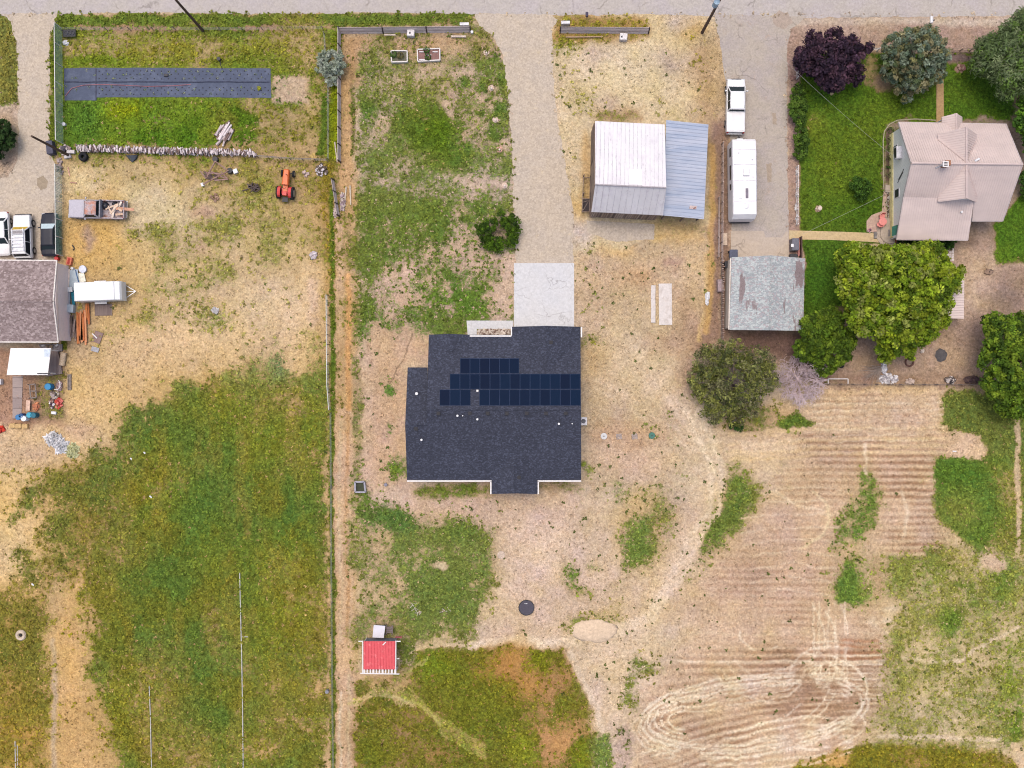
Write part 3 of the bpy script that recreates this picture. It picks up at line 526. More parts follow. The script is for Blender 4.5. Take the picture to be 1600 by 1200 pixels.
k = (polymask([(1100, 830), (1230, 790), (1300, 860), (1300, 960), (1120, 950)], 30, 14) * fbm(X, Y, 40, 4, 33) * 0.5)[..., None]; D[...] = D * (1 - k) + np.array((172, 136, 112)) * k
LT = (234, 216, 180); LT_[0] = LT
for y in (672, 690, 702, 712): stroke([(1140, y + 6), (1250, y), (1480, y - 3)], 5, (216, 186, 134), 0.03, None, 0.6, 5, 3)
for y in (1003, 1013, 1024, 1040, 1052, 1062, 1073, 1085, 1095): stroke([(1270, y), (1376, y + random.uniform(-2, 2))], 2.4, LT, 0, None, 0.81, 2.5, 1)
for y in (1002, 1011, 1020, 1028): stroke([(1315, y), (1372, y + 1)], 4, (168, 116, 78), 0, None, 0.7, 4, 1)
stroke([(1060, 990), (1390, 990)], 4, (216, 190, 148), 0.02, None, 0.5, 4, 2); stroke([(1030, 1035), (1380, 1034)], 3, LT, 0.02, None, 0.68, 4, 2)
for r in range(5):
    stroke(arc(1075, 1125, 75 - r * 11, 42 - r * 7, 100, 265), 3, LT, 0.02, None, 0.95, 3, 1.5)
    stroke([(1075, 1083 + r * 7), (1150, 1066 + r * 9), (1230, 1046 + r * 11), (1290, 1020 + r * 4)], 2.6, LT, 0.02, None, 0.68, 3, 2)
stroke(arc(1250, 1080, 105, 62, -75, 75), 3.4, LT, 0, None, 0.95, 3, 2); stroke(arc(1240, 1090, 90, 70, -80, -10), 3.4, LT, 0, None, 0.81, 3, 2); stroke(arc(1240, 1130, 110, 40, -20, 95), 3, LT, 0, None, 0.81, 3, 2)
stroke(arc(1290, 1070, 60, 60, 200, 290), 2.4, LT, 0, None, 0.68, 3, 2); stroke(arc(1170, 1020, 140, 130, -30, 70), 2.4, LT, 0, None, 0.81, 3, 2); stroke(arc(1150, 1010, 140, 130, -30, 75), 2.4, LT, 0, None, 0.74, 3, 2)
stroke(arc(1180, 1000, 145, 160, -20, 70), 2.4, LT, 0, None, 0.68, 3, 2); stroke(arc(1195, 990, 40, 26, 60, 190), 2.4, LT, 0, None, 0.81, 3, 2)
for r in range(4): stroke(arc(1172, 1118, 186 - r * 9, 62 - r * 6, 0, 360, -7), 3.2, LT, 0.02, None, 0.8, 3, 1.5)
for r in range(4): stroke(arc(1205, 1000, 75 + r * 14, 60 + r * 12, -10, 130, 15), 2.2, LT, 0.02, None, 0.5, 3, 1.5)
for k_ in range(9): stroke([(1150 + k_ * 3, 770 + k_ * 20), (1230, 762 + k_ * 20), (1330 - k_ * 4, 768 + k_ * 20)], 2.2, LT, 0.02, None, 0.42, 3, 3)
for k_ in range(7): stroke([(1272, 632 + k_ * 10), (1474, 628 + k_ * 10)], 2.6, LT, 0.02, None, 0.55, 3, 1)
for x in (1272, 1281, 1296, 1307, 1322): stroke([(x, 940), (x - 2, 990), (x + 3, 1060)], 2.2, LT, 0, None, 0.61, 3, 2)
stroke([(1270, 770), (1295, 790), (1298, 815), (1285, 840), (1250, 860)], 4, (220, 198, 152), 0.02, None, 0.7, 4, 2); stroke([(1200, 760), (1250, 790), (1290, 800)], 3, LT, 0.02, None, 0.54, 4, 3); stroke([(1410, 770), (1418, 800), (1412, 840)], 5, LT, 0.02, None, 0.54, 5, 3); stroke([(1352, 700), (1356, 740)], 6, LT, 0.02, None, 0.68, 5, 3)
for k_ in range(7): stroke([(1000 + k_ * 18, 1172 + k_ * 5), (1120, 1150 + k_ * 9), (1250, 1120 + k_ * 13), (1330, 1120 + k_ * 9)], 3, LT, 0.03, None, 0.81, 4, 3)
for x, y in ((1250, 1170), (1285, 1150), (1386, 968), (1392, 951), (1363, 974)): ell(x, y, 8, 5, (228, 206, 170), 0, None, 0.8, 4, 3)
# wheel-worn bare ways across the straw yard
WY_ = (226, 204, 170)
for off in (-7, 7):
    stroke([(1085 + off, 640), (1105 + off, 690), (1122 + off, 740), (1112 + off, 800), (1078 + off, 860), (1052 + off, 915), (1010 + off, 965), (960, 992 + off), (890, 1003 + off * .6), (800, 1002 + off * .4), (735, 1006)], 10, WY_, 0.0, None, 0.62, 10, 5)
    stroke([(1000 + off, 545), (1030 + off, 600), (1075 + off, 650), (1110 + off, 700)], 7, WY_, 0.02, None, 0.45, 9, 4, brk=0.45)
    stroke([(930, 600 + off), (1000, 640 + off), (1080, 690 + off), (1160, 700 + off * .7), (1260, 692 + off * .7)], 6, WY_, 0.02, None, 0.4, 8, 4, brk=0.45)
ell(850, 870, 44, 34, (218, 190, 164), 0.02, None, 0.8, 18, 8); ell(900, 860, 60, 26, (214, 188, 156), 0.04, None, 0.6, 18, 10); ell(1075, 880, 20, 40, (218, 192, 158), 0.02, None, 0.7, 12, 8, rot=25)
ell(1010, 985, 60, 14, (216, 192, 154), 0.06, None, 0.6, 12, 8); ell(880, 790, 60, 14, (200, 172, 146), 0.1, None, 0.6, 12, 8)
# 9 rough meadow at the bottom
paint([(555, 1070), (640, 1040), (665, 1014), (740, 1012), (800, 1008), (880, 1010), (905, 1060), (928, 1120), (930, 1330), (555, 1330)], (170, 132, 74), 0.74, (98, 102, 34), 1, 6, 3)
ell(860, 1090, 34, 60, (178, 132, 82), 0.22, (116, 108, 44), 0.9, 16, 12); ell(790, 1050, 46, 38, (182, 130, 62), 0.22, (140, 120, 36), 0.85, 16, 12); ell(870, 1160, 40, 34, (200, 148, 92), 0.14, None, 0.8, 14, 10); ell(845, 1030, 20, 18, None, 0.95, (106, 120, 24), 0.8, 8, 6, rot=-40)
ell(875, 1110, 16, 20, None, 0.85, (104, 112, 34), 0.8, 10, 8); ell(740, 1110, 60, 60, None, 0.9, (96, 108, 32), 0.7, 26, 14); ell(820, 1170, 22, 26, None, 0.95, (120, 132, 36), 0.8, 10, 8); ell(915, 1180, 16, 26, None, 0.95, (110, 120, 26), 0.8, 8, 6)
ell(620, 1150, 44, 50, (164, 128, 88), 0.5, (108, 108, 40), 0.9, 20, 14); ell(690, 1180, 40, 30, (170, 128, 72), 0.5, None, 0.7, 16, 12); ell(590, 1180, 24, 26, None, 0.9, (96, 108, 30), 0.7, 12, 8); ell(680, 1040, 34, 18, None, 0.97, (104, 122, 30), 0.8, 10, 6)
for k_ in range(7): stroke(arc(592, 1110, 30 + k_ * 5, 34 - k_ * 2, 190 + k_ * 4, 350), 2.2, (206, 186, 120), 0.2, (150, 156, 84), 0.9, 3, 2)
for k_ in range(6): stroke([(600 + k_ * 8, 1075), (650 + k_ * 6, 1100 + k_ * 3), (690, 1125 + k_ * 5), (760, 1165 + k_ * 4)], 2.4, (184, 172, 92), 0.45, (150, 156, 76), 0.8, 4, 3)
for k_ in range(5): stroke(arc(690, 1090, 60 + k_ * 6, 66 - k_ * 3, 185, 250), 2.4, (180, 170, 90), 0.5, (150, 158, 80), 0.85, 4, 2)
paint([(560, 1054), (640, 1050), (650, 1075), (600, 1080), (562, 1088)], (196, 160, 104), 0.4, g3, 0.9, 8, 5); ell(590, 1010, 50, 50, (196, 166, 118), 0.45, g3, 0.5, 18, 8); ell(638, 1015, 12, 22, None, 0.8, (86, 104, 44), 0.8, 7, 5)
stroke([(640, 1022), (665, 1010), (735, 1007)], 4, (208, 184, 140), 0.15, None, 0.8, 3, 2)
paint([(884, 1010), (960, 1008), (1055, 1030), (1000, 1080), (990, 1120), (988, 1330), (930, 1330), (932, 1150), (915, 1080)], (208, 182, 146), 0.1, g3, 1, 7, 4)
ell(1000, 1045, 22, 12, None, 0.72, (104, 118, 52), 0.85, 9, 6); ell(978, 1085, 10, 20, None, 0.8, (98, 118, 46), 0.85, 7, 5, rot=25); paint([(928, 1145), (955, 1140), (962, 1200), (960, 1330), (934, 1330)], None, 0.85, (102, 122, 58), 0.9, 6, 4); stroke([(975, 1140), (974, 1330)], 20, (196, 168, 140), 0.4, (84, 96, 52), 0.9, 8, 6)
stroke([(890, 1020), (920, 1080), (942, 1140)], 10, (216, 194, 162), 0.02, None, 0.7, 5, 3)
# pasture: mower-wide streaks and tan patches running down the picture
pm_ = polymask(PAST, 20, 14); st1 = sstep((fbm(X, Y * 0.3, 26, 4, 61) - .50) * 5); st2 = sstep((fbm(X, Y, 60, 5, 63) - .47) * 5); st3 = sstep((fbm(X, Y, 26, 4, 65) - .56) * 6)
k = (pm_ * st1 * .55)[..., None]; GR[...] = GR * (1 - k) + np.array((124, 120, 54)) * k; CV -= pm_ * st1 * .07
k = (pm_ * st2 * .5)[..., None]; GR[...] = GR * (1 - k) + np.array((112, 108, 34)) * k; CV -= pm_ * st3 * .14 * sstep((Y - 820) / 300); k = (pm_ * .8)[..., None]; D[...] = D * (1 - k) + np.array((190, 156, 102)) * k
# general small scale mottling of every surface
mm = fbm(X, Y, 46, 5, 41) - 0.5; D *= (1 + 0.16 * mm)[..., None]; D[..., 2] *= 1 - 0.18 * (fbm(X, Y, 30, 4, 43) - 0.5); CV = np.clip(CV + (0.15 + 0.9 * CV * (1 - CV) * 4 * .6) * (fbm(X, Y, 34, 5, 42) - 0.5), 0, 1)
D *= np.array((0.985, 0.99, 1.02)); D = D + (D.mean(-1, keepdims=True) - D) * 0.10; D = np.clip(D, 20, 240)
Dl = lin(D) * KA; Gl = lin(GR) * KA
Vg = np.stack([(X - 800) * S, (600 - Y) * S, np.zeros(X.shape)], -1).reshape(-1, 3)
ny, nx = X.shape; idx = np.arange(nx * ny).reshape(ny, nx)
Fg = np.stack([idx[1:, :-1], idx[1:, 1:], idx[:-1, 1:], idx[:-1, :-1]], -1).reshape(-1, 4)
t = NT('ground_soil_and_grass'); geo = t.n('ShaderNodeNewGeometry').outputs['Position']
aD = t.n('ShaderNodeAttribute', attribute_name='dry').outputs['Color']; aG = t.n('ShaderNodeAttribute', attribute_name='green').outputs['Color']; aC = t.n('ShaderNodeAttribute', attribute_name='cover').outputs['Fac']
n1 = t.noise(geo, 1.1, 8, 0.78, 0.3); n2 = t.noise(geo, 3.0, 5, 0.85); n3 = t.noise(t.mapping(geo, (1, 1, 1), (0, 0, 0.7)), 1.6, 6, 0.8); n4 = t.noise(geo, 5.0, 3, 0.9); n5 = t.noise(geo, 0.22, 4, 0.6); n0 = t.noise(geo, 0.33, 7, 0.72)
nn = t.math('ADD', t.math('MULTIPLY', t.math('SUBTRACT', n1, 0.5), 2.4), t.math('ADD', t.math('MULTIPLY', t.math('SUBTRACT', n2, 0.5), 3.0), t.math('MULTIPLY', t.math('SUBTRACT', n0, 0.5), 2.2)))
cov = t.math('SUBTRACT', t.math('MULTIPLY', aC, 2.1), 1.05)
mask = t.math('ADD', t.math('MULTIPLY', t.math('ADD', cov, nn), 1.7), 0.5, True)
vo = t.n('ShaderNodeTexVoronoi'); vo.inputs['Scale'].default_value = 4.6; t.l(geo, vo.inputs['Vector']); sp = t.n('ShaderNodeSeparateColor'); t.l(vo.outputs['Color'], sp.inputs[0]); cell = t.ramp(sp.outputs[0], 0, 1, 0.87, 1.13); cel2 = t.ramp(sp.outputs[1], 0, 1, 0.72, 1.28)
dry = t.scale(aD, t.ramp(n2, 0.36, 0.64, 0.76, 1.24)); dry = t.scale(dry, cell); dry = t.scale(dry, t.ramp(n4, 0.34, 0.66, 0.80, 1.20))
dry = t.mix(t.ramp(n3, 0.50, 0.66, 0, 0.55), dry, t.mix(1.0, dry, (0.86, 0.72, 0.60, 1), 'MULTIPLY'))
dry = t.mix(t.ramp(t.noise(geo, 0.5, 6, 0.7), 0.48, 0.66, 0, 0.6), dry, t.mix(1.0, dry, (1.05, 1.04, 1.06, 1), 'MULTIPLY'))
grn = t.scale(aG, t.ramp(n2, 0.36, 0.64, 0.55, 1.50)); grn = t.scale(grn, t.ramp(n4, 0.34, 0.66, 0.62, 1.40))
grn = t.scale(grn, cel2); grn = t.mix(1.0, grn, (1.12, 1.03, 1.02, 1), 'MULTIPLY')
grn = t.mix(t.ramp(n3, 0.46, 0.62, 0, 0.75), grn, t.mix(1.0, grn, (1.3, 1.1, 1.05, 1), 'MULTIPLY'))
grn = t.mix(t.ramp(n5, 0.4, 0.62, 0, 0.6), grn, t.mix(1.0, grn, (0.72, 0.96, 1.0, 1), 'MULTIPLY'))
t.l(t.mix(mask, dry, grn), t.b.inputs['Base Color']); t.b.inputs['Roughness'].default_value = 0.95; t.b.inputs['Specular IOR Level'].default_value = 0.12
t.bump(t.math('ADD', n2, t.math('MULTIPLY', mask, 0.5)), 0.55, 0.07)
ground = np_mesh('ground', Vg, Fg, t.m, kind='structure')
for nm, arr in (('dry', Dl), ('green', Gl)):
    a = ground.data.attributes.new(nm, 'FLOAT_COLOR', 'POINT'); cc = np.ones((nx * ny, 4), np.float32); cc[:, :3] = arr.reshape(-1, 3); a.data.foreach_set('color', cc.ravel())
a = ground.data.attributes.new('cover', 'FLOAT', 'POINT'); a.data.foreach_set('value', CV.astype(np.float32).ravel())
def look(px, py):      # what the ground is at some pixels
    ix = np.clip(np.searchsorted(xs, px), 0, nx - 1); iy = np.clip(np.searchsorted(ys, py), 0, ny - 1); return Dl[iy, ix], Gl[iy, ix], CV[iy, ix]
# ---------------------------------------------------------------- roads, drives and paved surfaces
def gravel_mat(name, c, sc=7.0, var=0.2, big=0.10, c2=None, cracks=0.0, c3=None):
    t = NT(name); g = t.n('ShaderNodeNewGeometry').outputs['Position']
    a = t.noise(g, sc, 4, 0.85); b = t.noise(g, 0.35, 6, 0.65); vo = t.n('ShaderNodeTexVoronoi'); vo.inputs['Scale'].default_value = sc; t.l(g, vo.inputs['Vector'])
    sp = t.n('ShaderNodeSeparateColor'); t.l(vo.outputs['Color'], sp.inputs[0])
    base = t.n('ShaderNodeRGB'); base.outputs[0].default_value = C(*c); col = base.outputs[0]
    if c2: col = t.mix(t.ramp(b, 0.42, 0.62), col, C(*c2))
    if c3: col = t.mix(t.ramp(t.noise(g, 0.9, 6, 0.75), 0.58, 0.70), col, C(*c3))
    k = t.math('ADD', t.ramp(a, 0.35, 0.65, 1 - var, 1 + var), t.ramp(sp.outputs[0], 0, 1, -var * 0.7, var * 0.7)); col = t.scale(t.scale(col, k), t.ramp(b, 0.3, 0.7, 1 - big, 1 + big))
    if cracks:
        w_ = t.n('ShaderNodeTexVoronoi', feature='DISTANCE_TO_EDGE'); w_.inputs['Scale'].default_value = cracks
        wv = t.n('ShaderNodeVectorMath', operation='ADD'); nz = t.n('ShaderNodeTexNoise'); nz.inputs['Scale'].default_value = 1.1; nz.inputs['Detail'].default_value = 5; t.l(g, nz.inputs['Vector']); t.l(g, wv.inputs[0]); t.l(nz.outputs['Color'], wv.inputs[1]); t.l(wv.outputs[0], w_.inputs['Vector'])
        ck = t.math('MULTIPLY', t.ramp(w_.outputs['Distance'], 0.0, 0.022, 1, 0), t.ramp(t.noise(g, 0.3, 3, 0.6), 0.46, 0.56)); ck = t.math('MULTIPLY', ck, 0.55, True); col = t.mix(ck, col, t.mix(1.0, col, (0.4, 0.38, 0.36, 1), 'MULTIPLY'))
    t.l(col, t.b.inputs['Base Color']); t.b.inputs['Roughness'].default_value = 0.92; t.b.inputs['Specular IOR Level'].default_value = 0.2; t.bump(a, 0.4, 0.02); return t.m
def ragged(poly, step=6, amp=2.2, seed=0, fine=0.0):
    out = []; n = len(poly)
    for i in range(n):
        p, q = poly[i], poly[(i + 1) % n]; L = math.hypot(q[0] - p[0], q[1] - p[1]); k = max(1, int(L / step))
        for j in range(k):
            x = p[0] + (q[0] - p[0]) * j / k; y = p[1] + (q[1] - p[1]) * j / k
            a = np.array([x]); b = np.array([y]); out.append((x + float(fbm(a, b, 14, 4, seed + 50)[0] - .5) * 4 * amp, y + float(fbm(a, b, 14, 4, seed + 60)[0] - .5) * 4 * amp))
    return out
SHEETS = {}
def sheet(name, poly, z, m, amp=2.2, seed=0, **kw):
    pts = [(x + random.gauss(0, .28 * min(amp, 1.6)), y + random.gauss(0, .28 * min(amp, 1.6))) for x, y in ragged(poly, 3.5, amp, seed)] if amp else poly
    SHEETS.setdefault(name, []).append(poly)
    vs = [W(x, y, 0) + Vector((0, 0, z)) for x, y in pts]; tri = [t if (vs[t[1]] - vs[t[0]]).cross(vs[t[2]] - vs[t[0]]).z > 0 else t[::-1] for t in tessellate_polygon([vs])]
    return MB().add(vs, tri).build(name, m, kind='structure', **kw)
MG = gravel_mat('gravel', (196, 181, 162), 5.5, 0.17, 0.07, (186, 173, 158), c3=(206, 188, 160)); MASP = gravel_mat('worn_asphalt', (182, 171, 158), 6, 0.12, 0.07, (172, 162, 156), 0.33, c3=(176, 158, 144)); MRD = gravel_mat('road_surface', (186, 178, 170), 5, 0.11, 0.06, (180, 172, 170), 0.22, c3=(192, 182, 172))
MCON = gravel_mat('fresh_concrete', (213, 212, 212), 5, 0.08, 0.09, (202, 202, 204), 0.5, c3=(192, 190, 190)); MCT = gravel_mat('tan_concrete', (196, 180, 162), 5, 0.08, 0.05, (188, 174, 160), 0.35); MPATH = gravel_mat('path_paving', (204, 180, 138), 5, 0.12, 0.07, (196, 176, 140)); MFP = gravel_mat('front_path', (178, 148, 104), 5, 0.13, 0.08, (170, 140, 104))
sheet('road', [(-1500, -95), (3200, -95), (3200, 20), (1700, 24), (1240, 28), (1130, 26), (1000, 22), (860, 24), (740, 21), (560, 20), (400, 22), (250, 19), (90, 22), (-10, 24), (-1500, 24)], 0.004, MRD, 1.2, 1)
sheet('gravel_drive', [(-400, 290), (14, 278), (28, 250), (30, 160), (26, 70), (16, 34), (2, 22), (98, 21), (84, 36), (78, 60), (77, 240), (90, 262), (96, 300), (80, 330), (88, 406), (-400, 406)], 0.008, MG, 1.7, 2)
sheet('gravel_driveway', [(742, 21), (862, 22), (872, 30), (862, 46), (864, 110), (872, 190), (884, 260), (896, 330), (896, 412), (806, 412), (803, 330), (800, 240), (793, 150), (786, 90), (770, 56), (748, 40)], 0.008, MG, 1.5, 3)
sheet('gravel_pad', [(916, 345), (1023, 350), (1022, 374), (960, 378), (918, 362)], 0.012, MG, 1.0, 4)
sheet('asphalt_driveway', [(1116, 22), (1262, 26), (1236, 46), (1230, 70), (1231, 300), (1232, 373), (1188, 373), (1186, 362), (1144, 362), (1144, 300), (1141, 200), (1134, 130), (1124, 60)], 0.008, MASP, 1.2, 5)
def kerbed(name, poly, z, m, **kw): return MB().prism([W(x, y)[:2] for x, y in poly][::-1], 0.0, z).build(name, m, kind='structure', **kw)
kerbed('concrete_driveway', [(803, 411), (897, 411), (897, 512), (803, 512)], 0.05, MCON)
kerbed('concrete_walkway', [(729, 501), (802, 501), (802, 514), (745, 514), (745, 527), (731, 527)], 0.05, MCON)
kerbed('concrete_pad', [(1142, 361), (1193, 361), (1196, 371), (1222, 371), (1228, 362), (1232, 362), (1233, 402), (1142, 402)], 0.04, MCT)
kerbed('garden_path', [(1233, 360), (1310, 362), (1362, 364), (1382, 366), (1384, 380), (1362, 378), (1300, 375), (1233, 374)], 0.03, MPATH)
kerbed('front_path', [(1463, 97), (1474, 97), (1475, 215), (1463, 215)], 0.03, MFP)
kerbed('stone_terrace', [(1354, 345), (1362, 336), (1378, 330), (1380, 300), (1385, 300), (1386, 340), (1396, 345), (1396, 384), (1374, 384), (1384, 366), (1354, 362)], 0.035, gravel_mat('terrace_stone', (196, 170, 150), 4, 0.15, 0.08, (188, 160, 146)))
kerbed('round_step_lower', [(1395, 340), (1380, 341), (1374, 346), (1370, 354), (1370, 374), (1376, 382), (1386, 386), (1396, 386)], 0.12, MCT)
kerbed('round_step_upper', [(1396, 344), (1384, 345), (1378, 349), (1375, 356), (1375, 371), (1380, 378), (1388, 381), (1397, 381)], 0.26, MCT)
sheet('planting_bed_soil', [(530 + 0, 0), (531, 0), (531, 1), (530, 1)], 0.006, mat('soil', (96, 78, 66))) if 0 else None
sheet('dark_soil_bed', [(1385, 200), (1393, 200), (1393, 283), (1385, 283)], 0.008, mat('soil', (104, 84, 68), c2=(70, 62, 50)), 0.6, 8)
sheet('dark_soil_bed', [(1384, 300), (1391, 300), (1391, 350), (1384, 350)], 0.012, mat('soil', (96, 78, 66)), 0.6, 9)
sheet('grey_stain_on_drive', [(58, 278), (68, 274), (75, 284), (74, 294), (64, 298), (58, 290)], 0.012, mat('stain', (158, 142, 120), var=0.2), 0.8, 12)
sheet('oil_stain', [(1206, 24), (1218, 16), (1232, 22), (1238, 36), (1226, 46), (1210, 40)], 0.012, mat('stain_brown', (170, 154, 140), var=0.2), 1.6, 13)
sheet('worn_patch', [(1206, 176), (1213, 176), (1214, 194), (1208, 194)], 0.012, mat('stain_patch', (166, 150, 132), var=0.2), 1.2, 14)
sheet('worn_patch', [(1198, 256), (1206, 254), (1206, 284), (1199, 284)], 0.012, mat('stain_patch', (166, 150, 132), var=0.2), 1.6, 15)
# ---------------------------------------------------------------- buildings
MTRIM = mat('white_trim', (232, 228, 226), 0.5, var=0.05, bump=0); MSID = m_boards('white_siding', (226, 224, 218), (214, 212, 206), 0.16, R(90), 0.04, 0.6); MGLS = m_glass(); MDARK = mat('dark_metal', (52, 52, 58), 0.5)
MVENT = mat('vent_black', (36, 36, 44), .6); MPIPE = mat('white_pvc', (228, 228, 230), 0.4, var=0.03, bump=0)
def L3(*p): return [W(*q) for q in p]
def gutter(poly, parent, m, r=0.07, name='gutter'):
    b = MB()
    for a, c in zip(poly, poly[1:]): b.beam(a, c, 0.12, 0.14)
    return b.build(name, m, parent)
def ribs(poly, along, sp, h=0.02, wd=0.04, b=None):
    """raised metal ribs on a planar convex 3-D polygon, running along a ground direction"""
    b = b or MB(); P_ = [Vector(p) for p in poly]; n = (P_[1] - P_[0]).cross(P_[2] - P_[0]).normalized()
    if n.z < 0: n = -n
    dv = Vector((along[0], along[1], 0)).normalized(); pv = Vector((-dv.y, dv.x, 0)); ks = [p.dot(pv) for p in P_]; c = min(ks) + sp * 0.4
    zat = lambda q: P_[0].z - (n.x * (q.x - P_[0].x) + n.y * (q.y - P_[0].y)) / n.z
    while c < max(ks):
        ts = []
        for i in range(len(P_)):
            p, q = P_[i], P_[(i + 1) % len(P_)]; a, d_ = p.dot(pv) - c, q.dot(pv) - c
            if a * d_ < 0: r = p + (q - p) * (a / (a - d_)); ts.append(Vector((r.x, r.y, 0)).dot(dv))
        if len(ts) >= 2:
            t0, t1 = min(ts), max(ts)
            if t1 - t0 > 0.1:
                e = [dv * t + pv * c for t in (t0 + 0.01, t1 - 0.01)]; vs = []
                for q in e:
                    z = zat(q); s_ = pv * wd
                    vs += [Vector((q.x, q.y, 0)) - s_ + Vector((0, 0, zat(Vector((q.x, q.y, 0)) - s_) - 0.004)), Vector((q.x, q.y, z)) + n * h, Vector((q.x, q.y, 0)) + s_ + Vector((0, 0, zat(Vector((q.x, q.y, 0)) + s_) - 0.004))]
                b.add(vs, [(0, 1, 4, 3), (1, 2, 5, 4), (0, 2, 1), (3, 4, 5)])
        c += sp
    return b
def window(wl, parent, c, nrm, w_, h_, name='window'):
    nrm = Vector(nrm).normalized(); sd_ = Vector((0, 0, 1)).cross(nrm); c = Vector(c); b = MB(); b.beam(c - sd_ * w_ / 2, c + sd_ * w_ / 2, 0.08, h_); o = b.build(name, MTRIM, parent)
    g = MB(); g.beam(c + nrm * 0.05 - sd_ * (w_ / 2 - .07), c + nrm * 0.05 + sd_ * (w_ / 2 - .07), 0.03, h_ - .14); g.build('pane', MGLS, o); return o
wpaint = window
def pipe_vent(px, py, z, parent, h=0.45, r=0.06, m=None, name='vent_pipe'): p = W(px, py, z); return MB().cyl(p - Vector((0, 0, 0.1)), r, h, 10).build(name, m or MPIPE, parent)
# --- A: dark-roofed house with solar panels
MDR = m_shingle('dark_shingles', (56, 59, 71), (65, 68, 82), (78, 82, 98), 0.1, 0.15, 0.2)
hA = thing('house', 'single-storey house with a charcoal shingle roof and rows of solar panels', 'house', W(775, 640, 0))
zr = 5.2; ze = 2.7
sp_y = lambda py: ze + (zr - ze) * (750 - py) / 110.0       # south plane height at a photo row
x_w = lambda py: 666 if py < 664 else 634
b = MB()
b.slab(L3((667, 640, zr), (666, 664, sp_y(664)), (633, 664, sp_y(664)), (636, 750, ze), (908, 750, ze), (908, 640, zr)), 0.16)
b.slab(L3((667, 640, zr), (908, 640, zr), (907, 523, 2.6), (670, 523, 2.6)), 0.16)
z2 = sp_y(664); b.slab(L3((633, 664, z2 + .002), (667, 664, z2 + .002), (668, 574, 2.62), (637, 574, 2.62)), 0.16)
for (xl, xr, xm, yf, yb, zt) in ((800, 907, 854, 509, 590, 3.95), (670, 734, 702, 521.5, 553, 3.32)):
    zz = 2.68; zk = zt + 0.03
    b.slab(L3((xl, yf + 1.5, zz), (xm, yf, zk), (xm, yb, zk), (xl, 527, zz)), 0.14); b.slab(L3((xm, yf, zk), (xr, yf + 1.5, zz), (xr, 527, zz), (xm, yb, zk)), 0.14)
b.slab(L3((768, 772, ze), (768, 748, ze + .05), (804, 708, 3.62), (804, 771, 3.62)), 0.14); b.slab(L3((840, 772, ze), (804, 771, 3.62), (804, 708, 3.62), (840, 748, ze + .05)), 0.14)
roofA = b.build('roof', MDR, hA)
b = MB(); b.tube(L3((667, 640, zr - .02), (908, 640, zr - .02)), 0.07, 6); b.tube(L3((634, 664, z2 - .01), (667, 664, z2 - .01)), 0.06, 6); b.tube(L3((854, 510, 3.95), (854, 588, 3.95)), 0.06, 6); b.tube(L3((804, 712, 3.6), (804, 770, 3.6)), 0.06, 6); b.split('ridge_cap', MDR, roofA)
i_ = 5.5
def inset(x, y, z=2.6): return W(x, y, z)[:2]
b = MB(); wp = [(673, 528), (738, 528), (738, 534), (805, 534), (805, 514), (902, 514), (902, 744), (835, 744), (835, 767), (773, 767), (773, 744), (641, 744), (641, 580), (673, 580)]
b.prism([inset(x, y) for x, y in wp][::-1], 0, 2.55)
for (xl, xr, xm, y, zt) in ((805, 902, 854, 514, 3.75), (673, 732, 702, 528, 3.15), (773, 835, 804, 767, 3.4)):
    a = [W(xl, y, 2.6), W(xr, y, 2.6), W(xm, y, zt)]; o_ = Vector((0, -0.12 if y < 600 else 0.12, 0)); b.add([p for p in a] + [p + o_ for p in a], [(0, 1, 2), (5, 4, 3), (0, 3, 4, 1), (1, 4, 5, 2), (2, 5, 3, 0)])
for x, s_ in ((673, 1), (902, -1)):
    a = [W(x, 526, 2.5), W(x, 744, 2.55), W(x, 640, 4.95)]; o_ = Vector((0.12 * s_, 0, 0)); b.add([p for p in a] + [p + o_ for p in a], [(0, 1, 2), (5, 4, 3), (0, 3, 4, 1), (1, 4, 5, 2), (2, 5, 3, 0)])
wallA = b.build('wall', MSID, hA)
b = MB()
for seg in (L3((636, 751.5, ze - .1), (768, 751.5, ze - .1)), L3((840, 751.5, ze - .1), (908, 751.5, ze - .1)), L3((767, 752, ze - .1), (767, 772, ze - .1)), L3((841, 752, ze - .1), (841, 772, ze - .1)), L3((733, 525, ze - .1), (799, 525, ze - .1)), L3((908.5, 511, ze - .1), (908.5, 527, ze - .1)), L3((799.5, 511, ze - .1), (799.5, 525, ze - .1))): b.beam(*seg, 0.14, 0.15)
b.split('gutter', MTRIM, hA)
MVENT_ = 0; n0 = L3((800, 523, 2.6), (800, 640, zr)); npl = lambda px, py: W(px, py, 2.6 + (zr - 2.6) * (py - 523) / 117 + 0.12)
ms = NT('solar_cell_glass'); wn = ms.n('ShaderNodeObjectInfo').outputs['Random']; ms.l(ms.mix(wn, C(8, 24, 50), C(7, 31, 58)), ms.b.inputs['Base Color']); ms.b.inputs['Roughness'].default_value = 0.35; ms.b.inputs['Specular IOR Level'].default_value = 0.06; ms.b.inputs['Metallic'].default_value = 0.0
MFR = mat('panel_frame', (18, 46, 84), 0.4, metal=0.2, bump=0, var=0.05)
def panel_row(x0, x1, n, y0, y1):
    for k in range(n):
        xa = x0 + (x1 - x0) * k / n + 0.10; xb = x0 + (x1 - x0) * (k + 1) / n - 0.10
        q = [npl(xa, y0), npl(xb, y0), npl(xb, y1), npl(xa, y1)]
        f = MB().slab(q, 0.05).build('solar_panel', MFR, hA)
        c = sum(q, Vector()) / 4; MB().slab([p + (c - p) * 0.045 + Vector((0, 0, 0.006)) for p in q], 0.004).build('cells', ms.m, f)
panel_row(719, 811, 6, 560, 583.4); panel_row(703, 906.5, 13, 584.2, 608); panel_row(687, 735, 3, 608.8, 633.5); panel_row(749, 907, 10, 608.8, 633.5)
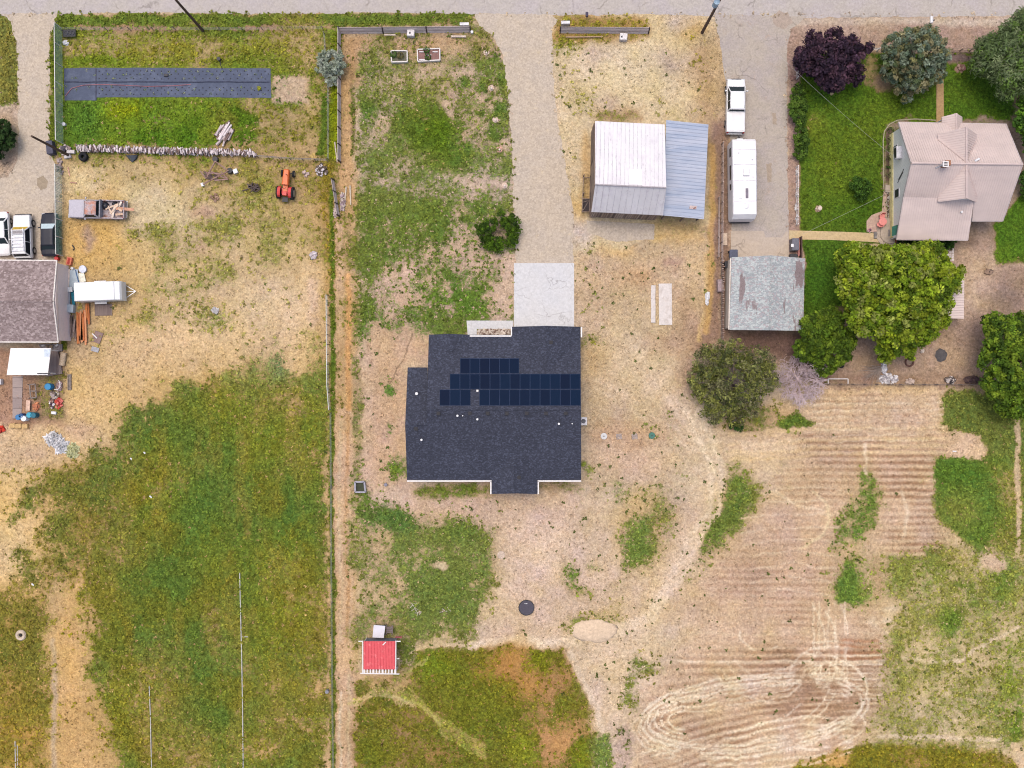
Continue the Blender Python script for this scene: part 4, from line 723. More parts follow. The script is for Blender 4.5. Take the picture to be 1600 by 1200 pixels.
for x in (685, 734, 762, 792, 823, 853, 884): MB().box(W(x, 646, sp_y(646) + 0.05), (0.36, 0.36, 0.16)).build('roof_vent', MVENT, hA)
for x, y, z in ((695, 538, 2.95), (861, 535, 3.75), (650, 670, sp_y(670)), (811, 746, 3.4)): MB().box(W(x, y, z + 0.06), (0.36, 0.36, 0.16)).build('roof_vent', MVENT, hA)
for x, y in ((715, 649.5), (723, 649.5), (746, 655), (873, 662), (894, 662), (659, 687)): pipe_vent(x, y, sp_y(y), hA, 0.5 if x in (715, 746, 873, 659) else 0.25, 0.11 if x in (715, 746, 873, 659) else 0.06)
pipe_vent(651.5, 615, 3.5, hA, 0.6, 0.15); MB().box(W(746, 610.5, 4.75), (0.2, 0.2, 0.12)).build('junction_box', MTRIM, hA)
gd = MB()
for k in range(4): gd.box((W(854, 514, 0).x, W(0, 513.2, 0).y + 0.03, 0.3 + k * 0.56), (4.9, 0.06, 0.54))
gd.build('garage_door', MTRIM, hA)
fd = MB().box((W(770, 0, 0).x, W(0, 533.2, 0).y - 0.25, 1.05), (0.95, 0.08, 2.1)).build('front_door', mat('door_paint', (70, 40, 36)), hA); MB().box((W(770, 0, 0).x - .38, W(0, 533.2, 0).y - 0.17, 1.0), (0.06, 0.1, 0.12)).build('handle', MTRIM, fd)
for x in (660, 700, 870): wpaint(None, hA, (W(x, 0, 2.6).x, W(0, 744, 2.6).y - 0.02, 1.5), (0, -1, 0), 1.5, 1.1)
wpaint(None, hA, (W(804, 0, 2.6).x, W(0, 767, 2.6).y - 0.02, 1.3), (0, -1, 0), 1.8, 2.0); wpaint(None, hA, (W(700, 0, 2.6).x, W(0, 528, 2.6).y + 0.02, 1.5), (0, 1, 0), 1.6, 1.2)
for y in (560, 620, 700): wpaint(None, hA, (W(902, 0, 2.6).x + 0.02, W(0, y, 2.6).y, 1.5), (1, 0, 0), 1.2, 1.0)
# --- B: pink metal roofed farmhouse
MPK = m_metal('pink_roof_metal', (222, 204, 197), (216, 198, 192), along='x', rough=0.45, metal=0.1); MPKR = m_metal('pink_rib_metal', (214, 194, 188), (208, 188, 182), along='x', rough=0.45, metal=0.1)
hB = thing('farmhouse', 'cream farmhouse under a dusty pink ribbed metal roof with crossing gables', 'house', W(1490, 280, 0))
rz, ez, bz, pz = 6.9, 3.2, 4.75, 3.0
NWc, NEc, RW, RE = W(1404, 191, ez), W(1572, 194, ez), W(1424, 255, rz), W(1598, 257, rz)
BW = W(1412, 308, bz); BE = W(1522, 310, bz); SE = W(1567, 345, ez); SM = W(1519, 345, ez); RM = W(1526, 256, rz); PW = W(1401, 374, pz); PE = W(1513, 375, pz)
p1 = [NWc, NEc, RE, RW]; p2 = [RW, RM, BE, BW]; p3 = [RM, RE, SE, SM]; p4 = [BW, BE, PE, PW]
b = MB()
for p in (p1, p2, p3, p4): b.slab(p, 0.12)
ed = 4.8; rd = 6.8
dn = [(W(1466, 214, ed), W(1510, 203, rd)), (W(1510, 203, rd), W(1526, 214, ed))]; apN = W(1510, 254, rd + .02); vl = W(1507, 252, 6.72); 
zN = lambda v: ez + (rz - ez) * (NWc.y - v.y) / (NWc.y - RW.y)
def onN(x, y): return Vector((x, y, ez + (rz - ez) * (NWc.y - y) / (NWc.y - RW.y)))
def onS(x, y): return Vector((x, y, rz + (bz - rz) * (RW.y - y) / (RW.y - BW.y)))
xr = W(1510, 203, rd).x; yfN = W(1510, 203, rd).y; hw = 1.96
yE = NWc.y - (ed - ez) / (rz - ez) * (NWc.y - RW.y); topN = Vector((xr, NWc.y - (rd - ez) / (rz - ez) * (NWc.y - RW.y), rd + .02))
dl = [Vector((xr - hw, yfN + .1, ed)), Vector((xr, yfN + .3, rd)), topN, Vector((xr - hw, yE, ed + .02))]; dr = [Vector((xr, yfN + .3, rd)), Vector((xr + hw, yfN + .1, ed)), Vector((xr + hw, yE, ed + .02)), topN]
yS = W(0, 310, rd).y; yE2 = RW.y - (rz - ed) / (rz - bz) * (RW.y - BW.y); topS = Vector((xr, RW.y - (rz - rd) / (rz - bz) * (RW.y - BW.y), rd + .02))
sl_ = [Vector((xr - hw, yE2, ed + .02)), topS, Vector((xr, yS, rd)), Vector((xr - hw, yS + .0, ed))]; sr_ = [topS, Vector((xr + hw, yE2, ed + .02)), Vector((xr + hw, yS, ed)), Vector((xr, yS, rd))]
# small porch gable at the front
xp = W(1494.5, 177, 4.0).x; yp = W(0, 177, 4.0).y; pe = 3.0; pr = 4.0; hp = 1.06; yq = NWc.y - (pr - ez) / (rz - ez) * (NWc.y - RW.y)
pl = [Vector((xp - hp, yp - .1, pe)), Vector((xp, yp, pr)), Vector((xp, yq, pr)), Vector((xp - hp, NWc.y + .02, pe))]; pr_ = [Vector((xp, yp, pr)), Vector((xp + hp, yp - .1, pe)), Vector((xp + hp, NWc.y + .02, pe)), Vector((xp, yq, pr))]
roofB = b.build('roof', MPK, hB)
for p in (p1, p2, p3, p4): ribs(p, (0, 1), 0.24).build('ribs', MPKR, roofB)
for pp in ((dl, dr), (sl_, sr_), (pl, pr_)):
    gab = MB().slab(pp[0], .1).slab(pp[1], .1).build('gable_roof', MPK, hB)
    for p in pp: ribs(p, (1, 0), 0.24).build('ribs', MPKR, gab)
b = MB()
b.tube([RW + Vector((0, 0, .03)), RE + Vector((0, 0, .03))], 0.11, 6); b.tube([dl[1] + Vector((0, 0, .03)), sr_[3] + Vector((0, 0, .03))], 0.1, 6); b.tube([pl[1], pl[2]], 0.08, 6)
for a, c in ((dl[3], dl[2]), (dr[2], dr[3]), (sl_[0], sl_[1]), (sr_[0], sr_[1])): b.tube([a + Vector((0, 0, .02)), c + Vector((0, 0, .02))], 0.06, 5)
b.split('ridge_cap', MPKR, roofB)
MCRM = m_boards('cream_siding', (250, 248, 244), (244, 242, 236), 0.15, R(90), 0.04, 0.6)
b = MB(); o5 = 0.35; fw_ = [(NWc.x + o5, NWc.y - .45), (NEc.x - o5, NWc.y - .45), (SE.x - o5, SE.y + .45), (W(1519, 345, ez).x, SE.y + .45), (W(1508, 370, 2.8).x, W(0, 368, 2.8).y), (NWc.x + o5, W(0, 368, 2.8).y)]
b.prism([Vector(p) for p in fw_][::-1], 0.0, 2.72)
for x, s_, pts in ((NWc.x + o5, 1, [(NWc.y - .45, 2.7), (W(0, 368, 2.8).y, 2.7), (W(0, 368, 2.8).y, 2.8), (BW.y, bz - .2), (RW.y, rz - .25), (NWc.y - .45, ez - .02)]), (NEc.x - o5, -1, [(NWc.y - .45, 2.7), (SE.y + .45, 2.7), (SE.y + .45, ez - .02), (RE.y, rz - .25), (NWc.y - .45, ez - .02)]), (W(1513, 345, ez).x, -1, [(SE.y + .45, 2.7), (W(0, 368, 2.8).y, 2.7), (W(0, 368, 2.8).y, 2.8), (W(0, 350, 3.4).y, 3.2), (SE.y + .45, 3.45)])):
    n = len(pts); A = [Vector((x, y, z)) for y, z in pts]; B_ = [p + Vector((0.12 * s_, 0, 0)) for p in A]; b.add(A + B_, [tuple(range(n)), tuple(range(n, 2 * n))[::-1]] + [(i, (i + 1) % n, n + (i + 1) % n, n + i) for i in range(n)])
for y, s_ in ((yfN - .25, -1), (yS + .25, 1)):
    A = [Vector((xr - hw + .15, y, ed - .1)), Vector((xr + hw - .15, y, ed - .1)), Vector((xr, y, rd - .2)), Vector((xr, y, ed - 1.5))]; b.add(A + [p + Vector((0, .1 * s_, 0)) for p in A], [(3, 1, 2, 0), (4, 6, 5, 7), (0, 2, 6, 4), (2, 1, 5, 6)])
b.add([Vector((xp - hp + .1, yp - .3, pe - .1)), Vector((xp + hp - .1, yp - .3, pe - .1)), Vector((xp, yp - .3, pr - .1))], [(0, 1, 2)])
wallB = b.build('wall', MCRM, hB)
MB().box((NWc.x + o5 - .03, (NWc.y + W(0, 368, 2.8).y) / 2 - .2, 0.45), (0.1, NWc.y - W(0, 368, 2.8).y - .6, 0.9)).build('foundation_band', mat('cream_yellow', (240, 226, 164), c2=(226, 212, 150), c2s=2), hB)
b = MB(); 
for sx in (-.85, .85): b.cyl((xp + sx, yp - .3, 0), 0.08, 3.0, 8)
b.split('porch_post', MTRIM, hB)
b = MB()
for a, c in ((NWc, RW), (RW, BW), (BW, PW), (NEc, RE), (RE, SE)): b.beam(a - Vector((0, 0, .07)), c - Vector((0, 0, .07)), 0.08, 0.18)
for a, c in ((PW, PE), (SM, SE), (NWc, W(1472, 192.3, ez)), (W(1504, 192.6, ez), NEc)): b.beam(a - Vector((0, 0, .1)), c - Vector((0, 0, .1)), 0.13, 0.12)
b.split('gutter', mat('pale_trim', (196, 184, 182), 0.5, bump=0), hB)
ch = MB().box(W(1477.5, 256.5, 7.2), (0.5, 0.5, 1.3)).build('chimney', mat('brick', (168, 120, 92), c2=(130, 92, 74), c2s=6), hB)
c0 = W(1477.5, 256.5, 7.9); MB().box(c0, (0.46, 0.1, 0.1)).build('flue', MTRIM, ch); b = MB()
for u, v, q, e in ((0, .23, .56, .1), (0, -.23, .56, .1), (.23, 0, .1, .36), (-.23, 0, .1, .36)): b.box(c0 + Vector((u, v, 0)), (q, e, 0.16))
b.build('chimney_cap', MTRIM, ch); MB().box(c0 - Vector((0, 0, .04)), (.36, .36, .06)).build('flue_opening', MDARK, ch)
pipe_vent(1470, 258.5, 6.7, hB, 0.8, 0.13); MB().tube([W(1470, 259, 6.75), W(1462, 262, 6.75)], 0.07, 8).build('vent_pipe', mat('galvanised', (190, 190, 196), 0.4, metal=.3), hB); MB().tube([W(1523, 252, 6.75), W(1530, 248, 6.7)], 0.12, 8).build('vent_pipe', MPIPE, hB); pipe_vent(1501.5, 331.5, 4.15, hB, 0.35, 0.12)
ac = MB().box((NWc.x + o5 - .3, W(0, 238, 3.2).y, 2.9), (0.55, 1.3, 0.75)).build('wall_unit', mat('ac_white', (222, 220, 224), .5, bump=0), hB, bevel=.03); MB().box((NWc.x + o5 - .59, W(0, 238, 3.2).y, 2.9), (0.02, 1.05, 0.6)).build('grille', MDARK, ac)
wpaint(None, hB, (NWc.x + o5 - .02, W(0, 302, 2).y, 2.0), (-1, 0, 0), 0.95, 1.1); wpaint(None, hB, (NWc.x + o5 - .02, W(0, 225, 4).y, 1.6), (-1, 0, 0), 0.9, 1.0)
for x in (1432, 1455, 1540, 1560): wpaint(None, hB, (W(x, 0, 2).x, NWc.y - .44, 1.6), (0, 1, 0), 0.9, 1.2)
for x in (1440, 1480): wpaint(None, hB, (W(x, 0, 2).x, W(0, 368, 2.8).y - .02, 1.5), (0, -1, 0), 1.1, 1.1)
MB().box((xp, NWc.y - .4, 1.2), (0.95, .08, 2.1)).build('front_door', mat('green_door', (60, 84, 66)), hB)
b = MB(); 
for y, z in ((282, 2.4), (286, 2.2)): b.tube([Vector((NWc.x + o5 - .06, W(0, y, 2).y, z)), Vector((NWc.x + o5 - .06, W(0, y - 12, 2).y, z + 1.4))], 0.03, 5)
b.build('service_cable', MDARK, hB)
aw = MB().slab([W(1394, 354, 2.55), W(1403, 351, 2.85), W(1403, 366, 2.85), W(1394, 369, 2.55)], 0.06).build('door_awning', mat('green_awning', (36, 96, 80), .6), hB)
# --- C: garage with bleached shingles
MGR = m_shingle('bleached_shingles', (158, 164, 166), (186, 192, 190), (172, 162, 164), 0.14, 0.2, 0.36, patch=(140, 126, 126))
hC = thing('garage', 'square garage with a bleached grey-green shingle roof losing patches of shingle', 'garage', W(1198, 460, 0))
e_, r_ = 2.5, 3.3; ap = lambda x, y, z: W(x, y, z)
gW = [W(1143, 402, e_), W(1205, 399, r_), W(1203, 516, r_), W(1140, 515.5, e_)]; gE = [W(1205, 399, r_), W(1257.5, 403.5, e_), W(1255, 517, e_), W(1203, 516, r_)]
b = MB().slab(gW, 0.1); b.slab(gE, 0.1); rC = b.build('roof', MGR, hC); MB().tube([gW[1], gW[2]], 0.07, 6).build('ridge_cap', MGR, rC)
pC = [W(1142, 404.5, 2.5), W(1254.5, 405.5, 2.5), W(1252, 513, 2.5), W(1139.5, 512, 2.5)]; b = MB().prism([p[:2] for p in pC][::-1], 0, 2.38)
for y0, xx in ((404.5, (1142, 1254.5)), (512.5, (1139.5, 1252))):
    A = [W(xx[0], y0, 2.4), W(xx[1], y0, 2.4), W(1204, y0, 3.15)]; o_ = Vector((0, -.1 if y0 < 450 else .1, 0)); b.add(A + [p + o_ for p in A], [(0, 1, 2), (5, 4, 3), (0, 3, 4, 1), (1, 4, 5, 2), (2, 5, 3, 0)])
b.build('wall', mat('stucco', (206, 194, 180), .85, var=.08), hC)
MB().beam(W(1141.3, 403, 2.4), W(1138.6, 515, 2.4), 0.12, 0.12).build('gutter', mat('pale_gutter', (214, 204, 192), .5, bump=0), hC)
b = MB()
for k in range(4): b.box((W(1190, 0, 0).x, W(0, 403.9, 2.4).y, 0.3 + k * 0.52), (4.6, 0.06, 0.5))
b.build('garage_door', MTRIM, hC); MB().cyl(W(1252, 514.5, 2.7), .12, .18, 10).build('vent_pipe', MPIPE, hC)
wpaint(None, hC, (W(1200, 0, 2).x, W(0, 512.5, 2.4).y - .03, 1.5), (0, -1, 0), 1.0, .8)
# --- D: house at the left edge
MBR = m_shingle('brown_grey_shingles', (134, 118, 116), (158, 142, 140), (176, 160, 158), 0.15, 0.22, 0.28)
hD = thing('house', 'grey-brown shingled house with a pale gable wall beside the lumber pile', 'house', W(0, 470, 0))
eD, rD = 2.8, 4.3; p1d = [W(-130, 405.5, eD), W(88.5, 407, eD), W(83, 471, rD), W(-135, 470, rD)]; p2d = [W(-135, 470, rD), W(83, 471, rD), W(91, 534.5, eD), W(-130, 534, eD)]
b = MB().slab(p1d, .14); b.slab(p2d, .14); rD_ = b.build('roof', MBR, hD); MB().tube([p1d[3], p1d[2]], .09, 6).build('ridge_cap', MBR, rD_)
b = MB(); b.prism([p[:2] for p in (W(-126, 409.5, eD), W(90, 411, 2.7), W(93, 531, 2.7), W(-126, 530, eD))][::-1], 0, 2.66); A = [W(90, 411, 2.66), W(92.6, 531, 2.66), W(87, 471, 4.05)]; b.add(A + [p - Vector((.12, 0, 0)) for p in A], [(0, 1, 2), (5, 4, 3), (0, 3, 4, 1), (1, 4, 5, 2), (2, 5, 3, 0)])
b.build('wall', mat('pale_wall', (246, 230, 226), .8, var=.05, c2=(236, 222, 220)), hD)
b = MB()
for a, c in ((p1d[0], p1d[1]), (p1d[1], p1d[2]), (p1d[2], p2d[2]), (p2d[2], p2d[3])): b.beam(a - Vector((0, 0, .06)), c - Vector((0, 0, .06)), .12, .16)
b.split('gutter', mat('pale_fascia', (222, 214, 208), .5, bump=0), hD)
# --- E: barn and its lean-to
MWR = m_metal('whitewashed_metal', (236, 233, 236), (224, 219, 226), (182, 174, 184), along='y', rough=.5, metal=.05, sc=1.6, t2=(.5, .7)); MBL = m_metal('galvanised_blue', (182, 188, 204), (160, 172, 194), (216, 218, 228), along='x', rough=.38, sc=.9, metal=.15, t2=(.4, .6))
MBW = m_boards('weathered_boards', (146, 126, 114), (92, 76, 70), 0.17, 0, 0.4)
hE = thing('barn', 'old weathered-board barn with a white metal saltbox roof', 'barn', W(975, 270, 0))
eN, rE_, eS = 3.5, 6.9, 3.9
q1 = [W(930, 189, eN), W(1038.5, 194.5, eN), W(1041, 293.5, rE_), W(930, 288.5, rE_)]; q2 = [W(930, 288.5, rE_), W(1041, 293.5, rE_), W(1036, 336.5, eS), W(924, 331, eS)]
b = MB().slab(q1, .08); b.slab(q2, .08); rE = b.build('roof', MWR, hE); rb = MB(); ax_ = (q2[3] - q2[0]); ribs(q1, (ax_.x, ax_.y), .42, .02, .03, rb); ribs(q2, (ax_.x, ax_.y), .62, .03, .03, rb); rb.build('ribs', mat('white_seam', (214, 210, 216), .5, bump=0), rE)
MB().tube([q1[3] + Vector((0, 0, .03)), q1[2] + Vector((0, 0, .03))], .09, 6).build('ridge_cap', mat('ridge_grey', (170, 164, 168), .6), rE)
zq = lambda px, py: W(px, py, 3.5 + 3.4 * (py - 190) / 100 + .03)
MB().slab([zq(983, 264), zq(1003, 265), zq(1003, 289), zq(983, 288)], .02).build('roof_patch', mat('bright_patch', (248, 246, 248), .5, var=.02, bump=0), rE)
b = MB(); bw = [W(921, 193, 0), W(1028, 197, 0), W(1025, 347, 0), W(918.5, 342, 0)]; bw = [(W(928, 192, eN)), W(1036, 197, eN), W(1031, 334, 3.85), W(925.5, 329, 3.85)]; b.prism([p[:2] for p in bw][::-1], 0, 3.4)
for A in ([bw[0], W(929, 288, 6.7), bw[3]], [bw[1], W(1039, 293, 6.7), bw[2]]):
    A = [Vector((A[0].x, A[0].y, 3.38)), Vector((A[1].x, A[1].y, 6.6)), Vector((A[2].x, A[2].y, 3.38))]; o_ = Vector((.1 if A[0].x < 12 else -.1, 0, 0)); b.add(A + [p + o_ for p in A], [(0, 1, 2), (5, 4, 3), (0, 3, 4, 1), (1, 4, 5, 2), (2, 5, 3, 0)])
b.build('wall', MBW, hE)
b = MB(); s0, s1 = W(921, 341.5, 0), W(1024, 346.5, 0)
s0 = Vector((bw[3].x, bw[3].y - .03, 0)); s1 = Vector((bw[2].x, bw[2].y - .03, 0)); n = 30
for k in range(n):
    if random.random() < .75: a = s0.lerp(s1, (k + .5) / n); b.beam(a + Vector((0, 0, .05)), a + Vector((0, 0, random.uniform(2.9, 3.35))), .15, .04, up=Vector((0, 1, 0)))
b.build('board', m_boards('bleached_boards', (190, 172, 158), (150, 128, 112), .3, 0, .3), hE)
lt = thing('lean_to', 'blue-grey corrugated metal lean-to against the east side of the barn', 'lean-to', W(1070, 265, 0))
l1 = [W(1041, 187.5, 3.5), W(1107, 194.5, 2.9), W(1100, 342.5, 2.9), W(1035.5, 336.5, 3.5)]
rL = MB().slab(l1, .05).build('roof', MBL, lt); rb = MB(); dv_ = l1[1] - l1[0]; ribs(l1, (dv_.x, dv_.y), .36, .03, .04, rb); rb.build('ribs', MBL, rL)
MB().slab([W(1078, 321, 3.17), W(1089, 322, 3.08), W(1088, 327, 3.08), W(1077, 326, 3.17)], .02).build('roof_patch', mat('rust_patch', (206, 186, 180), .7, c2=(120, 70, 60), c2s=5), rL)
b = MB()
for x, y in ((1102, 199), (1101, 230), (1099, 262), (1098, 300), (1096, 337), (1040, 335), (1070, 338)): p = W(x, y, 2.8); b.beam(Vector((p.x, p.y, 0)), Vector((p.x, p.y, 2.82)), .14, .14)
b.split('post', MBW, lt); b = MB(); A = [W(1103, 198, 2.8), W(1097, 338, 2.8)]; n = 40
for k in range(n):
    if k < 30: a = A[0].lerp(A[1], (k + .5) / n); b.beam(Vector((a.x, a.y, 0)), Vector((a.x, a.y, 2.7)), .03, A and .48, up=Vector((0, 1, 0)))
b.build('wall', MBW, lt)
# wooden rack beside the barn
rk = thing('cattle_rack', 'rough timber rack frame standing along the west wall of the barn', 'rack', W(916, 305, 0))
b = MB()
for z in (.3, .75, 1.2):
    c4 = [W(911.5, 277, z), W(922.5, 277, z), W(921, 331, z), W(909.5, 331, z)]
    for i in range(4): b.beam(c4[i], c4[(i + 1) % 4], .06, .12)
b.beam(W(911, 310, 1.2), W(922, 311, 1.2), .06, .12); b.beam(W(910.5, 316, 1.2), W(921, 313, 1.2), .05, .1); b.beam(W(911, 329, 1.2), W(920, 313, 1.2), .05, .1); b.split('rail', MBW, rk)
b = MB()
for x, y in ((911.5, 277), (922.5, 277), (921, 331), (909.5, 331), (911, 305), (922, 305)): p = W(x, y, 0); b.beam(p, p + Vector((0, 0, 1.4)), .1, .1)
b.split('post', MBW, rk); MB().prism([W(x, y)[:2] for x, y in ((911, 312), (921, 312), (920.5, 330), (910, 330))][::-1], 0.05, .3).build('floor_deck', mat('dark_deck', (74, 64, 66)), rk)
# --- F: red coop
hF = thing('chicken_coop', 'small coop with a faded red metal roof and white slatted front', 'coop', W(594, 1025, 0))
eF, rF = 2.0, 2.5; fq = [W(568, 1002, rF), W(618, 1002, rF), W(617, 1046, eF), W(568, 1046, eF)]
rf = MB().slab(fq, .05).build('roof', mat('faded_red', (222, 92, 98), .55, var=.06, c2=(232, 124, 126), c2s=1.6, c2t=(.56, .66), bump=.05), hF); rb = MB(); ribs(fq, (0, 1), .3, .02, .03, rb); rb.build('ribs', mat('faded_red_rib', (206, 76, 84), .6, bump=0), rf)
b = MB()
for a, c in ((W(566.8, 1001, 2.45), W(566.8, 1052, 1.9)), (W(618.6, 1001, 2.45), W(618.4, 1052, 1.9)), (W(563, 1052, 1.9), W(624, 1053, 1.9)), (W(560, 1002, 2.3), W(568, 1002, 2.3)), (W(618, 1002, 2.3), W(626, 1002, 2.3)), (W(618, 1029, 1.9), W(624, 1029, 1.9))): b.beam(a, c, .1, .1)
b.split('frame', MTRIM, hF); b = MB()
for k in range(11): x = 569 + k * 4.8; b.beam(W(x, 1045.5, 1.93), W(x, 1052.5, 1.86), .13 if k % 3 else .2, .04)
b.split('slat', MTRIM, hF); b = MB(); wf = [W(569, 1004, 2.2), W(616, 1004, 2.2), W(616, 1044, 1.9), W(569, 1044, 1.9)]; b.prism([p[:2] for p in wf][::-1], .35, 1.9); b.build('wall', mat('grey_coop', (130, 128, 136), .8), hF)
b = MB()
for x, y in ((569, 1004), (616, 1004), (618, 1050), (567, 1050), (592, 1050)): p = W(x, y, 1.9); b.beam(Vector((p.x, p.y, 0)), Vector((p.x, p.y, 1.9)), .1, .1)
b.split('post', MTRIM, hF); MB().prism([p[:2] for p in (W(567, 1003, 1.), W(618, 1003, 1.), W(618, 1050, 1.), W(567, 1050, 1.))][::-1], .28, .34).build('floor', MBW, hF)
MB().beam(W(598, 1008, 2.5), W(603, 1003, 2.56), .1, .03).build('roof_lath', MTRIM, hF)
nb = thing('nest_box', 'small hutch with a white lid touching the north side of the red coop', 'hutch', W(592, 987, 0))
MB().slab([W(584, 976.5, 1.5), W(602, 978, 1.5), W(599.5, 997, 1.3), W(582, 996, 1.3)], .05).build('lid', mat('white_lid', (226, 224, 232), .5, var=.04), nb); MB().prism([W(x, y, 1.2)[:2] for x, y in ((585, 979), (601, 980), (598.5, 995), (584, 994))][::-1], .3, 1.24).build('box', mat('dark_box', (60, 66, 64)), nb)
b = MB()
for x, y in ((585, 979), (601, 980), (598.5, 995), (584, 994)): p = W(x, y, 1.2); b.beam(Vector((p.x, p.y, 0)), Vector((p.x, p.y, .4)), .08, .08)
b.split('leg', MBW, nb)
pt = thing('pallet_crate', 'grey wooden crate on legs next to the white-lidded hutch', 'crate', W(609, 983, 0)); b = MB()
for k in range(4): b.beam(W(604, 980 + k * 2.6, .8), W(613, 980 + k * 2.6, .8), .13, .04)
b.split('slat', mat('grey_wood', (126, 112, 112)), pt); b = MB()
for x in (604, 613): b.beam(W(x, 977, .75), W(x, 990, .75), .1, .08); [b.beam(W(x, y, 0), W(x, y, 0) + Vector((0, 0, .75)), .08, .08) for y in (978, 989)]
b.split('frame', mat('grey_wood', (126, 112, 112)), pt)
# --- G: metal-roofed shelter under the big tree
hG = thing('garden_shelter', 'open shelter with a pinkish corrugated roof half hidden by the big tree', 'shelter', W(1490, 455, 0))
gq = [W(1470, 406, 2.6), W(1507, 424, 2.6), W(1506, 498, 2.5), W(1472, 497, 2.5)]
rg_ = MB().slab(gq, .05).build('roof', MPK, hG); rb = MB(); ribs(gq, (1, 0.02), .26, .03, .04, rb); rb.build('ribs', MPKR, rg_); b = MB()
for x, y in ((1474, 414), (1503, 428), (1503, 494), (1475, 494)): p = W(x, y, 2.5); b.cyl((p.x, p.y, 0), .07, 2.5, 8)
b.split('post', MTRIM, hG)
# --- patio cover and deck at the left
hP = thing('patio_cover', 'flat white patio cover south of the grey-brown house', 'patio cover', W(45, 565, 0))
pq = [W(16.5, 544, 2.5), W(79.5, 544, 2.5), W(74.5, 586, 2.4), W(10.5, 586, 2.4)]; pc = MB().slab(pq, .08).build('roof', mat('white_panel', (246, 244, 242), .45, var=.02, bump=0), hP)
MB().slab([W(69, 545, 2.53), W(78.8, 545, 2.53), W(77, 557.5, 2.5), W(69, 557.5, 2.5)], .01).build('clear_panel', mat('blue_panel', (202, 214, 228), .4, bump=0), pc); MB().beam(W(58, 583.5, 2.53), W(78, 583.5, 2.53), .1, .06).build('batten', MDARK, pc)
b = MB()
for x, y in ((19, 547), (76, 547), (72, 583), (14, 583)): p = W(x, y, 2.4); b.beam(Vector((p.x, p.y, 0)), Vector((p.x, p.y, 2.42)), .12, .12)
b.split('post', MTRIM, hP)
MDK = m_boards('deck_boards', (156, 140, 134), (132, 114, 108), .16, 0, .2)
kerbed('wooden_deck', [(70, 548), (92, 549), (95, 560), (99, 584), (74, 588)], .3, MDK); kerbed('wooden_deck', [(62, 538), (98, 538), (98, 549), (66, 548)], .22, mat('grey_slab', (150, 142, 144), c2=(110, 100, 100), c2s=3))
kerbed('paved_edge', [(20, 588), (36, 588), (34, 652), (20, 655)], .06, m_boards('edge_stone', (168, 152, 146), (140, 124, 120), 1.1, R(90), .1))
# ---------------------------------------------------------------- vehicles (built facing +y, then turned)
MTY = mat('tyre_rubber', (38, 38, 42), .85, var=.1); MRIM = mat('wheel_rim', (168, 170, 176), .35, metal=.6, var=.05, bump=0); MCHR = mat('chrome', (190, 192, 198), .2, metal=.8, var=.03, bump=0)
MLH = m_glass('headlight_glass', (200, 204, 210)); MLT = m_glass('tail_light_glass', (150, 24, 22)); MCG = m_glass('car_glass', (44, 56, 62))
def wheel(root, x, y, r=.36, wd=.24, name='wheel', rim=True):
    o = thing_part(name, root); q = MB(); q.tube([(x - wd / 2, y, r), (x - wd / 2 + .03, y, r), (x + wd / 2 - .03, y, r), (x + wd / 2, y, r)], [r * .93, r, r, r * .93], 22); w_ = q.build(name, MTY, root, local=True)
    sx = 1 if x > 0 else -1
    if rim: MB().tube([(x + sx * wd / 2 - sx * .02, y, r), (x + sx * (wd / 2 + .015), y, r)], r * .6, 14).build('rim', MRIM, w_, local=True)
    return w_
def thing_part(*a): return None
def hull(secs):
    """secs: (y, half width, z bottom, z shoulder, z top, crown)"""
    out = []
    for y, w_, zb, zs, zt, cr in secs:
        h = [(w_ * .86, zb), (w_ * .97, zb + .12), (w_, (zb + zs) / 2), (w_ * .985, zs), (w_ * .93, zt - .03), (w_ * .8, zt), (w_ * .4, zt + cr)]
        out.append([(x, y, z) for x, z in h] + [(-x, y, z) for x, z in h[::-1]])
    return MB().loft(out)
def cab(root, body_m, y, wb, wt, zb, zt, glass_m=None, roof_m=None, pil=True):
    """y = (windscreen base, roof front, roof rear, rear glass base)"""
    y0, y1, y2, y3 = y; g = MB(); rows = [(y0, wb * .93, zb, zb + .02), (y1, wt, zb, zt - .05), (y2, wt, zb, zt - .05), (y3, wb * .93, zb, zb + .02)]
    P0 = [(-wb, y0), (wb, y0), (wb, y3), (-wb, y3)]; P1 = [(-wt, y1), (wt, y1), (wt, y2), (-wt, y2)]
    g.add([(a, b_, zb) for a, b_ in P0] + [(a, b_, zt - .04) for a, b_ in P1], [(3, 2, 1, 0), (4, 5, 6, 7), (0, 1, 5, 4), (1, 2, 6, 5), (2, 3, 7, 6), (3, 0, 4, 7)]); g.build('windows', glass_m or MCG, root, local=True)
    e = .03; r = MB(); n = 6; S_ = []
    for yy_, dz in ((y1 + .1, -.055), (y1, 0), ((y1 + y2) / 2, .035), (y2, 0), (y2 - .1, -.055)): S_.append([(x * wt, yy_, zt - .05 + (0 if abs(x) > .95 else .05) + dz - (.02 if abs(x) > .6 else 0)) for x in (-1.03, -.9, -.5, 0, .5, .9, 1.03)] + [(x * wt, yy_, zt - .09 + dz) for x in (1.03, 0, -1.03)])
    r.loft(S_); r.build('roof', roof_m or body_m, root, local=True, smooth=False)
    p = MB()
    for sx in (-1, 1):
        p.beam((sx * wb, y0, zb), (sx * wt, y1, zt - .05), .09, .07); p.beam((sx * wb, y3, zb), (sx * wt, y2, zt - .05), .12, .07)
        if pil:
            ym = (y1 + y2) / 2; p.beam((sx * (wb + .005), ym, zb), (sx * (wt + .005), ym, zt - .05), .05, .1)
    p.split('pillar', body_m, root, local=True)
def mirrors(root, m, y, w_, z):
    for sx in (-1, 1): MB().box((sx * (w_ + .13), y, z), (.2, .13, .16)).build('mirror', m, root, local=True, bevel=.03)
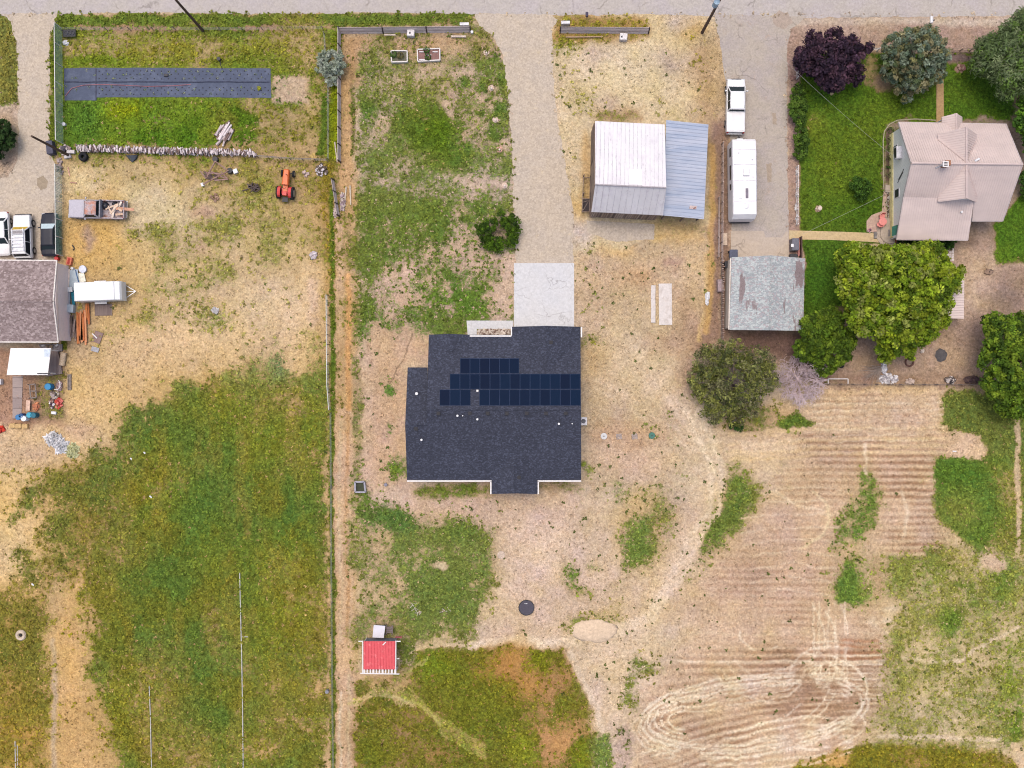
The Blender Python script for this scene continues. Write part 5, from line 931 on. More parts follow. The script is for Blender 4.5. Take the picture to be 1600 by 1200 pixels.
def lights(root, L, w_, z, zr=None):
    for sx in (-1, 1):
        MB().box((sx * w_ * .74, L / 2 - .08, z), (.36, .14, .16)).build('headlight', MLH, root, local=True, bevel=.02)
        MB().box((sx * w_ * .86, -L / 2 + .04, zr or z), (.16, .1, .3)).build('tail_light', MLT, root, local=True, bevel=.02)
def at(px, py, z): v = W(px, py, z); return (v.x, v.y, 0)
MWP = m_paint('white_car_paint', (236, 236, 238)); 
# white pickup, nose towards the road
v = thing('pickup_truck', 'clean white crew pickup with a flat bed cover ahead of the camper trailer', 'pickup', at(1150.2, 165, 1.1), R(-.8))
hull([(2.86, .8, .42, .74, .86, 0), (2.72, .93, .38, .86, 1.06, .01), (2.2, .99, .34, .95, 1.13, .02), (1.25, 1.0, .34, 1.0, 1.18, .02), (.2, 1.0, .34, 1.02, 1.16, .01), (-.7, 1.0, .34, 1.02, 1.18, .01), (-2.6, 1.0, .4, 1.02, 1.2, .0), (-2.76, .97, .45, 1.0, 1.18, 0)]).build('body', MWP, v, local=True)
cab(v, MWP, (2.0, 1.22, -.48, -.62), .9, .74, 1.14, 1.86)
MB().box((0, -1.66, 1.22), (1.7, 1.9, .05)).build('bed_cover', m_paint('white_cover', (240, 238, 238), .5, 0), v, local=True, bevel=.02)
MB().box((0, -2.86, .62), (1.85, .16, .2)).build('bumper', MCHR, v, local=True, bevel=.03); MB().box((0, 2.86, .58), (1.9, .14, .24)).build('bumper', MCHR, v, local=True, bevel=.03); MB().box((0, 2.82, .86), (1.0, .08, .26)).build('grille', MDARK, v, local=True)
for x in (-.9, .9):
    for y in (1.85, -1.75): wheel(v, x, y, .4, .26)
mirrors(v, MWP, 1.5, .98, 1.25); lights(v, 5.7, .98, .9)
# camper trailer
v = thing('camper_trailer', 'long white camper trailer parked behind the white pickup', 'camper', at(1159, 282, 1.6), R(.6))
MCW = m_paint('camper_white', (240, 238, 240), .5, .1, .05); zt_ = 2.95; hw_ = 1.24; L_ = 4.12
sec = lambda y, w_, zb, zt: [(-w_, y, zb), (-w_, y, zt - .12), (-w_ * .94, y, zt - .02), (0, y, zt + .03), (w_ * .94, y, zt - .02), (w_, y, zt - .12), (w_, y, zb)]
MB().loft([sec(4.1, 1.12, .75, 2.2), sec(4.02, 1.2, .6, 2.75), sec(3.8, hw_, .5, 2.93), sec(0, hw_, .5, zt_), sec(-3.75, hw_, .5, 2.93), sec(-4.15, 1.2, .6, 2.3), sec(-4.2, 1.15, .7, 1.5)]).build('body', MCW, v, local=True)
MB().box((.12, .55, 3.05), (.62, .72, .26)).build('roof_air_conditioner', MCW, v, local=True, bevel=.06); MB().box((.2, -1.6, 3.0), (.26, 1.0, .08)).build('skylight', mat('skylight_grey', (120, 112, 126), .3, bump=0), v, local=True); MB().dome((.1, -2.9, 2.96), .32, .32, .1).build('antenna_dome', MCW, v, local=True); MB().box((-.45, -2.0, 2.97), (.3, .3, .1)).build('roof_hatch', MCW, v, local=True, bevel=.03)
for y in (2.9, 1.4, -.3, -2.4): MB().box((0, y, 2.965), (2.2, .035, .02)).build('roof_seam', mat('seam_pale', (198, 196, 204), .5, bump=0), v, local=True)
MB().box((1.2, .2, 2.88), (.07, 5.2, .08)).build('awning_roll', mat('seam_grey2', (176, 178, 190), .5, bump=0), v, local=True)
for x, y in ((.85, .1), (.8, 1.9), (-.6, 2.6)): MB().cyl((x, y, 2.9), .06, .18, 8).build('vent_pipe', MPIPE, v, local=True)
for y, l in ((2.85, .9), (.75, 1.5), (-.75, .6)): MB().box((-hw_ - .005, y, 1.9), (.04, l, .6)).build('window', MCG, v, local=True)
for y, l in ((2.5, 1.0), (-2.2, .9)): MB().box((hw_ + .005, y, 1.9), (.04, l, .55)).build('window', MCG, v, local=True)
dd_ = MB().box((hw_ + .01, .2, 1.5), (.04, .66, 1.8)).build('door', MCW, v, local=True); MB().box((hw_ + .05, .45, 1.4), (.05, .06, .14)).build('handle', MCHR, dd_, local=True)
b = MB(); b.beam((-.5, 4.0, .55), (0, 4.9, .5), .08, .1); b.beam((.5, 4.0, .55), (0, 4.9, .5), .08, .1); b.build('tongue', MDARK, v, local=True); MB().tube([(-.3, 4.42, .85), (.3, 4.42, .85)], .17, 12).build('gas_tank', MCW, v, local=True)
for x in (-1.05, 1.05):
    for y in (-.45, -1.3): wheel(v, x, y, .34, .22)
MB().box((0, -4.25, .55), (2.0, .12, .14)).build('bumper', MDARK, v, local=True)
# old pickup, nose to the left, bed full of scrap
v = thing('pickup_truck', 'old grey pickup with a rust-streaked roof and a bed full of scrap boards', 'pickup', at(149.5, 326.5, 1.0), R(88.5))
MOG = mat('oxidised_grey', (190, 186, 196), .6, var=.08, bump=0); MRU = mat('rusty_roof', (184, 168, 170), .7, c2=(190, 128, 104), c2s=1.3, c2t=(.45, .6), bump=0)
hull([(2.9, .84, .42, .74, .84, 0), (2.78, .95, .38, .86, 1.02, .02), (2.2, .98, .36, .92, 1.08, .03), (1.2, .99, .36, .98, 1.13, .03), (.2, .99, .36, 1.0, 1.13, 0), (-.45, .99, .36, 1.0, 1.12, 0)]).build('body', MOG, v, local=True)
cab(v, MOG, (1.22, .78, -.2, -.38), .9, .72, 1.1, 1.76, roof_m=MRU, pil=False)
b = MB(); b.box((0, -1.75, .62), (1.72, 2.5, .08)); b.box((-.93, -1.75, .84), (.12, 2.5, .5)); b.box((.93, -1.75, .84), (.12, 2.5, .5)); b.box((0, -2.98, .84), (1.98, .08, .5)); b.box((0, -.5, .84), (1.74, .08, .5)); b.build('bed', mat('bed_grey', (176, 166, 170), .7, c2=(150, 110, 96), c2s=2), v, local=True)
MB().box((0, -.62, 1.15), (1.9, .08, .7)).build('headache_rack', mat('rack_grey', (150, 150, 158), .6), v, local=True)
MB().box((.1, -3.1, .5), (1.8, .14, .18)).build('bumper', MCHR, v, local=True, bevel=.02); MB().box((0, 2.94, .55), (1.9, .14, .22)).build('bumper', MCHR, v, local=True, bevel=.03)
for x in (-.88, .88):
    for y in (1.9, -1.9): wheel(v, x, y, .37, .23)
mirrors(v, MOG, .98, .97, 1.2); lights(v, 5.8, .98, .85)
tr = at(149.5, 326.5, 1.0); Mz = Matrix.Rotation(R(88.5), 3, 'Z')
SB = ['pale scrap board just behind the black bag near the cab of the old pickup', 'cream scrap board along the driver side edge of the old pickup bed', 'brownish scrap board nearest the tailgate corner of the old pickup bed', 'scrap board pointing into the rounder black bag in the old pickup bed', 'whitish scrap board by the far side of the old pickup tailgate', 'short scrap board lying along the near side rear corner of the old pickup bed', 'topmost long scrap board crossing the heap in the old pickup bed']
def inbed(x, y, z): q = Mz @ Vector((x, y, 0)); return Vector((tr[0] + q.x, tr[1] + q.y, z))
for k, (x, y, z, l, an, c) in enumerate(((.3, -1.7, 1.0, 1.5, 20, (214, 190, 168)), (-.3, -1.9, 1.05, 1.2, 75, (226, 206, 186)), (.1, -2.4, 1.1, 1.0, -35, (222, 196, 172)), (-.1, -1.5, .95, 1.1, -60, (206, 180, 160)), (.45, -2.5, 1.0, .9, 60, (230, 212, 196)), (-.5, -2.5, 1.05, .8, 5, (218, 180, 158)), (.0, -2.0, 1.14, 1.3, 45, (232, 216, 200)))):
    a = inbed(x, y, z); dv_ = Vector((math.cos(R(an)), math.sin(R(an)), .12)) * l / 2; MB().beam(a - dv_, a + dv_, .16 + .03 * (k % 3), .04).build('scrap_board', mat('pine_board_%s' % 'abc'[k % 3], ((222, 196, 172), (230, 214, 198), (208, 176, 150))[k % 3]), label=SB[k], cat='board', group='scrap boards in the old pickup bed')
for (x, y, r), lb in zip(((.4, -.95, .36), (.55, -1.9, .3)), ('round black bag behind the cab in the old pickup bed', 'crumpled black bag midway along the old pickup bed')): MB().dome(inbed(x, y, .68), r, r * 1.1, .4, 12, 5, .12).build('rubbish_bag', mat('black_plastic', (44, 44, 52), .4), label=lb, cat='bag', smooth=True)
MB().beam(inbed(.1, -2.2, 1.12), inbed(.05, -4.0, .95), .3, .04).build('plank', mat('red_plank', (202, 152, 124)), label='reddish planks sticking out past the tailgate of the old pickup', cat='plank')
MB().cyl(W(195.5, 337.5, 0), .22, .5, 14).build('bucket', MPIPE, label='white bucket on the ground at the tail of the old pickup', cat='bucket')
# white SUV with roof rack, dark sedan, white car at the edge (noses up in the picture)
v = thing('suv', 'boxy white off-road wagon with a slatted roof rack and a yellowed windscreen', 'suv', at(33, 369, 1.2), R(2))
hull([(2.28, .8, .45, .8, .92, 0), (2.15, .88, .4, .92, 1.06, .01), (1.2, .92, .38, 1.0, 1.12, .02), (0, .93, .38, 1.02, 1.12, 0), (-2.1, .93, .4, 1.02, 1.12, 0), (-2.26, .9, .45, 1.0, 1.1, 0)]).build('body', MWP, v, local=True)
cab(v, MWP, (.95, .5, -1.85, -2.12), .86, .7, 1.1, 1.9, glass_m=m_glass('suv_glass', (38, 42, 48)))
MB().add([(-.78, .99, 1.15), (.78, .99, 1.15), (.68, .56, 1.8), (-.68, .56, 1.8)], [(0, 1, 2, 3)]).build('sunshade', mat('yellow_sunshade', (206, 172, 66)), v, local=True)
b = MB()
for y in (.1, -.2, -.5, -.85, -1.2, -1.6): b.box((0, y, 2.03), (1.2, .16 if y < 0 else .06, .05))
for x in (-.6, .6): b.box((x, -.5, 2.0), (.06, 2.4, .06))
b.build('roof_rack', mat('rack_white', (224, 224, 228), .5, bump=0), v, local=True); MB().box((0, .28, 1.97), (1.0, .4, .03)).build('sunroof', mat('sunroof_grey', (140, 134, 138), .3, bump=0), v, local=True)
MB().box((.0, -2.36, .62), (1.7, .14, .22)).build('bumper', MDARK, v, local=True); MB().box((0, 2.34, .58), (1.75, .16, .24)).build('bumper', MDARK, v, local=True, bevel=.03)
for x in (-.86, .86):
    for y in (1.45, -1.45): wheel(v, x, y, .39, .26)
mirrors(v, MDARK, .85, .9, 1.2); lights(v, 4.5, .9, .88)
MBK = m_paint('black_car_paint', (40, 42, 54), .4, .05); MBK.node_tree.nodes['Principled BSDF'].inputs['Specular IOR Level'].default_value = .2
def sedan(name, label, pos, rz, paint, sh=None):
    v = thing(name, label, 'car', pos, rz)
    hull([(2.3, .62, .4, .6, .68, 0), (2.12, .82, .34, .7, .8, .02), (1.5, .89, .3, .78, .9, .04), (.9, .9, .3, .86, .96, .03), (-.2, .91, .3, .9, .98, 0), (-1.4, .9, .3, .9, .98, .02), (-2.05, .86, .34, .86, .95, .03), (-2.3, .7, .42, .78, .86, .02)]).build('body', paint, v, local=True)
    cab(v, paint, (1.14, .45, -1.15, -1.68), .82, .62, .94, 1.42)
    if sh: MB().add([(-.74, 1.1, 1.0), (.74, 1.1, 1.0), (.6, .52, 1.4), (-.6, .52, 1.4)], [(0, 1, 2, 3)]).build('sunshade', sh, v, local=True)
    for x in (-.8, .8):
        for y in (1.4, -1.35): wheel(v, x, y, .33, .22)
    mirrors(v, paint, .7, .86, 1.0); lights(v, 4.5, .86, .66); return v
sedan('car', 'dark grey sedan with a silvery windscreen shade beside the wire fence', at(76.5, 366, .9), R(1), MBK, mat('silver_shade', (196, 214, 220), .4, var=.1))
sedan('car', 'white car cut off by the left edge of the photo', at(1, 365, .9), R(183), MWP)
MB().box(W(2.5, 334.5, 0) + Vector((0, 0, .3)), (.5, .3, .6)).build('fuel_can', mat('red_plastic', (200, 50, 50), .5), label='small red can beside the white car at the edge', cat='can')
# tractor
v = thing('tractor', 'orange farm tractor with a red seat platform parked on the dry grass', 'tractor', at(446.5, 288, .9), R(-5))
MOR = m_paint('tractor_orange', (232, 112, 52), .5, .1, .12); MRD_ = m_paint('tractor_red', (214, 62, 58), .5, .1, .12)
MB().loft([[(x * w_, y, z) for x, z in ((-1, zb), (-1, zt - .1), (-.7, zt), (.7, zt), (1, zt - .1), (1, zb))] for y, w_, zb, zt in ((1.55, .24, .7, 1.15), (1.45, .3, .65, 1.28), (.2, .32, .65, 1.36), (-.1, .36, .65, 1.38))]).build('bonnet', MOR, v, local=True)
MB().box((0, -.55, .75), (.5, 1.3, .5)).build('gearbox', MOR, v, local=True, bevel=.04)
for sx in (-1, 1): MB().loft([[(sx * (.42 + a), y, z) for a, z in ((0, z_), (.3, z_), (.3, z_ + .06), (0, z_ + .06))] for y, z_ in ((-.25, .95), (-.45, 1.3), (-.9, 1.42), (-1.25, 1.3), (-1.4, 1.0))]).build('mudguard', MRD_, v, local=True)
MB().box((0, -1.0, 1.15), (.5, .45, .1)).build('seat', MRD_, v, local=True, bevel=.04); MB().box((0, -.7, .9), (.75, .6, .06)).build('platform', MRD_, v, local=True); MB().ring((0, -.35, 1.5), .2, .02, 16, 5, Matrix.Rotation(R(20), 4, 'X')).build('steering_wheel', MDARK, v, local=True); MB().tube([(.15, .9, 1.3), (.15, .9, 1.9)], .04, 8).build('exhaust_pipe', MDARK, v, local=True)
MB().box((0, -1.55, .6), (.6, .5, .12)).build('hitch', MDARK, v, local=True)
for x in (-.72, .72): wheel(v, x, -.85, .68, .36)
for x in (-.6, .6): wheel(v, x, 1.25, .36, .2)
MB().beam((-.6, 1.25, .4), (.6, 1.25, .4), .1, .1).build('front_axle', MDARK, v, local=True)
# cargo trailer beside the left house, tongue to the right
v = thing('cargo_trailer', 'white enclosed cargo trailer with an A-frame tongue pointing away from the pale gable wall', 'trailer', at(157, 456, 1.2), R(-88))
MB().loft([[(x * .98, y, z) for x, z in ((-1, .45), (-1, zt - .08), (-.94, zt), (.94, zt), (1, zt - .08), (1, .45))] for y, zt in ((2.42, 1.7), (2.3, 1.95), (1.75, 2.1), (-2.35, 2.1), (-2.4, 2.05))]).build('body', m_paint('trailer_white', (238, 240, 242), .45, .1, .03), v, local=True)
MB().box((0, 1.78, 2.115), (1.9, .05, .03)).build('roof_seam', mat('seam_grey', (180, 184, 194), .5, bump=0), v, local=True)
b = MB(); b.beam((-.7, 2.35, .5), (0, 3.45, .48), .07, .1); b.beam((.7, 2.35, .5), (0, 3.45, .48), .07, .1); b.beam((0, 2.35, .5), (0, 3.45, .48), .05, .08); b.build('tongue', MRIM, v, local=True)
for x in (-1.05, 1.05): wheel(v, x, -.2, .33, .2)
for x in (-1.1, 1.1): MB().box((x, -.2, .72), (.26, 1.3, .06)).build('mudguard', MRIM, v, local=True, bevel=.02)
MB().box((0, -2.42, 1.2), (1.7, .05, 1.5)).build('rear_door', m_paint('trailer_white', (238, 240, 242)), v, local=True)
# ---------------------------------------------------------------- vegetation
MBARK = mat('bark', (112, 98, 84), .95, var=.25, sc=6, bump=.5); MLEAF = m_col('leaves', .75, .34, spec=.2, soft=.15); MTW = mat('grey_twigs', (206, 186, 188), .9, var=.15, bump=0)
def leaf_mesh(cent, size, nrm, cols, asp=1.7):
    """rhombic leaves: centres (n,3), sizes (n,), normals (n,3), colours (n,3)"""
    n = len(cent); r = RNG.normal(size=(n, 3)); nrm = nrm / (np.linalg.norm(nrm, axis=1, keepdims=True) + 1e-9)
    u = np.cross(nrm, r); u /= np.linalg.norm(u, axis=1, keepdims=True) + 1e-9; v = np.cross(nrm, u); s = size[:, None]
    V = np.stack([cent - u * s * asp / 2, cent - v * s / 2 + nrm * s * .12, cent + u * s * asp / 2, cent + v * s / 2 + nrm * s * .12], 1).reshape(-1, 3)
    F = np.arange(4 * n).reshape(-1, 4); return V, F, np.repeat(cols, 4, 0)
def clumped(lobes, n_cl, per, cr, leaf, cols, flat=.8, up=.6, shell=.62, zmin=.3, spread=.25, asp=1.7):
    w_ = np.array([r * r for _, r in lobes]); w_ = w_ / w_.sum(); ci = RNG.choice(len(lobes), n_cl, p=w_)
    C0 = np.array([tuple(c) for c, _ in lobes])[ci]; R0 = np.array([r for _, r in lobes])[ci]
    dr = RNG.normal(size=(n_cl, 3)); dr[:, 2] = np.abs(dr[:, 2]) * 1.0 - .35; dr /= np.linalg.norm(dr, axis=1, keepdims=True)
    rad = R0 * (shell + (1 - shell) * RNG.random(n_cl) ** .5 * 1.08); cc = C0 + dr * rad[:, None] * np.array([1, 1, flat]); cc[:, 2] = np.maximum(cc[:, 2], zmin)
    cs = np.array([lin(c) * KA for c in cols]); cb = cs[RNG.integers(0, len(cs), n_cl)] * (1 + spread * RNG.normal(size=(n_cl, 1)) * .6)
    crs = cr * RNG.uniform(.6, 1.35, n_cl); idx = np.repeat(np.arange(n_cl), per); g = RNG.normal(size=(n_cl * per, 3)); g /= np.linalg.norm(g, axis=1, keepdims=True)
    g *= (RNG.random(n_cl * per) ** .4)[:, None]; ce = cc[idx] + g * crs[idx][:, None] * np.array([1, 1, .75]); ce[:, 2] = np.maximum(ce[:, 2], zmin * .6)
    nr = g * .8 + np.array([0, 0, up]) + RNG.normal(size=g.shape) * .45
    cl = np.clip(cb[idx] * (1 + spread * RNG.normal(size=(len(idx), 1))), .004, .9); sz = leaf * RNG.uniform(.6, 1.3, len(idx)); return ce, sz, nr, cl, cc
def tree(name, label, cat, base, lobes, n_cl, per, cr, leaf, cols, group=None, trunk=.22, limbs=16, flat=.8, bark=None, shell=.62, up=.6, zmin=.3, spread=.25, asp=1.7, twigs=0):
    """lobes in photo pixels: (px, py, radius px, height of its centre m)"""
    L_ = [(W(x, y, z), r * S * (1 - z / H)) for x, y, r, z in lobes]; root = thing(name, label, cat, W(*base), 0, group)
    ce, sz, nr, cl, cc = clumped(L_, n_cl, per, cr, leaf, cols, flat, up, shell, zmin, spread, asp); V, F, K_ = leaf_mesh(ce, sz, nr, cl, asp)
    np_mesh('crown', V, F, MLEAF, root, K_)
    b = MB(); b0 = W(*base); zc = max(z for *_, z in lobes) * .55; top = b0.lerp(sum((c for c, _ in L_), Vector()) / len(L_), .6); top.z = max(zc, .4)
    b.tube([b0 - Vector((0, 0, .05)), b0.lerp(top, .5) + Vector((.05, .04, 0)), top], [trunk * 1.25, trunk, trunk * .8], 9)
    tg = list(range(len(L_))) * 3
    for k in range(limbs):
        c, r = L_[k % len(L_)]; e = c + Vector((random.uniform(-.6, .6), random.uniform(-.6, .6), random.uniform(-.2, .45))) * r; m = top.lerp(e, .5) + Vector((random.uniform(-.2, .2), random.uniform(-.2, .2), random.uniform(0, .3)))
        b.tube([top, m, e], [trunk * .5, trunk * .28, trunk * .08], 6)
        for _ in range(twigs):
            s_ = m.lerp(e, random.random()); q = s_ + Vector((random.gauss(0, 1), random.gauss(0, 1), random.uniform(-.1, 1))).normalized() * r * random.uniform(.3, .6); b.tube([s_, q], [trunk * .14, .012], 4)
    b.build('trunk', bark or MBARK, root); return root
GRp = [(74, 54, 70), (88, 62, 78), (60, 44, 60), (98, 70, 84), (52, 38, 54)]
tree('purple_leaf_tree', 'dark purple-leaved tree at the corner of the lawn', 'tree', (1300, 98, 0), [(1290, 92, 34, 3.6), (1264, 98, 20, 3), (1323, 88, 24, 3.2), (1306, 62, 16, 3.4), (1300, 118, 22, 3), (1330, 112, 16, 2.4), (1350, 76, 9, 2.8), (1265, 62, 7, 3), (1256, 84, 12, 2.6), (1268, 56, 4, 3.2), (1311, 46, 6, 3.4), (1332, 62, 7, 3), (1356, 72, 5, 2.8), (1248, 98, 7, 2.4), (1300, 136, 8, 2), (1280, 62, 7, 3.2), (1340, 128, 7, 2)], 420, 44, .42, .2, GRp, trunk=.16, flat=.7, shell=.5, spread=.3)
tree('pine_tree', 'blue-green round-topped pine beside the purple tree', 'tree', (1425, 112, 0), [(1432, 86, 38, 3.8), (1462, 82, 22, 4), (1402, 100, 24, 3), (1436, 118, 24, 3), (1398, 72, 18, 3), (1450, 58, 16, 3.8), (1424, 60, 16, 3.6), (1408, 130, 14, 2), (1462, 112, 15, 2.6), (1415, 148, 10, 1.4), (1392, 112, 14, 2)], 620, 40, .34, .14, [(132, 146, 118), (116, 136, 112), (142, 156, 134), (136, 134, 88), (104, 120, 82), (150, 144, 108), (98, 110, 84)], trunk=.2, flat=.8, shell=.6, spread=.22, asp=2.4)
tree('willow_tree', 'feathery pale green tree in the top right corner', 'tree', (1572, 100, 0), [(1562, 86, 32, 4), (1588, 62, 28, 4.5), (1592, 118, 32, 4.5), (1540, 96, 20, 3), (1572, 130, 22, 3.5), (1535, 70, 12, 3), (1600, 40, 22, 4)], 520, 40, .6, .11, [(112, 132, 84), (124, 142, 98), (98, 118, 72), (134, 148, 104), (106, 136, 62)], flat=.75, spread=.22, asp=4.0)
tree('leafy_tree', 'dark leafy tree on the right edge beside the pink roof', 'tree', (1606, 200, 0), [(1604, 190, 18, 3), (1608, 160, 16, 3), (1612, 225, 14, 3), (1600, 135, 10, 2.5)], 130, 40, .4, .2, [(84, 124, 40), (60, 92, 32), (104, 146, 44)], trunk=.14)
tree('leafy_bush', 'dark green bush on the right edge below the pink roof corner', 'bush', (1612, 290, 0), [(1608, 282, 14, 1.4), (1612, 300, 12, 1.2)], 50, 36, .3, .18, [(58, 90, 34), (78, 112, 40)], trunk=.06, limbs=6)
G2 = [(144, 168, 40), (124, 152, 36), (166, 184, 56), (90, 116, 28), (144, 160, 36), (122, 148, 36), (160, 170, 84)]
tree('shade_tree', 'very large bright green shade tree south of the pink-roofed farmhouse', 'tree', (1392, 486, 0), [(1395, 438, 50, 6.5), (1350, 445, 38, 5.5), (1440, 446, 44, 6), (1482, 432, 17, 4.5), (1340, 412, 28, 4.5), (1386, 411, 25, 5), (1430, 412, 26, 5), (1400, 492, 42, 6), (1358, 488, 34, 5), (1436, 508, 30, 5), (1392, 532, 24, 4), (1414, 536, 18, 3.6), (1328, 392, 12, 3.6), (1460, 470, 26, 5), (1366, 402, 13, 4), (1462, 402, 18, 4), (1500, 425, 8, 4.2), (1322, 420, 9, 4), (1330, 470, 12, 4.4), (1344, 505, 12, 4), (1350, 394, 7, 3.8), (1414, 396, 9, 4), (1446, 388, 9, 3.8), (1472, 500, 10, 4), (1384, 556, 10, 3), (1420, 552, 8, 3), (1490, 450, 9, 4), (1312, 404, 7, 3.4)], 1900, 58, .46, .19, G2, trunk=.4, limbs=44, flat=.75, shell=.42, spread=.26, twigs=2, bark=mat('grey_bark', (124, 112, 110), .95))
tree('garden_tree', 'medium green tree between the garage and the large shade tree', 'tree', (1288, 545, 0), [(1285, 522, 30, 3.5), (1262, 545, 18, 2.6), (1306, 545, 24, 3), (1290, 572, 15, 2.4), (1298, 498, 16, 3), (1270, 508, 16, 3), (1320, 530, 16, 2.8)], 520, 52, .4, .18, [(106, 132, 34), (90, 118, 32), (124, 148, 42), (78, 102, 30)], trunk=.2, flat=.75, shell=.52)
tree('garden_tree', 'big leafy tree on the right edge above the mown field', 'tree', (1592, 575, 0), [(1572, 528, 32, 4.5), (1592, 570, 36, 5), (1558, 562, 26, 4), (1590, 622, 30, 4), (1560, 598, 24, 3.6), (1552, 508, 16, 3.6), (1600, 505, 16, 4), (1612, 540, 24, 5), (1572, 636, 12, 3)], 800, 56, .44, .18, [(98, 128, 36), (80, 110, 32), (118, 148, 42), (68, 94, 30), (132, 156, 46)], trunk=.28, limbs=22, flat=.75, shell=.5)
tree('olive_toned_tree', 'broad dull olive tree with grey twigs showing through, south of the garage', 'tree', (1146, 600, 0), [(1145, 588, 42, 3.8), (1112, 568, 28, 3), (1180, 566, 26, 3), (1100, 600, 18, 2.6), (1163, 628, 26, 2.8), (1128, 626, 24, 2.6), (1188, 598, 20, 3), (1140, 545, 20, 3), (1090, 592, 15, 2.2), (1104, 636, 15, 2), (1208, 596, 12, 2.4), (1084, 610, 9, 1.8), (1116, 648, 14, 2), (1150, 652, 14, 1.8), (1200, 580, 12, 2.6)], 760, 27, .42, .14, [(156, 160, 84), (146, 150, 88), (144, 144, 100), (112, 120, 56), (136, 140, 70), (98, 108, 64), (118, 116, 84)], trunk=.24, limbs=60, flat=.7, shell=.45, bark=mat('grey_bark', (124, 112, 110), .95), twigs=6)
tree('silver_shrub', 'silvery grey-green shrub growing over the board fence', 'shrub', (518, 108, 0), [(516, 98, 19, 1.4), (505, 92, 10, 1.2), (528, 104, 11, 1.2), (518, 122, 10, 1), (530, 88, 8, 1.1), (500, 105, 7, .9), (527, 128, 6, .8)], 150, 44, .22, .085, [(166, 178, 158), (180, 190, 172), (146, 158, 136), (188, 196, 180)], trunk=.06, limbs=14, flat=.8, asp=3.2, shell=.4)
tree('ring_shrub', 'low dark green shrub with a bare middle beside the gravel driveway', 'shrub', (781, 364, 0), [(758, 364, 13, .9), (766, 350, 11, .9), (782, 342, 9, .9), (800, 348, 13, 1), (804, 362, 10, .9), (796, 376, 12, .9), (776, 382, 12, .8), (760, 378, 10, .8), (781, 334, 5, 1), (752, 356, 9, .7)], 190, 34, .26, .11, [(66, 94, 22), (52, 78, 22), (92, 124, 28), (76, 106, 22)], trunk=.06, limbs=16, flat=.7, asp=2.4, shell=.3)
tree('roadside_bush', 'dark green bush cut off by the left edge beside the gravel drive', 'bush', (-4, 222, 0), [(2, 216, 20, 1.6), (-14, 222, 22, 1.8), (-2, 236, 12, 1.2), (2, 200, 12, 1.3)], 150, 40, .32, .15, [(60, 88, 42), (66, 94, 46), (42, 64, 30)], trunk=.1, asp=2)
for k, (bx, by, n, lb, lbs) in enumerate(((1248, 165, 120, 'taller green hedge clump beside the asphalt driveway, just below the purple tree', [(1247, 148, 11, 1), (1248, 165, 13, 1.1), (1246, 180, 12, 1), (1250, 188, 9, .9), (1246, 138, 7, .9)]), (1252, 222, 90, 'smaller green hedge clump beside the asphalt driveway, next to the camper', [(1251, 210, 10, .9), (1252, 224, 11, 1), (1251, 238, 9, .8), (1254, 245, 5, .6)]))):
    tree('hedge_bush', lb, 'hedge', (bx, by, 0), lbs, n, 40, .26, .13, [(88, 118, 42), (72, 100, 36), (108, 138, 50)], group='hedge clumps along the asphalt driveway', trunk=.05, limbs=8, flat=.8)
tree('lawn_shrub', 'round green shrub standing alone in the lawn west of the farmhouse', 'shrub', (1346, 298, 0), [(1346, 292, 13, .9), (1338, 286, 9, .8), (1354, 296, 9, .8), (1346, 306, 8, .6)], 90, 36, .24, .11, [(74, 110, 38), (94, 132, 48), (60, 92, 34)], trunk=.05, limbs=8, flat=.8)
tree('ivy_hedge', 'low dark hedge along the south wall of the pink-roofed farmhouse', 'hedge', (1450, 382, 0), [(x, 380 + (k % 2) * 2, 7, .6) for k, x in enumerate(range(1410, 1496, 8))], 110, 40, .22, .1, [(56, 90, 30), (72, 110, 36), (44, 72, 26)], trunk=.04, limbs=11, flat=.8)
tree('small_bush', 'little round bush at the foot of the dull olive tree', 'bush', (1150, 668, 0), [(1147, 665, 7, .5), (1155, 668, 6, .5)], 34, 30, .2, .1, [(60, 92, 40), (76, 104, 46)], trunk=.04, limbs=4)
tree('low_weeds', 'dark low bush beside the right end of the hedge row by the shelter', 'bush', (1440, 384, 0), [(1344, 388, 5, .5)], 12, 30, .2, .1, [(60, 92, 40)], trunk=.03, limbs=3) if 0 else None
# leafless shrub: branches fork again and again
root = thing('leafless_tree', 'bare pinkish-grey leafless shrub tree beside the dull olive tree', 'tree', W(1246, 593, 0)); b = MB(); b0 = W(1246, 593, 0)
def fork(p, dv, ln, r, depth):
    m = p + dv * ln * .5 + Vector((random.gauss(0, .07), random.gauss(0, .07), 0)) * ln; e = p + dv * ln + Vector((random.gauss(0, .1), random.gauss(0, .1), 0)) * ln
    e.z = max(e.z, .15); r = max(r, .022); b.tube([p, m, e], [r, r * .85, r * .7], 5 if depth > 2 else 3, cap=False)
    if depth == 0: return
    for _ in range(3):
        d2 = (dv + Vector((random.gauss(0, .6), random.gauss(0, .6), random.gauss(-.05, .3)))).normalized(); fork(m.lerp(e, random.random()), d2, ln * random.uniform(.6, .85), r * .66, depth - 1)
for k in range(15):
    a = 2 * math.pi * k / 15 + random.uniform(-.2, .2); fork(b0, Vector((math.cos(a) * .8, math.sin(a) * .8, random.uniform(.5, 1))).normalized(), random.uniform(1.3, 1.75), .075, 4)
b.build('branches', MTW, root)
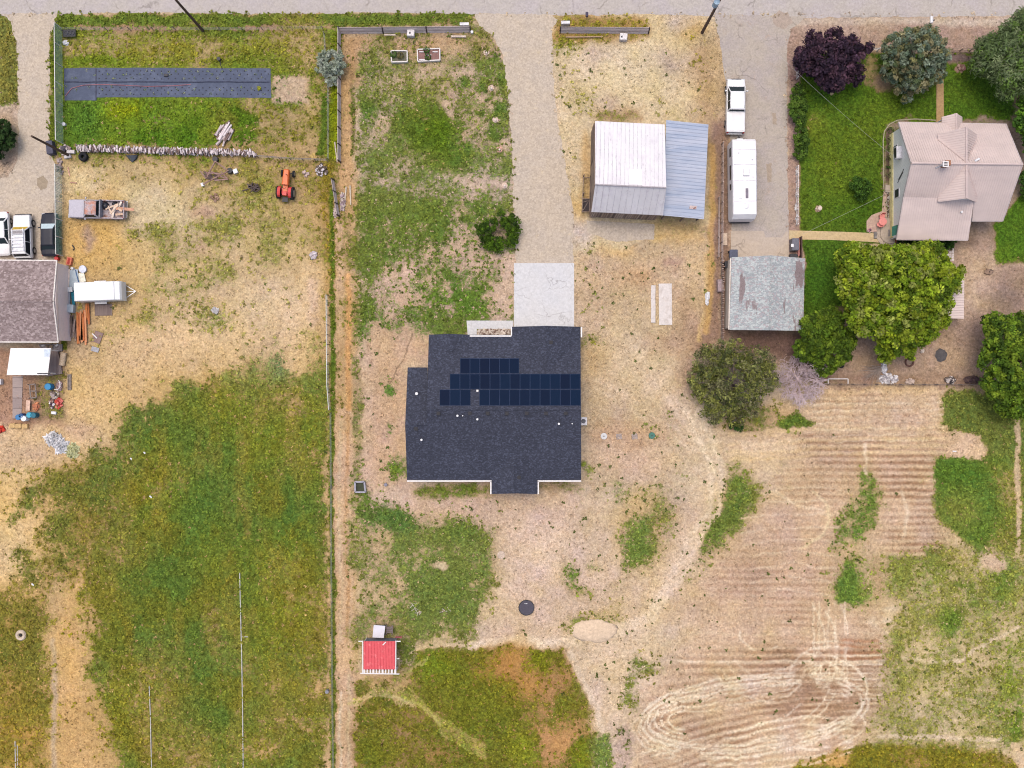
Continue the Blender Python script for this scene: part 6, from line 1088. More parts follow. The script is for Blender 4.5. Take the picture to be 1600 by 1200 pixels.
# clumps of weeds, grass tufts and straw: one mass of ground cover
def tufts(n, x0, y0, x1, y1, accept, size, colf, blades=5, h=.12):
    px = RNG.uniform(x0, x1, n); py = RNG.uniform(y0, y1, n); d_, g_, c_ = look(px, py); k = accept(px, py, c_) > RNG.random(n); px, py, d_, g_, c_ = px[k], py[k], d_[k], g_[k], c_[k]; m = len(px)
    P0 = np.stack([(px - 800) * S, (600 - py) * S, np.zeros(m)], 1); col = colf(d_, g_, m); sz = size * RNG.uniform(.5, 1.5, m) ** 1.3
    I = np.repeat(np.arange(m), blades); a = RNG.random(len(I)) * 2 * np.pi; l = sz[I] * RNG.uniform(.6, 1.2, len(I)); wd = l * .34; ca, sa = np.cos(a), np.sin(a)
    B_ = P0[I]; z = np.zeros(len(I)); hh = h * RNG.uniform(.5, 1.3, len(I)) * (sz[I] / size)
    v0 = B_ + np.stack([-sa * wd * .3, ca * wd * .3, z + .01], 1); v1 = B_ + np.stack([ca * l * .55 + sa * wd, sa * l * .55 - ca * wd, hh], 1); v2 = B_ + np.stack([ca * l, sa * l, hh * .45], 1); v3 = B_ + np.stack([ca * l * .55 - sa * wd, sa * l * .55 + ca * wd, hh], 1)
    V = np.stack([v0, v1, v2, v3], 1).reshape(-1, 3); cl = np.repeat(np.clip(col[I] * (1 + .22 * RNG.normal(size=(len(I), 1))), .004, .9), 4, 0); return V, cl
BAN = [(622, 505, 920, 780), (900, 180, 1125, 378), (1136, 355, 1236, 530), (1385, 175, 1600, 395), (803, 408, 898, 520), (726, 498, 806, 528), (-10, 0, 1610, 20), (0, 395, 96, 600), (97, 102, 426, 158), (560, 970, 626, 1060), (1230, 358, 1400, 386), (1352, 328, 1400, 388), (1461, 90, 1477, 216)]
def free(px, py):
    ok = np.ones(len(px), bool)
    for x0, y0, x1, y1 in BAN: ok &= ~((px > x0) & (px < x1) & (py > y0) & (py < y1))
    for nm in ('gravel_drive', 'gravel_driveway', 'asphalt_driveway', 'gravel_pad'):
        for poly in SHEETS[nm]:
            ins = np.zeros(len(px), bool); dd = np.full(len(px), 1e9); n = len(poly)
            for i in range(n):
                p, q = poly[i], poly[(i + 1) % n]; dd = np.minimum(dd, segd(px, py, p, q))
                if p[1] != q[1]: ins ^= ((p[1] > py) != (q[1] > py)) & (px < (q[0] - p[0]) * (py - p[1]) / (q[1] - p[1]) + p[0])
            ok &= ~(ins & (dd > 1 + 4.5 * RNG.random(len(px)) ** 2))
    return ok
MGC = m_col('ground_cover', .9, .1, spec=.1)
dk = lambda d_, g_, m: (lin((74, 84, 42)) * KA)[None] * RNG.uniform(.6, 1.3, (m, 1)) + g_ * .25
def weedy(px, py, c):
    base = np.where(c < .55, .16 + .5 * np.clip(c, 0, 1), .05); reg = np.zeros(len(px))
    for cx, cy, r, a in ((1080, 750, 60, 1), (1010, 820, 70, .8), (920, 790, 70, .7), (960, 440, 80, .6), (950, 560, 60, .5), (1050, 940, 90, .9), (960, 1000, 70, .9), (1230, 960, 110, .6), (1450, 1080, 120, .7), (1400, 980, 80, .5), (980, 150, 90, .5), (700, 770, 90, .8), (630, 640, 50, .7), (700, 430, 100, .5), (870, 850, 60, .3), (1090, 1030, 60, .7)): reg = np.maximum(reg, a * np.exp(-((px - cx) ** 2 + (py - cy) ** 2) / (2 * r * r)))
    cl = sstep((fbm(px, py, 18, 3, 77) - .42) * 4); lawn = (px > 1240) & (py < 500); return free(px, py) * ~lawn * np.where((px > 1100) & (py > 640), .45, .8) * (base * .08 + reg * .36) * (.25 + .75 * cl)
V1, c1 = tufts(30000, 100, 30, 1600, 1200, weedy, .16, dk, 6, .1)
V2, c2 = tufts(170000, 0, 20, 1600, 1200, lambda px, py, c: free(px, py) * np.clip(c * 1.2 - .2, 0.0, 1) * .8 * np.where((px > 1240) & (py < 500), .12, .8), .2, lambda d_, g_, m: g_ * np.array([1.18, 1.1, 1.05]) * RNG.uniform(.75, 1.65, (m, 1)) * (1 + RNG.random((m, 1)) * np.array([[.16, .06, 0]])), 4, .12)
V3, c3 = tufts(90000, 0, 20, 1600, 1200, lambda px, py, c: free(px, py) * np.clip(1 - c, 0.0, 1) * np.where((px > 1240) & (py < 605), .25, .65) * np.where((px > 1080) & (py > 640) & (px < 1470), .25, 1), .13, lambda d_, g_, m: d_ * RNG.uniform(.8, 1.2, (m, 1)), 4, .05)
for nm, V, c_ in (('weeds', V1, c1), ('grass', V2, c2), ('dry_grass', V3, c3)): np_mesh(nm, V, np.arange(len(V)).reshape(-1, 4), MGC, None, c_, kind='stuff')
# ---------------------------------------------------------------- fences
MGW = m_boards('grey_fence_boards', (168, 156, 152), (136, 124, 120), .14, R(90), .25); MGV = mat('grey_post_wood', (140, 128, 122), .9, var=.25, stretch=(1, 1, .2)); MWIRE = mat('wire', (150, 152, 156), .5, metal=.4, bump=0, var=.05)
def posts(pts, root, h, r=.06, m=None, sq=False, name='post'):
    for p in pts:
        b = MB(); q = Vector((p.x, p.y, 0))
        if sq: b.beam(q, q + Vector((0, 0, h)), r * 2, r * 2)
        else: b.cyl(q, r, h, 8)
        b.build(name, m or MGV, root)
def along(a, b_, n): return [a.lerp(b_, i / n) for i in range(n + 1)]
def fence(name, label, path, h, n, rails, rail=(.14, .03), m=None, pm=None, group=None, r=.06, cat='fence', lean=0):
    P_ = [W(x, y, 0) for x, y in path]; root = thing(name, label, cat, (P_[0] + P_[-1]) / 2, 0, group); pp = []
    for i, (a, b_) in enumerate(zip(P_, P_[1:])): q = along(a, b_, n[i] if isinstance(n, list) else n); pp += q if i == 0 else q[1:]
    posts(pp, root, h, r, pm or m or MGV)
    for z in rails:
        b = MB()
        for a, b_ in zip(P_, P_[1:]): b.beam(a + Vector((0, 0, z)), b_ + Vector((0, 0, z)), rail[1], rail[0])
        b.build('rail', m or MGV, root)
    return root
def wire_fence(name, label, path, h, n, nw=5, mesh_m=None, r=.04, pm=None, group=None, top=None, gap=.45, wr=.008):
    P_ = [W(x, y, 0) for x, y in path]; root = thing(name, label, 'fence', (P_[0] + P_[-1]) / 2, 0, group); pp = []
    for i, (a, b_) in enumerate(zip(P_, P_[1:])): q = along(a, b_, n[i] if isinstance(n, list) else n); pp += q if i == 0 else q[1:]
    posts(pp, root, h, r, pm or MGV); b = MB()
    for a, b_ in zip(P_, P_[1:]):
        for k in range(nw): z = h * (k + 1) / (nw + .3); b.tube([a + Vector((0, 0, z)), b_ + Vector((0, 0, z))], wr, 3)
        L_ = (b_ - a).length; m_ = int(L_ / gap)
        for k in range(m_): q = a.lerp(b_, k / m_); b.tube([q, q + Vector((0, 0, h * .97))], wr * .8, 3)
    b.build('wire_mesh', mesh_m or MWIRE, root)
    if top: 
        b = MB()
        for a, b_ in zip(P_, P_[1:]): b.beam(a + Vector((0, 0, h)), b_ + Vector((0, 0, h)), .06, .05)
        b.build('top_rail', top, root)
    return root
# tilted weathered board fence at the front (the boards lean, so their faces show from above)
def board_fence(name, label, a, b_, h, n, tilt, nb=4):
    A, B_ = W(*a, 0), W(*b_, 0); root = thing(name, label, 'fence', (A + B_) / 2); dv = (B_ - A).normalized(); sd_ = Vector((-dv.y, dv.x, 0)) * tilt
    for k in range(n + 1): q = A.lerp(B_, k / n); MB().beam(q, q + Vector((0, 0, h)) + sd_, .12, .12).build('post', mat('dark_post', (70, 60, 60)), root)
    for k in range(nb): t_ = (k + .5) / nb; o_ = sd_ * t_ + Vector((0, 0, h * t_)); MB().beam(A + o_, B_ + o_, math.hypot(h, tilt) / nb * .84, .04, up=(lambda q: q if q.z > 0 else -q)(dv.cross(sd_ + Vector((0, 0, h))).normalized())).build('board', mat('grey_board_%s' % 'ab'[k % 2], ((214, 200, 196), (190, 176, 172))[k % 2], .9, var=.22, stretch=(.2, 1, 1), sc=4), root)
    return root
board_fence('board_fence', 'long weathered grey board fence along the roadside above the two raised beds', (531, 53), (735, 51), 1.1, 3, .3)
board_fence('board_fence', 'shorter weathered grey board fence along the roadside north of the barn', (875, 52), (1013, 53), 1.1, 1, .3)
board_fence('board_fence', 'straight grey board fence running south past the silver shrub', (532.5, 48), (532.5, 254), 1.25, 8, -.12, 3)
board_fence('board_fence', 'short leaning grey fence panel south of the straight board fence', (522, 282), (531, 338), 1.2, 3, -.12, 2)
MB().box(W(726, 42, 0) + Vector((0, 0, .45)), (.95, .3, .9)).build('sign_board', mat('white_sign', (222, 220, 222), .6), label='small white board on the road side of the longer front fence', cat='board')
MB().box(W(883, 39.5, 0) + Vector((0, 0, .45)), (.9, .3, .9)).build('sign_board', mat('white_sign', (222, 220, 222), .6), label='small white board on the road side of the shorter front fence', cat='board')
MB().beam(W(705, 57, .2), W(728, 57, .2), .2, .1).build('plank', mat('pale_plank', (206, 190, 178)), label='pale plank on the ground below the right end of the longer front fence', cat='plank')
MB().beam(W(600, 54.5, .5), W(618, 54.5, .5), .12, .06).build('plank', mat('pale_plank', (206, 190, 178)), label='thin pale plank leaning below the middle of the longer front fence', cat='plank')
MB().beam(W(884, 58, .2), W(942, 57.5, .2), .1, .08).build('plank', mat('brown_plank', (180, 150, 126)), label='long brown rail lying below the shorter front fence', cat='plank')
wire_fence('wire_fence', 'green wire fence between the gravel drive and the garden plot', [(97.5, 45), (99.5, 225)], 1.9, 6, 16, mat('green_mesh', (96, 128, 116), .6, bump=0), .04, MTRIM, top=MTRIM, gap=.16, wr=.013)
wire_fence('wire_fence', 'wire fence running down past the dark sedan to the grey-brown house', [(97, 262), (98.5, 400)], 1.7, 5, 14, mat('green_mesh', (96, 128, 116), .6, bump=0), .04, MTRIM, gap=.17, wr=.013, top=mat('pale_pipe', (206, 210, 206), .5, bump=0))
wire_fence('wire_fence', 'sagging wire fence along the roadside edge of the garden plot', [(96, 48), (240, 47), (380, 48), (505, 46)], 1.0, [4, 4, 4], 3)
wire_fence('wire_fence', 'low wire fence with wooden posts at the right end of the stacked firewood', [(404, 246), (455, 250), (512, 252)], 1.0, [3, 3], 4, top=MGV)
wire_fence('wire_fence', 'wire fence along the green strip east of the pasture', [(513, 462), (514, 600), (517, 640)], 1.3, [9, 3], 5, top=mat('pale_pipe', (206, 210, 206), .5, bump=0))
wire_fence('wire_fence', 'long thin wire fence on the lane edge beside the lower pasture', [(518, 645), (520, 1000), (522, 1200)], 1.1, [18, 10], 4, r=.03)
wire_fence('wire_fence', 'thin wire fence down the garden plot side of the straight board fence', [(508, 55), (514, 140), (514, 250)], 1.1, [4, 5], 4, r=.04)
fence('picket_fence', 'weathered low fence between the lean-to and the camper', [(1127, 226), (1126, 410)], 1.2, 12, (.35, .75, 1.1), (.1, .04), mat('pale_rail', (176, 158, 150)))
fence('rail_fence', 'doubled grey rails lying beside the low fence near the garage pad', [(1122, 310), (1121, 402)], .9, 3, (.4, .85), (.14, .05), mat('pale_rail', (176, 158, 150)))
root = thing('brick_edging', 'row of reddish posts and boards along the west side of the garage', 'fence', W(1127, 470, 0)); 
for k in range(46): q = W(1127.5 + random.uniform(-.5, .5), 405 + k * 3.3, 0); b = MB(); b.beam(q, q + Vector((random.uniform(-.05, .05), 0, random.uniform(.7, 1.1))), .1, .16); b.build('picket', mat('picket_%s' % 'ab'[k % 2], ((150, 122, 112), (176, 156, 146))[k % 2]), root)
b = MB(); b.beam(W(1128, 402, .7), W(1128, 556, .7), .05, .1); b.build('rail', MGV, root)
fence('white_rail_fence', 'low white rail fence along the lawn west edge with white post caps', [(1243.5, 262), (1243, 352)], 1.0, 8, (.4, .9), (.08, .05), mat('pale_white', (226, 220, 216), .6))
fence('white_rail_fence', 'white corner fence wrapping the purple tree', [(1370, 80), (1300, 79), (1243.5, 80), (1243.5, 124)], 1.0, [4, 4, 3], (.4, .9), (.1, .05), mat('pale_white', (226, 220, 216), .6))
fence('white_rail_fence', 'low pale fence along the soil bed at the top right', [(1484, 80), (1560, 80)], .9, 5, (.4, .85), (.1, .05), mat('brown_rail', (170, 146, 130)))
fence('rail_fence', 'low dark rail fence at the bottom of the farmhouse yard', [(1275, 600), (1535, 601)], .8, 14, (.35, .7), (.1, .04), mat('dark_rail', (112, 98, 92)))
MB().add([W(1294, 592, .5), W(1326, 592, .5), W(1326, 599, .5), W(1294, 599, .5)], []) if 0 else None
b = MB(); 
for a, c in (((1294, 592), (1325, 592)), ((1294, 592), (1294, 600)), ((1325, 592), (1325, 600))): b.beam(W(*a, .6), W(*c, .6), .08, .06)
fr = b.build('pipe_hoop', MTRIM, label='thin white pipe frame by the left end of the dark rail fence', cat='frame')
# irrigation lines in the pasture
MPI = mat('aluminium_pipe', (206, 204, 198), .4, metal=.2, bump=0)
def hose(name, label, pts, r, m, cat='pipe', z=.08, grp=None): return MB().tube([W(x, y, z) for x, y in pts], r, 6).build(name, m, label=label, cat=cat, group=grp)
hose('irrigation_pipe', 'longest white irrigation pipe lying down the green pasture', [(374.5, 895), (376, 960), (377.5, 1020), (379, 1100), (380, 1200)], .055, MPI, grp='irrigation pipes on the pasture')
hose('irrigation_pipe', 'middle irrigation pipe at the bottom of the pasture', [(233, 1070), (235, 1120), (237, 1210)], .05, MPI, grp='irrigation pipes on the pasture')
hose('irrigation_pipe', 'shortest doubled irrigation pipe in the bottom left corner', [(23.5, 1158), (24.5, 1210)], .05, MPI, grp='irrigation pipes on the pasture')
hose('irrigation_pipe', 'thin pipe right beside the shortest pipe in the bottom left corner', [(27, 1163), (27.5, 1210)], .04, MPI, grp='irrigation pipes on the pasture')
MB().beam(W(378, 995, .08), W(388, 995, .08), .06, .05).build('pipe_riser', MPI, label='short cross pipe sticking out of the longest irrigation pipe', cat='pipe')
# ---------------------------------------------------------------- poles and wires
MPOLE = mat('pole_wood', (96, 78, 68), .9, var=.2, stretch=(1, 1, .1))
def pole(label, bx, by, h, r=.16, arms=True, tf=False):
    root = thing('utility_pole', label, 'utility pole', W(bx, by, 0)); p = W(bx, by, 0); t_ = p + Vector((0, 0, h)); MB().tube([p, t_], r, 10, r * .7).build('shaft', MPOLE, root)
    if arms:
        MB().beam(t_ + Vector((-1.1, 0, -.5)), t_ + Vector((1.1, 0, -.5)), .1, .12).build('cross_arm', MPOLE, root)
        for x in (-1, -.35, .35, 1): MB().cyl(t_ + Vector((x, 0, -.44)), .05, .18, 8).build('insulator', MTRIM, root)
    if tf: MB().cyl(t_ + Vector((-.35, -.3, -2.1)), .28, 1.0, 14).build('transformer', mat('transformer_blue', (150, 176, 196), .5, bump=0), root, smooth=False)
    return t_
t1 = pole('utility pole with a pale transformer where the asphalt driveway meets the road', 1097, 51, 10.4, .17, True, True)
t2 = pole('utility pole leaning over the road verge beside the garden plot', 317, 48, 10.2)
t3 = pole('shorter utility pole by the gravel drive near the end of the firewood row', 108, 243, 8.2, .15, False)
MWR_ = mat('cable', (196, 192, 188), .5, bump=0)
def cable(label, a, b_, sag, r=.012, m=None):
    pts = [a.lerp(b_, t / 12) - Vector((0, 0, sag * 4 * (t / 12) * (1 - t / 12))) for t in range(13)]; MB().tube(pts, r, 4).build('power_cable', m or MWR_, label=label, cat='cable')
hs = Vector((NWc.x + .3, W(0, 245, 4.5).y, 4.6)); cable('overhead cable from the transformer pole across the lawn to the farmhouse wall', t1 - Vector((0, 0, .8)), W(1405, 252, 4.2), .9, .009)
cable('overhead cable from the farmhouse wall down to the garage corner', W(1404, 294, 4.0), W(1254, 366, 2.6), .3, .009)
MWD = mat('dark_cable', (120, 112, 110), .6, bump=0); cable('second overhead cable along the road from the transformer pole', t1 - Vector((0, 0, .3)), Vector((62, t1.y + 1, 9.8)), .8, .014, MWD); cable('overhead cable between the two roadside poles', t1 - Vector((.3, 0, .3)), t2 - Vector((0, 0, .3)), 1.2, .012, MWD)
# ---------------------------------------------------------------- garden plot
MFAB = mat('weed_fabric', (84, 92, 112), .75, var=.12, c2=(98, 106, 126), c2s=.6, bump=.1, spec=.2); rp = lambda poly, s_: ragged(poly, 8, .35, s_)
fb = MB().prism([W(x, y)[:2] for x, y in rp([(100, 107), (150, 106), (250, 106), (423, 107), (424, 153), (300, 152), (150, 152), (150, 157), (101, 157)], 70)][::-1], 0.0, .03).build('weed_fabric', MFAB, label='long dark blue-grey sheet of weed fabric laid across the garden plot', cat='ground sheet')
b = MB(); b.beam(W(150, 107, .04), W(150, 157, .04), .12, .02); b.build('fold', mat('fabric_fold', (62, 66, 86)), fb); b = MB(); pts = [W(101 + i * 16, 128 + random.uniform(-.6, .6), .04) for i in range(21)]; b.tube(pts, .06, 5); b.build('seam', mat('fabric_fold', (62, 66, 86)), fb)
hose('garden_hose', 'thin reddish hose lying along the weed fabric', [(102, 150), (112, 138), (130, 133), (160, 132), (190, 133), (230, 135), (270, 134), (298, 132)], .035, mat('hose_red', (170, 110, 116), .6, bump=0), 'hose', .07)
def plants(name, label, pts, r, cols, leafs=12, h=.14, grp=None, cat='seedling', leaf=.08):
    for k, (x, y) in enumerate(pts):
        p = W(x, y, 0); n = leafs; g = RNG.normal(size=(n, 3)); g /= np.linalg.norm(g, axis=1, keepdims=True); ce = np.array(tuple(p)) + g * r * np.array([1, 1, .5]) + np.array([0, 0, h]); cc_ = lin(cols[k % len(cols)]) * KA * RNG.uniform(.7, 1.3, (n, 1))
        V, F, K_ = leaf_mesh(ce, leaf * RNG.uniform(.7, 1.3, n), g + np.array([0, 0, .8]), cc_, 2.0); np_mesh(name, V, F, MLEAF, None, K_, label=label(k, x, y) if callable(label) else label if isinstance(label, str) else label[k], cat=cat, group=grp, origin=tuple(p))
# seedlings in the holes of the fabric (one row above, one below the seam) and the holes themselves
sp_ = []
for x in [112, 121, 135, 149, 168, 175, 181, 191, 199, 206, 219, 229, 240, 252, 263, 268, 276, 287, 297, 303, 312, 323, 332, 341, 347, 361, 374, 386, 398, 408]:
    sp_.append((x + random.uniform(-2, 2), random.choice((111, 117, 122)) + random.uniform(-1, 1)))
for x in [104, 119, 141, 159, 174, 188, 206, 226, 241, 262, 277, 290, 306, 329, 343, 362, 377, 395, 411]: sp_.append((x + random.uniform(-2, 2), random.choice((136, 140, 146)) + random.uniform(-1, 1)))
ORD = 'first second third fourth fifth sixth seventh eighth ninth tenth eleventh twelfth thirteenth fourteenth fifteenth sixteenth seventeenth eighteenth nineteenth twentieth twenty-first twenty-second twenty-third twenty-fourth twenty-fifth twenty-sixth twenty-seventh twenty-eighth twenty-ninth thirtieth'.split()
plants('seedling', lambda k, x, y: 'pale green seedling, %s from the left in the %s half of the weed fabric' % ((ORD[k], 'upper') if k < 30 else (ORD[k - 30], 'lower')), sp_, .12, [(176, 190, 130), (158, 176, 110), (192, 196, 150)], 9, .08, 'seedlings in the weed fabric', leaf=.06)
b = MB()
for ry in (111, 116, 123, 137, 141, 147):
    for k in range(25): b.cyl(W(155 + k * 10.8 + (5 if ry in (116, 141) else 0), ry + random.uniform(-.5, .5), .032), .07, .006, 7)
b.build('planting_holes', mat('hole_dark', (34, 34, 40)), fb, kind='stuff')
plants('yellow_squash_plant', 'yellow-green plant on a black mat at the right end of the weed fabric', [(405, 139)], .2, [(176, 180, 50)], 26, .2, None, 'plant', .12)
MB().box(W(260, 118, 0) + Vector((0, 0, .1)), (.45, .28, .18)).build('black_tray', MDARK, label='small black tray on the weed fabric', cat='tray', bevel=.03)
st_ = thing('garden_sprayer', 'black garden sprayer standing on the upper edge of the weed fabric', 'sprayer', W(345, 98, 0)); MB().cyl(W(343.5, 94, 0), .2, .5, 12).build('tank', MDARK, st_); MB().tube([W(344, 96, .5), W(345, 103, .4), W(347, 107, .05)], .04, 6).build('hose', MDARK, st_)
tb = thing('stock_tank', 'black plastic trough with ribs in the corner of the garden plot', 'trough', W(108, 51, 0)); b = MB(); M_ = mat('black_tub', (40, 42, 50), .5)
b.loft([[W(x, y, z) for x, y in ((97.5, 46), (118, 45.5), (118, 57), (98, 57.5))] for z in (0.02, .5)]); b.build('tub', M_, tb)
for k in range(3): MB().ring(W(103 + k * 5, 51.5, .53), .2, .03, 14, 5).build('rim_ring', mat('tub_rim', (70, 72, 82), .5), tb)
MB().dome(W(103, 67.5, 0), .36, .28, .3, 10, 4, .2).build('white_sack', MPIPE, label='crumpled white sack below the black trough', cat='sack'); MB().cyl(W(101.5, 195, 0), .19, .35, 12).build('bucket', MPIPE, label='white bucket inside the garden fence near its lower end', cat='bucket')
# firewood row: one thing made of many split logs
root = thing('firewood_stack', 'long row of stacked grey firewood along the bottom of the garden plot', 'firewood', W(262, 236, 0)); VV = []; b1 = MB(); b2 = MB(); b3 = MB()
for k in range(760):
    t_ = random.random(); x = 124 + t_ * 277; y = 233 + 8 * t_ + random.uniform(-3.2, 3.4); zl = random.choice((.1, .3, .5, .7, .85)); p = W(x, y, 0) + Vector((0, 0, zl)); a = R(90 + random.gauss(0, 16)); l_ = random.uniform(.12, .22); dv_ = Vector((math.cos(a), math.sin(a), random.uniform(-.2, .5))) * l_; random.choice((b1, b2, b3)).tube([p - dv_, p + dv_], random.uniform(.05, .09), 5)
b1.build('pale_logs', mat('log_pale', (232, 220, 220), .9, var=.2), root, kind='stuff'); b2.build('grey_logs', mat('log_grey', (200, 186, 186), .9, var=.25), root, kind='stuff'); b3.build('brown_logs', mat('log_brown', (134, 112, 106), .9, var=.3), root, kind='stuff')
root = thing('log_pile', 'short heap of thick split logs standing apart in the grass above the firewood row', 'log pile', W(350, 210, 0))
for k in range(22):
    u = random.uniform(-.7, .7); a = R(62 + random.gauss(0, 9)); c = W(351, 209, 0) + Vector((u * math.sin(a), -u * math.cos(a), .16 + (.18 if k % 2 else 0) + random.uniform(0, .08))); dv_ = Vector((math.cos(a), math.sin(a), 0)) * random.uniform(.35, 1.15); o_ = Vector((math.cos(a), math.sin(a), 0)) * random.uniform(-.4, .4); MB().tube([c - dv_ + o_, c + dv_ + o_], random.uniform(.08, .17), 6, .09).build('log', mat('log_%s' % ('pale', 'grey', 'brown')[k % 3], (0, 0, 0)), root)
MB().box(W(361, 205, 0) + Vector((0, 0, .15)), (.5, .5, .3), .6).build('stump', mat('log_grey', (0, 0, 0)), label='small stump next to the heap of thick split logs', cat='stump')
# tyres, tarp, junk by the third pole
ty = thing('tyre_stack', 'black tyre standing at the left end of the firewood row', 'tyre', W(132, 246, 0)); b = MB()
for z in (.14, .4): b.ring(W(132, 246, 0) + Vector((0, 0, z)), .32, .17, 22, 8)
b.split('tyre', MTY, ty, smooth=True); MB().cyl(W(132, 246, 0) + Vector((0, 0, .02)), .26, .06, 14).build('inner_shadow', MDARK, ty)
b = MB(); pts = [(197, 243), (216, 243), (214, 249), (207, 254), (203, 250)]; b.add([W(x, y, 0) + Vector((0, 0, .12 + .1 * ((i * 7) % 3))) for i, (x, y) in enumerate(pts)] + [W(x, y, 0) for x, y in pts], [(0, 1, 2, 3, 4)[::-1], (0, 5, 6, 1), (1, 6, 7, 2), (2, 7, 8, 3), (3, 8, 9, 4), (4, 9, 5, 0)]); b.build('tarp', mat('dark_tarp', (52, 60, 72), .6), label='crumpled dark tarp below the middle of the firewood row', cat='tarp')
MB().box(W(83, 233, 0) + Vector((0, 0, .45)), (.7, 1.4, .9), .1).build('dark_bin', mat('slate_bin', (74, 74, 92), .6), label='slate-blue bin between the gravel drive and the pole', cat='bin', bevel=.05)
def rubble(name, label, cx, cy, rx, ry, n, sz, cols, cat, z=.5):
    root = thing(name, label, cat, W(cx, cy, 0)); g = {}
    for k in range(n):
        q = random.choice(range(len(cols))); b = g.setdefault(q, MB()); a = random.random() * 6.28; r = math.sqrt(random.random()); s_ = random.uniform(.5, 1.2) * sz; hh = z * (1 - r) * random.random()
        M = Matrix.Rotation(random.random() * 3, 4, 'Z') @ Matrix.Rotation(random.gauss(0, .4), 4, 'X'); b.box(W(cx + rx * r * math.cos(a), cy + ry * r * math.sin(a), 0) + Vector((0, 0, hh + s_ * .3)), (s_, s_ * random.uniform(.5, 1), s_ * random.uniform(.3, .7)), M=M)
    for q, b in g.items(): b.build(('stones', 'pieces', 'scraps', 'lumps')[q % 4], mat('rubble_%d_%d_%d' % tuple(cols[q]), cols[q], .9, var=.2), root)
    return root
rubble('rubble_pile', 'pinkish concrete rubble around the foot of the shorter utility pole', 103, 236, 9, 8, 34, .34, [(206, 190, 186), (160, 140, 138), (90, 84, 92)], 'rubble')
rubble('rubble_pile', 'grey rubble and dead weeds below the shorter utility pole', 94, 260, 6, 14, 26, .25, [(168, 152, 150), (140, 120, 112)], 'rubble', .2)
MB().box(W(112.5, 238, 0) + Vector((0, 0, .2)), (.8, .35, .3), -.05).build('concrete_block', mat('block', (206, 200, 200), .9), label='pale concrete block right of the rubble at the shorter pole', cat='block'); MB().box(W(107, 245.5, 0) + Vector((0, 0, .15)), (.7, .3, .3), .2).build('concrete_block', mat('block', (206, 200, 200), .9), label='pale concrete block just below the rubble at the shorter pole', cat='block')
# scrap star frame, plough, heap
root = thing('metal_frame', 'rusty angle-iron frame shaped like a star with two cans hung on it', 'scrap frame', W(338, 272, 0)); pf = [(314, 266), (356, 280), (318, 288), (337, 254), (358, 276), (330, 280)]
for (a, c) in (((313, 267), (322, 279)), ((322, 279), (336, 252)), ((336, 252), (357, 267)), ((317, 288), (355, 268)), ((330, 268), (357, 281)), ((335, 282), (357, 280)), ((322, 270), (345, 272)), ((345, 268), (357, 281))): MB().beam(W(*a, .7), W(*c, random.uniform(.3, .8)), .13, .12).build('bar', mat('rusty_iron', (158, 130, 120), .9, c2=(100, 70, 60), c2s=6), root)
MB().prism([W(x, y)[:2] for x, y in ((318, 268), (342, 270), (340, 281), (322, 280))][::-1], .02, .12).build('base_sheet', mat('dark_scrap', (110, 90, 84)), root)
for (x, y), lb in zip(((338, 250), (360.5, 268)), ('black drum at the upper tip of the star-shaped scrap frame', 'black drum at the right tip of the star-shaped scrap frame')): MB().cyl(W(x, y, 0), .3, .5, 14).build('drum', MDARK, label=lb, cat='drum', bevel=.03)
MB().box(W(369, 268.5, 0) + Vector((0, 0, .2)), (.45, .45, .4), .4).build('white_box', MPIPE, label='small white box right of the star-shaped scrap frame', cat='box'); MB().box(W(317.5, 289, 0) + Vector((0, 0, .15)), (.3, .35, .3), .4).build('white_block', MPIPE, label='small white block at the lower left tip of the star-shaped frame', cat='block')
root = thing('plough', 'small dark farm plough lying beside the orange tractor', 'plough', W(396, 294, 0)); b = MB()
for k in range(7): a = k * .9; p = W(397 + 6 * math.cos(a), 293 + 4 * math.sin(a), 0); b.box(p + Vector((0, 0, .3)), (.35, .1, .5), a)
b.split('blade', mat('dark_iron', (84, 70, 68), .7), root); b = MB(); b.beam(W(386, 288, .5), W(406, 296, .5), .12, .12); b.beam(W(379, 298, .3), W(388, 295.5, .5), .1, .1); b.beam(W(392, 300, .45), W(403, 287, .45), .1, .1); b.split('beam', mat('dark_iron', (84, 70, 68), .7), root); MB().ring(W(400, 294, .4), .35, .06, 16, 6).build('wheel', mat('dark_iron', (84, 70, 68)), root)
rubble('scrap_heap', 'heap of wire and pale sticks in the corner right of the tractor', 503, 266, 9, 9, 60, .3, [(206, 198, 200), (120, 106, 100), (96, 84, 74)], 'scrap heap', .4)
rubble('scrap_heap', 'small pile of pinkish stones above and right of the tractor', 478, 271, 4, 5, 14, .25, [(204, 180, 170), (180, 160, 154)], 'stone pile', .2); rubble('scrap_heap', 'straw-coloured sack remains on the low wire fence', 491, 246, 4, 5, 14, .4, [(206, 176, 110), (186, 156, 96)], 'straw pile', .4)
rubble('scrap_heap', 'little heap of brown clods on the dry grass below the star frame', 336, 308, 7, 6, 34, .22, [(170, 140, 120), (132, 104, 86)], 'clod pile', .15)
rubble('stone_pile', 'line of pinkish stones left of the leaning fence panel', 525, 330, 2.5, 11, 30, .28, [(196, 178, 172), (170, 150, 144)], 'stone pile', .3); rubble('stone_pile', 'purple-grey scrap between the leaning fence panel and the track', 536, 315, 3, 14, 44, .3, [(168, 148, 156), (150, 130, 130), (196, 182, 172)], 'scrap pile', .3)
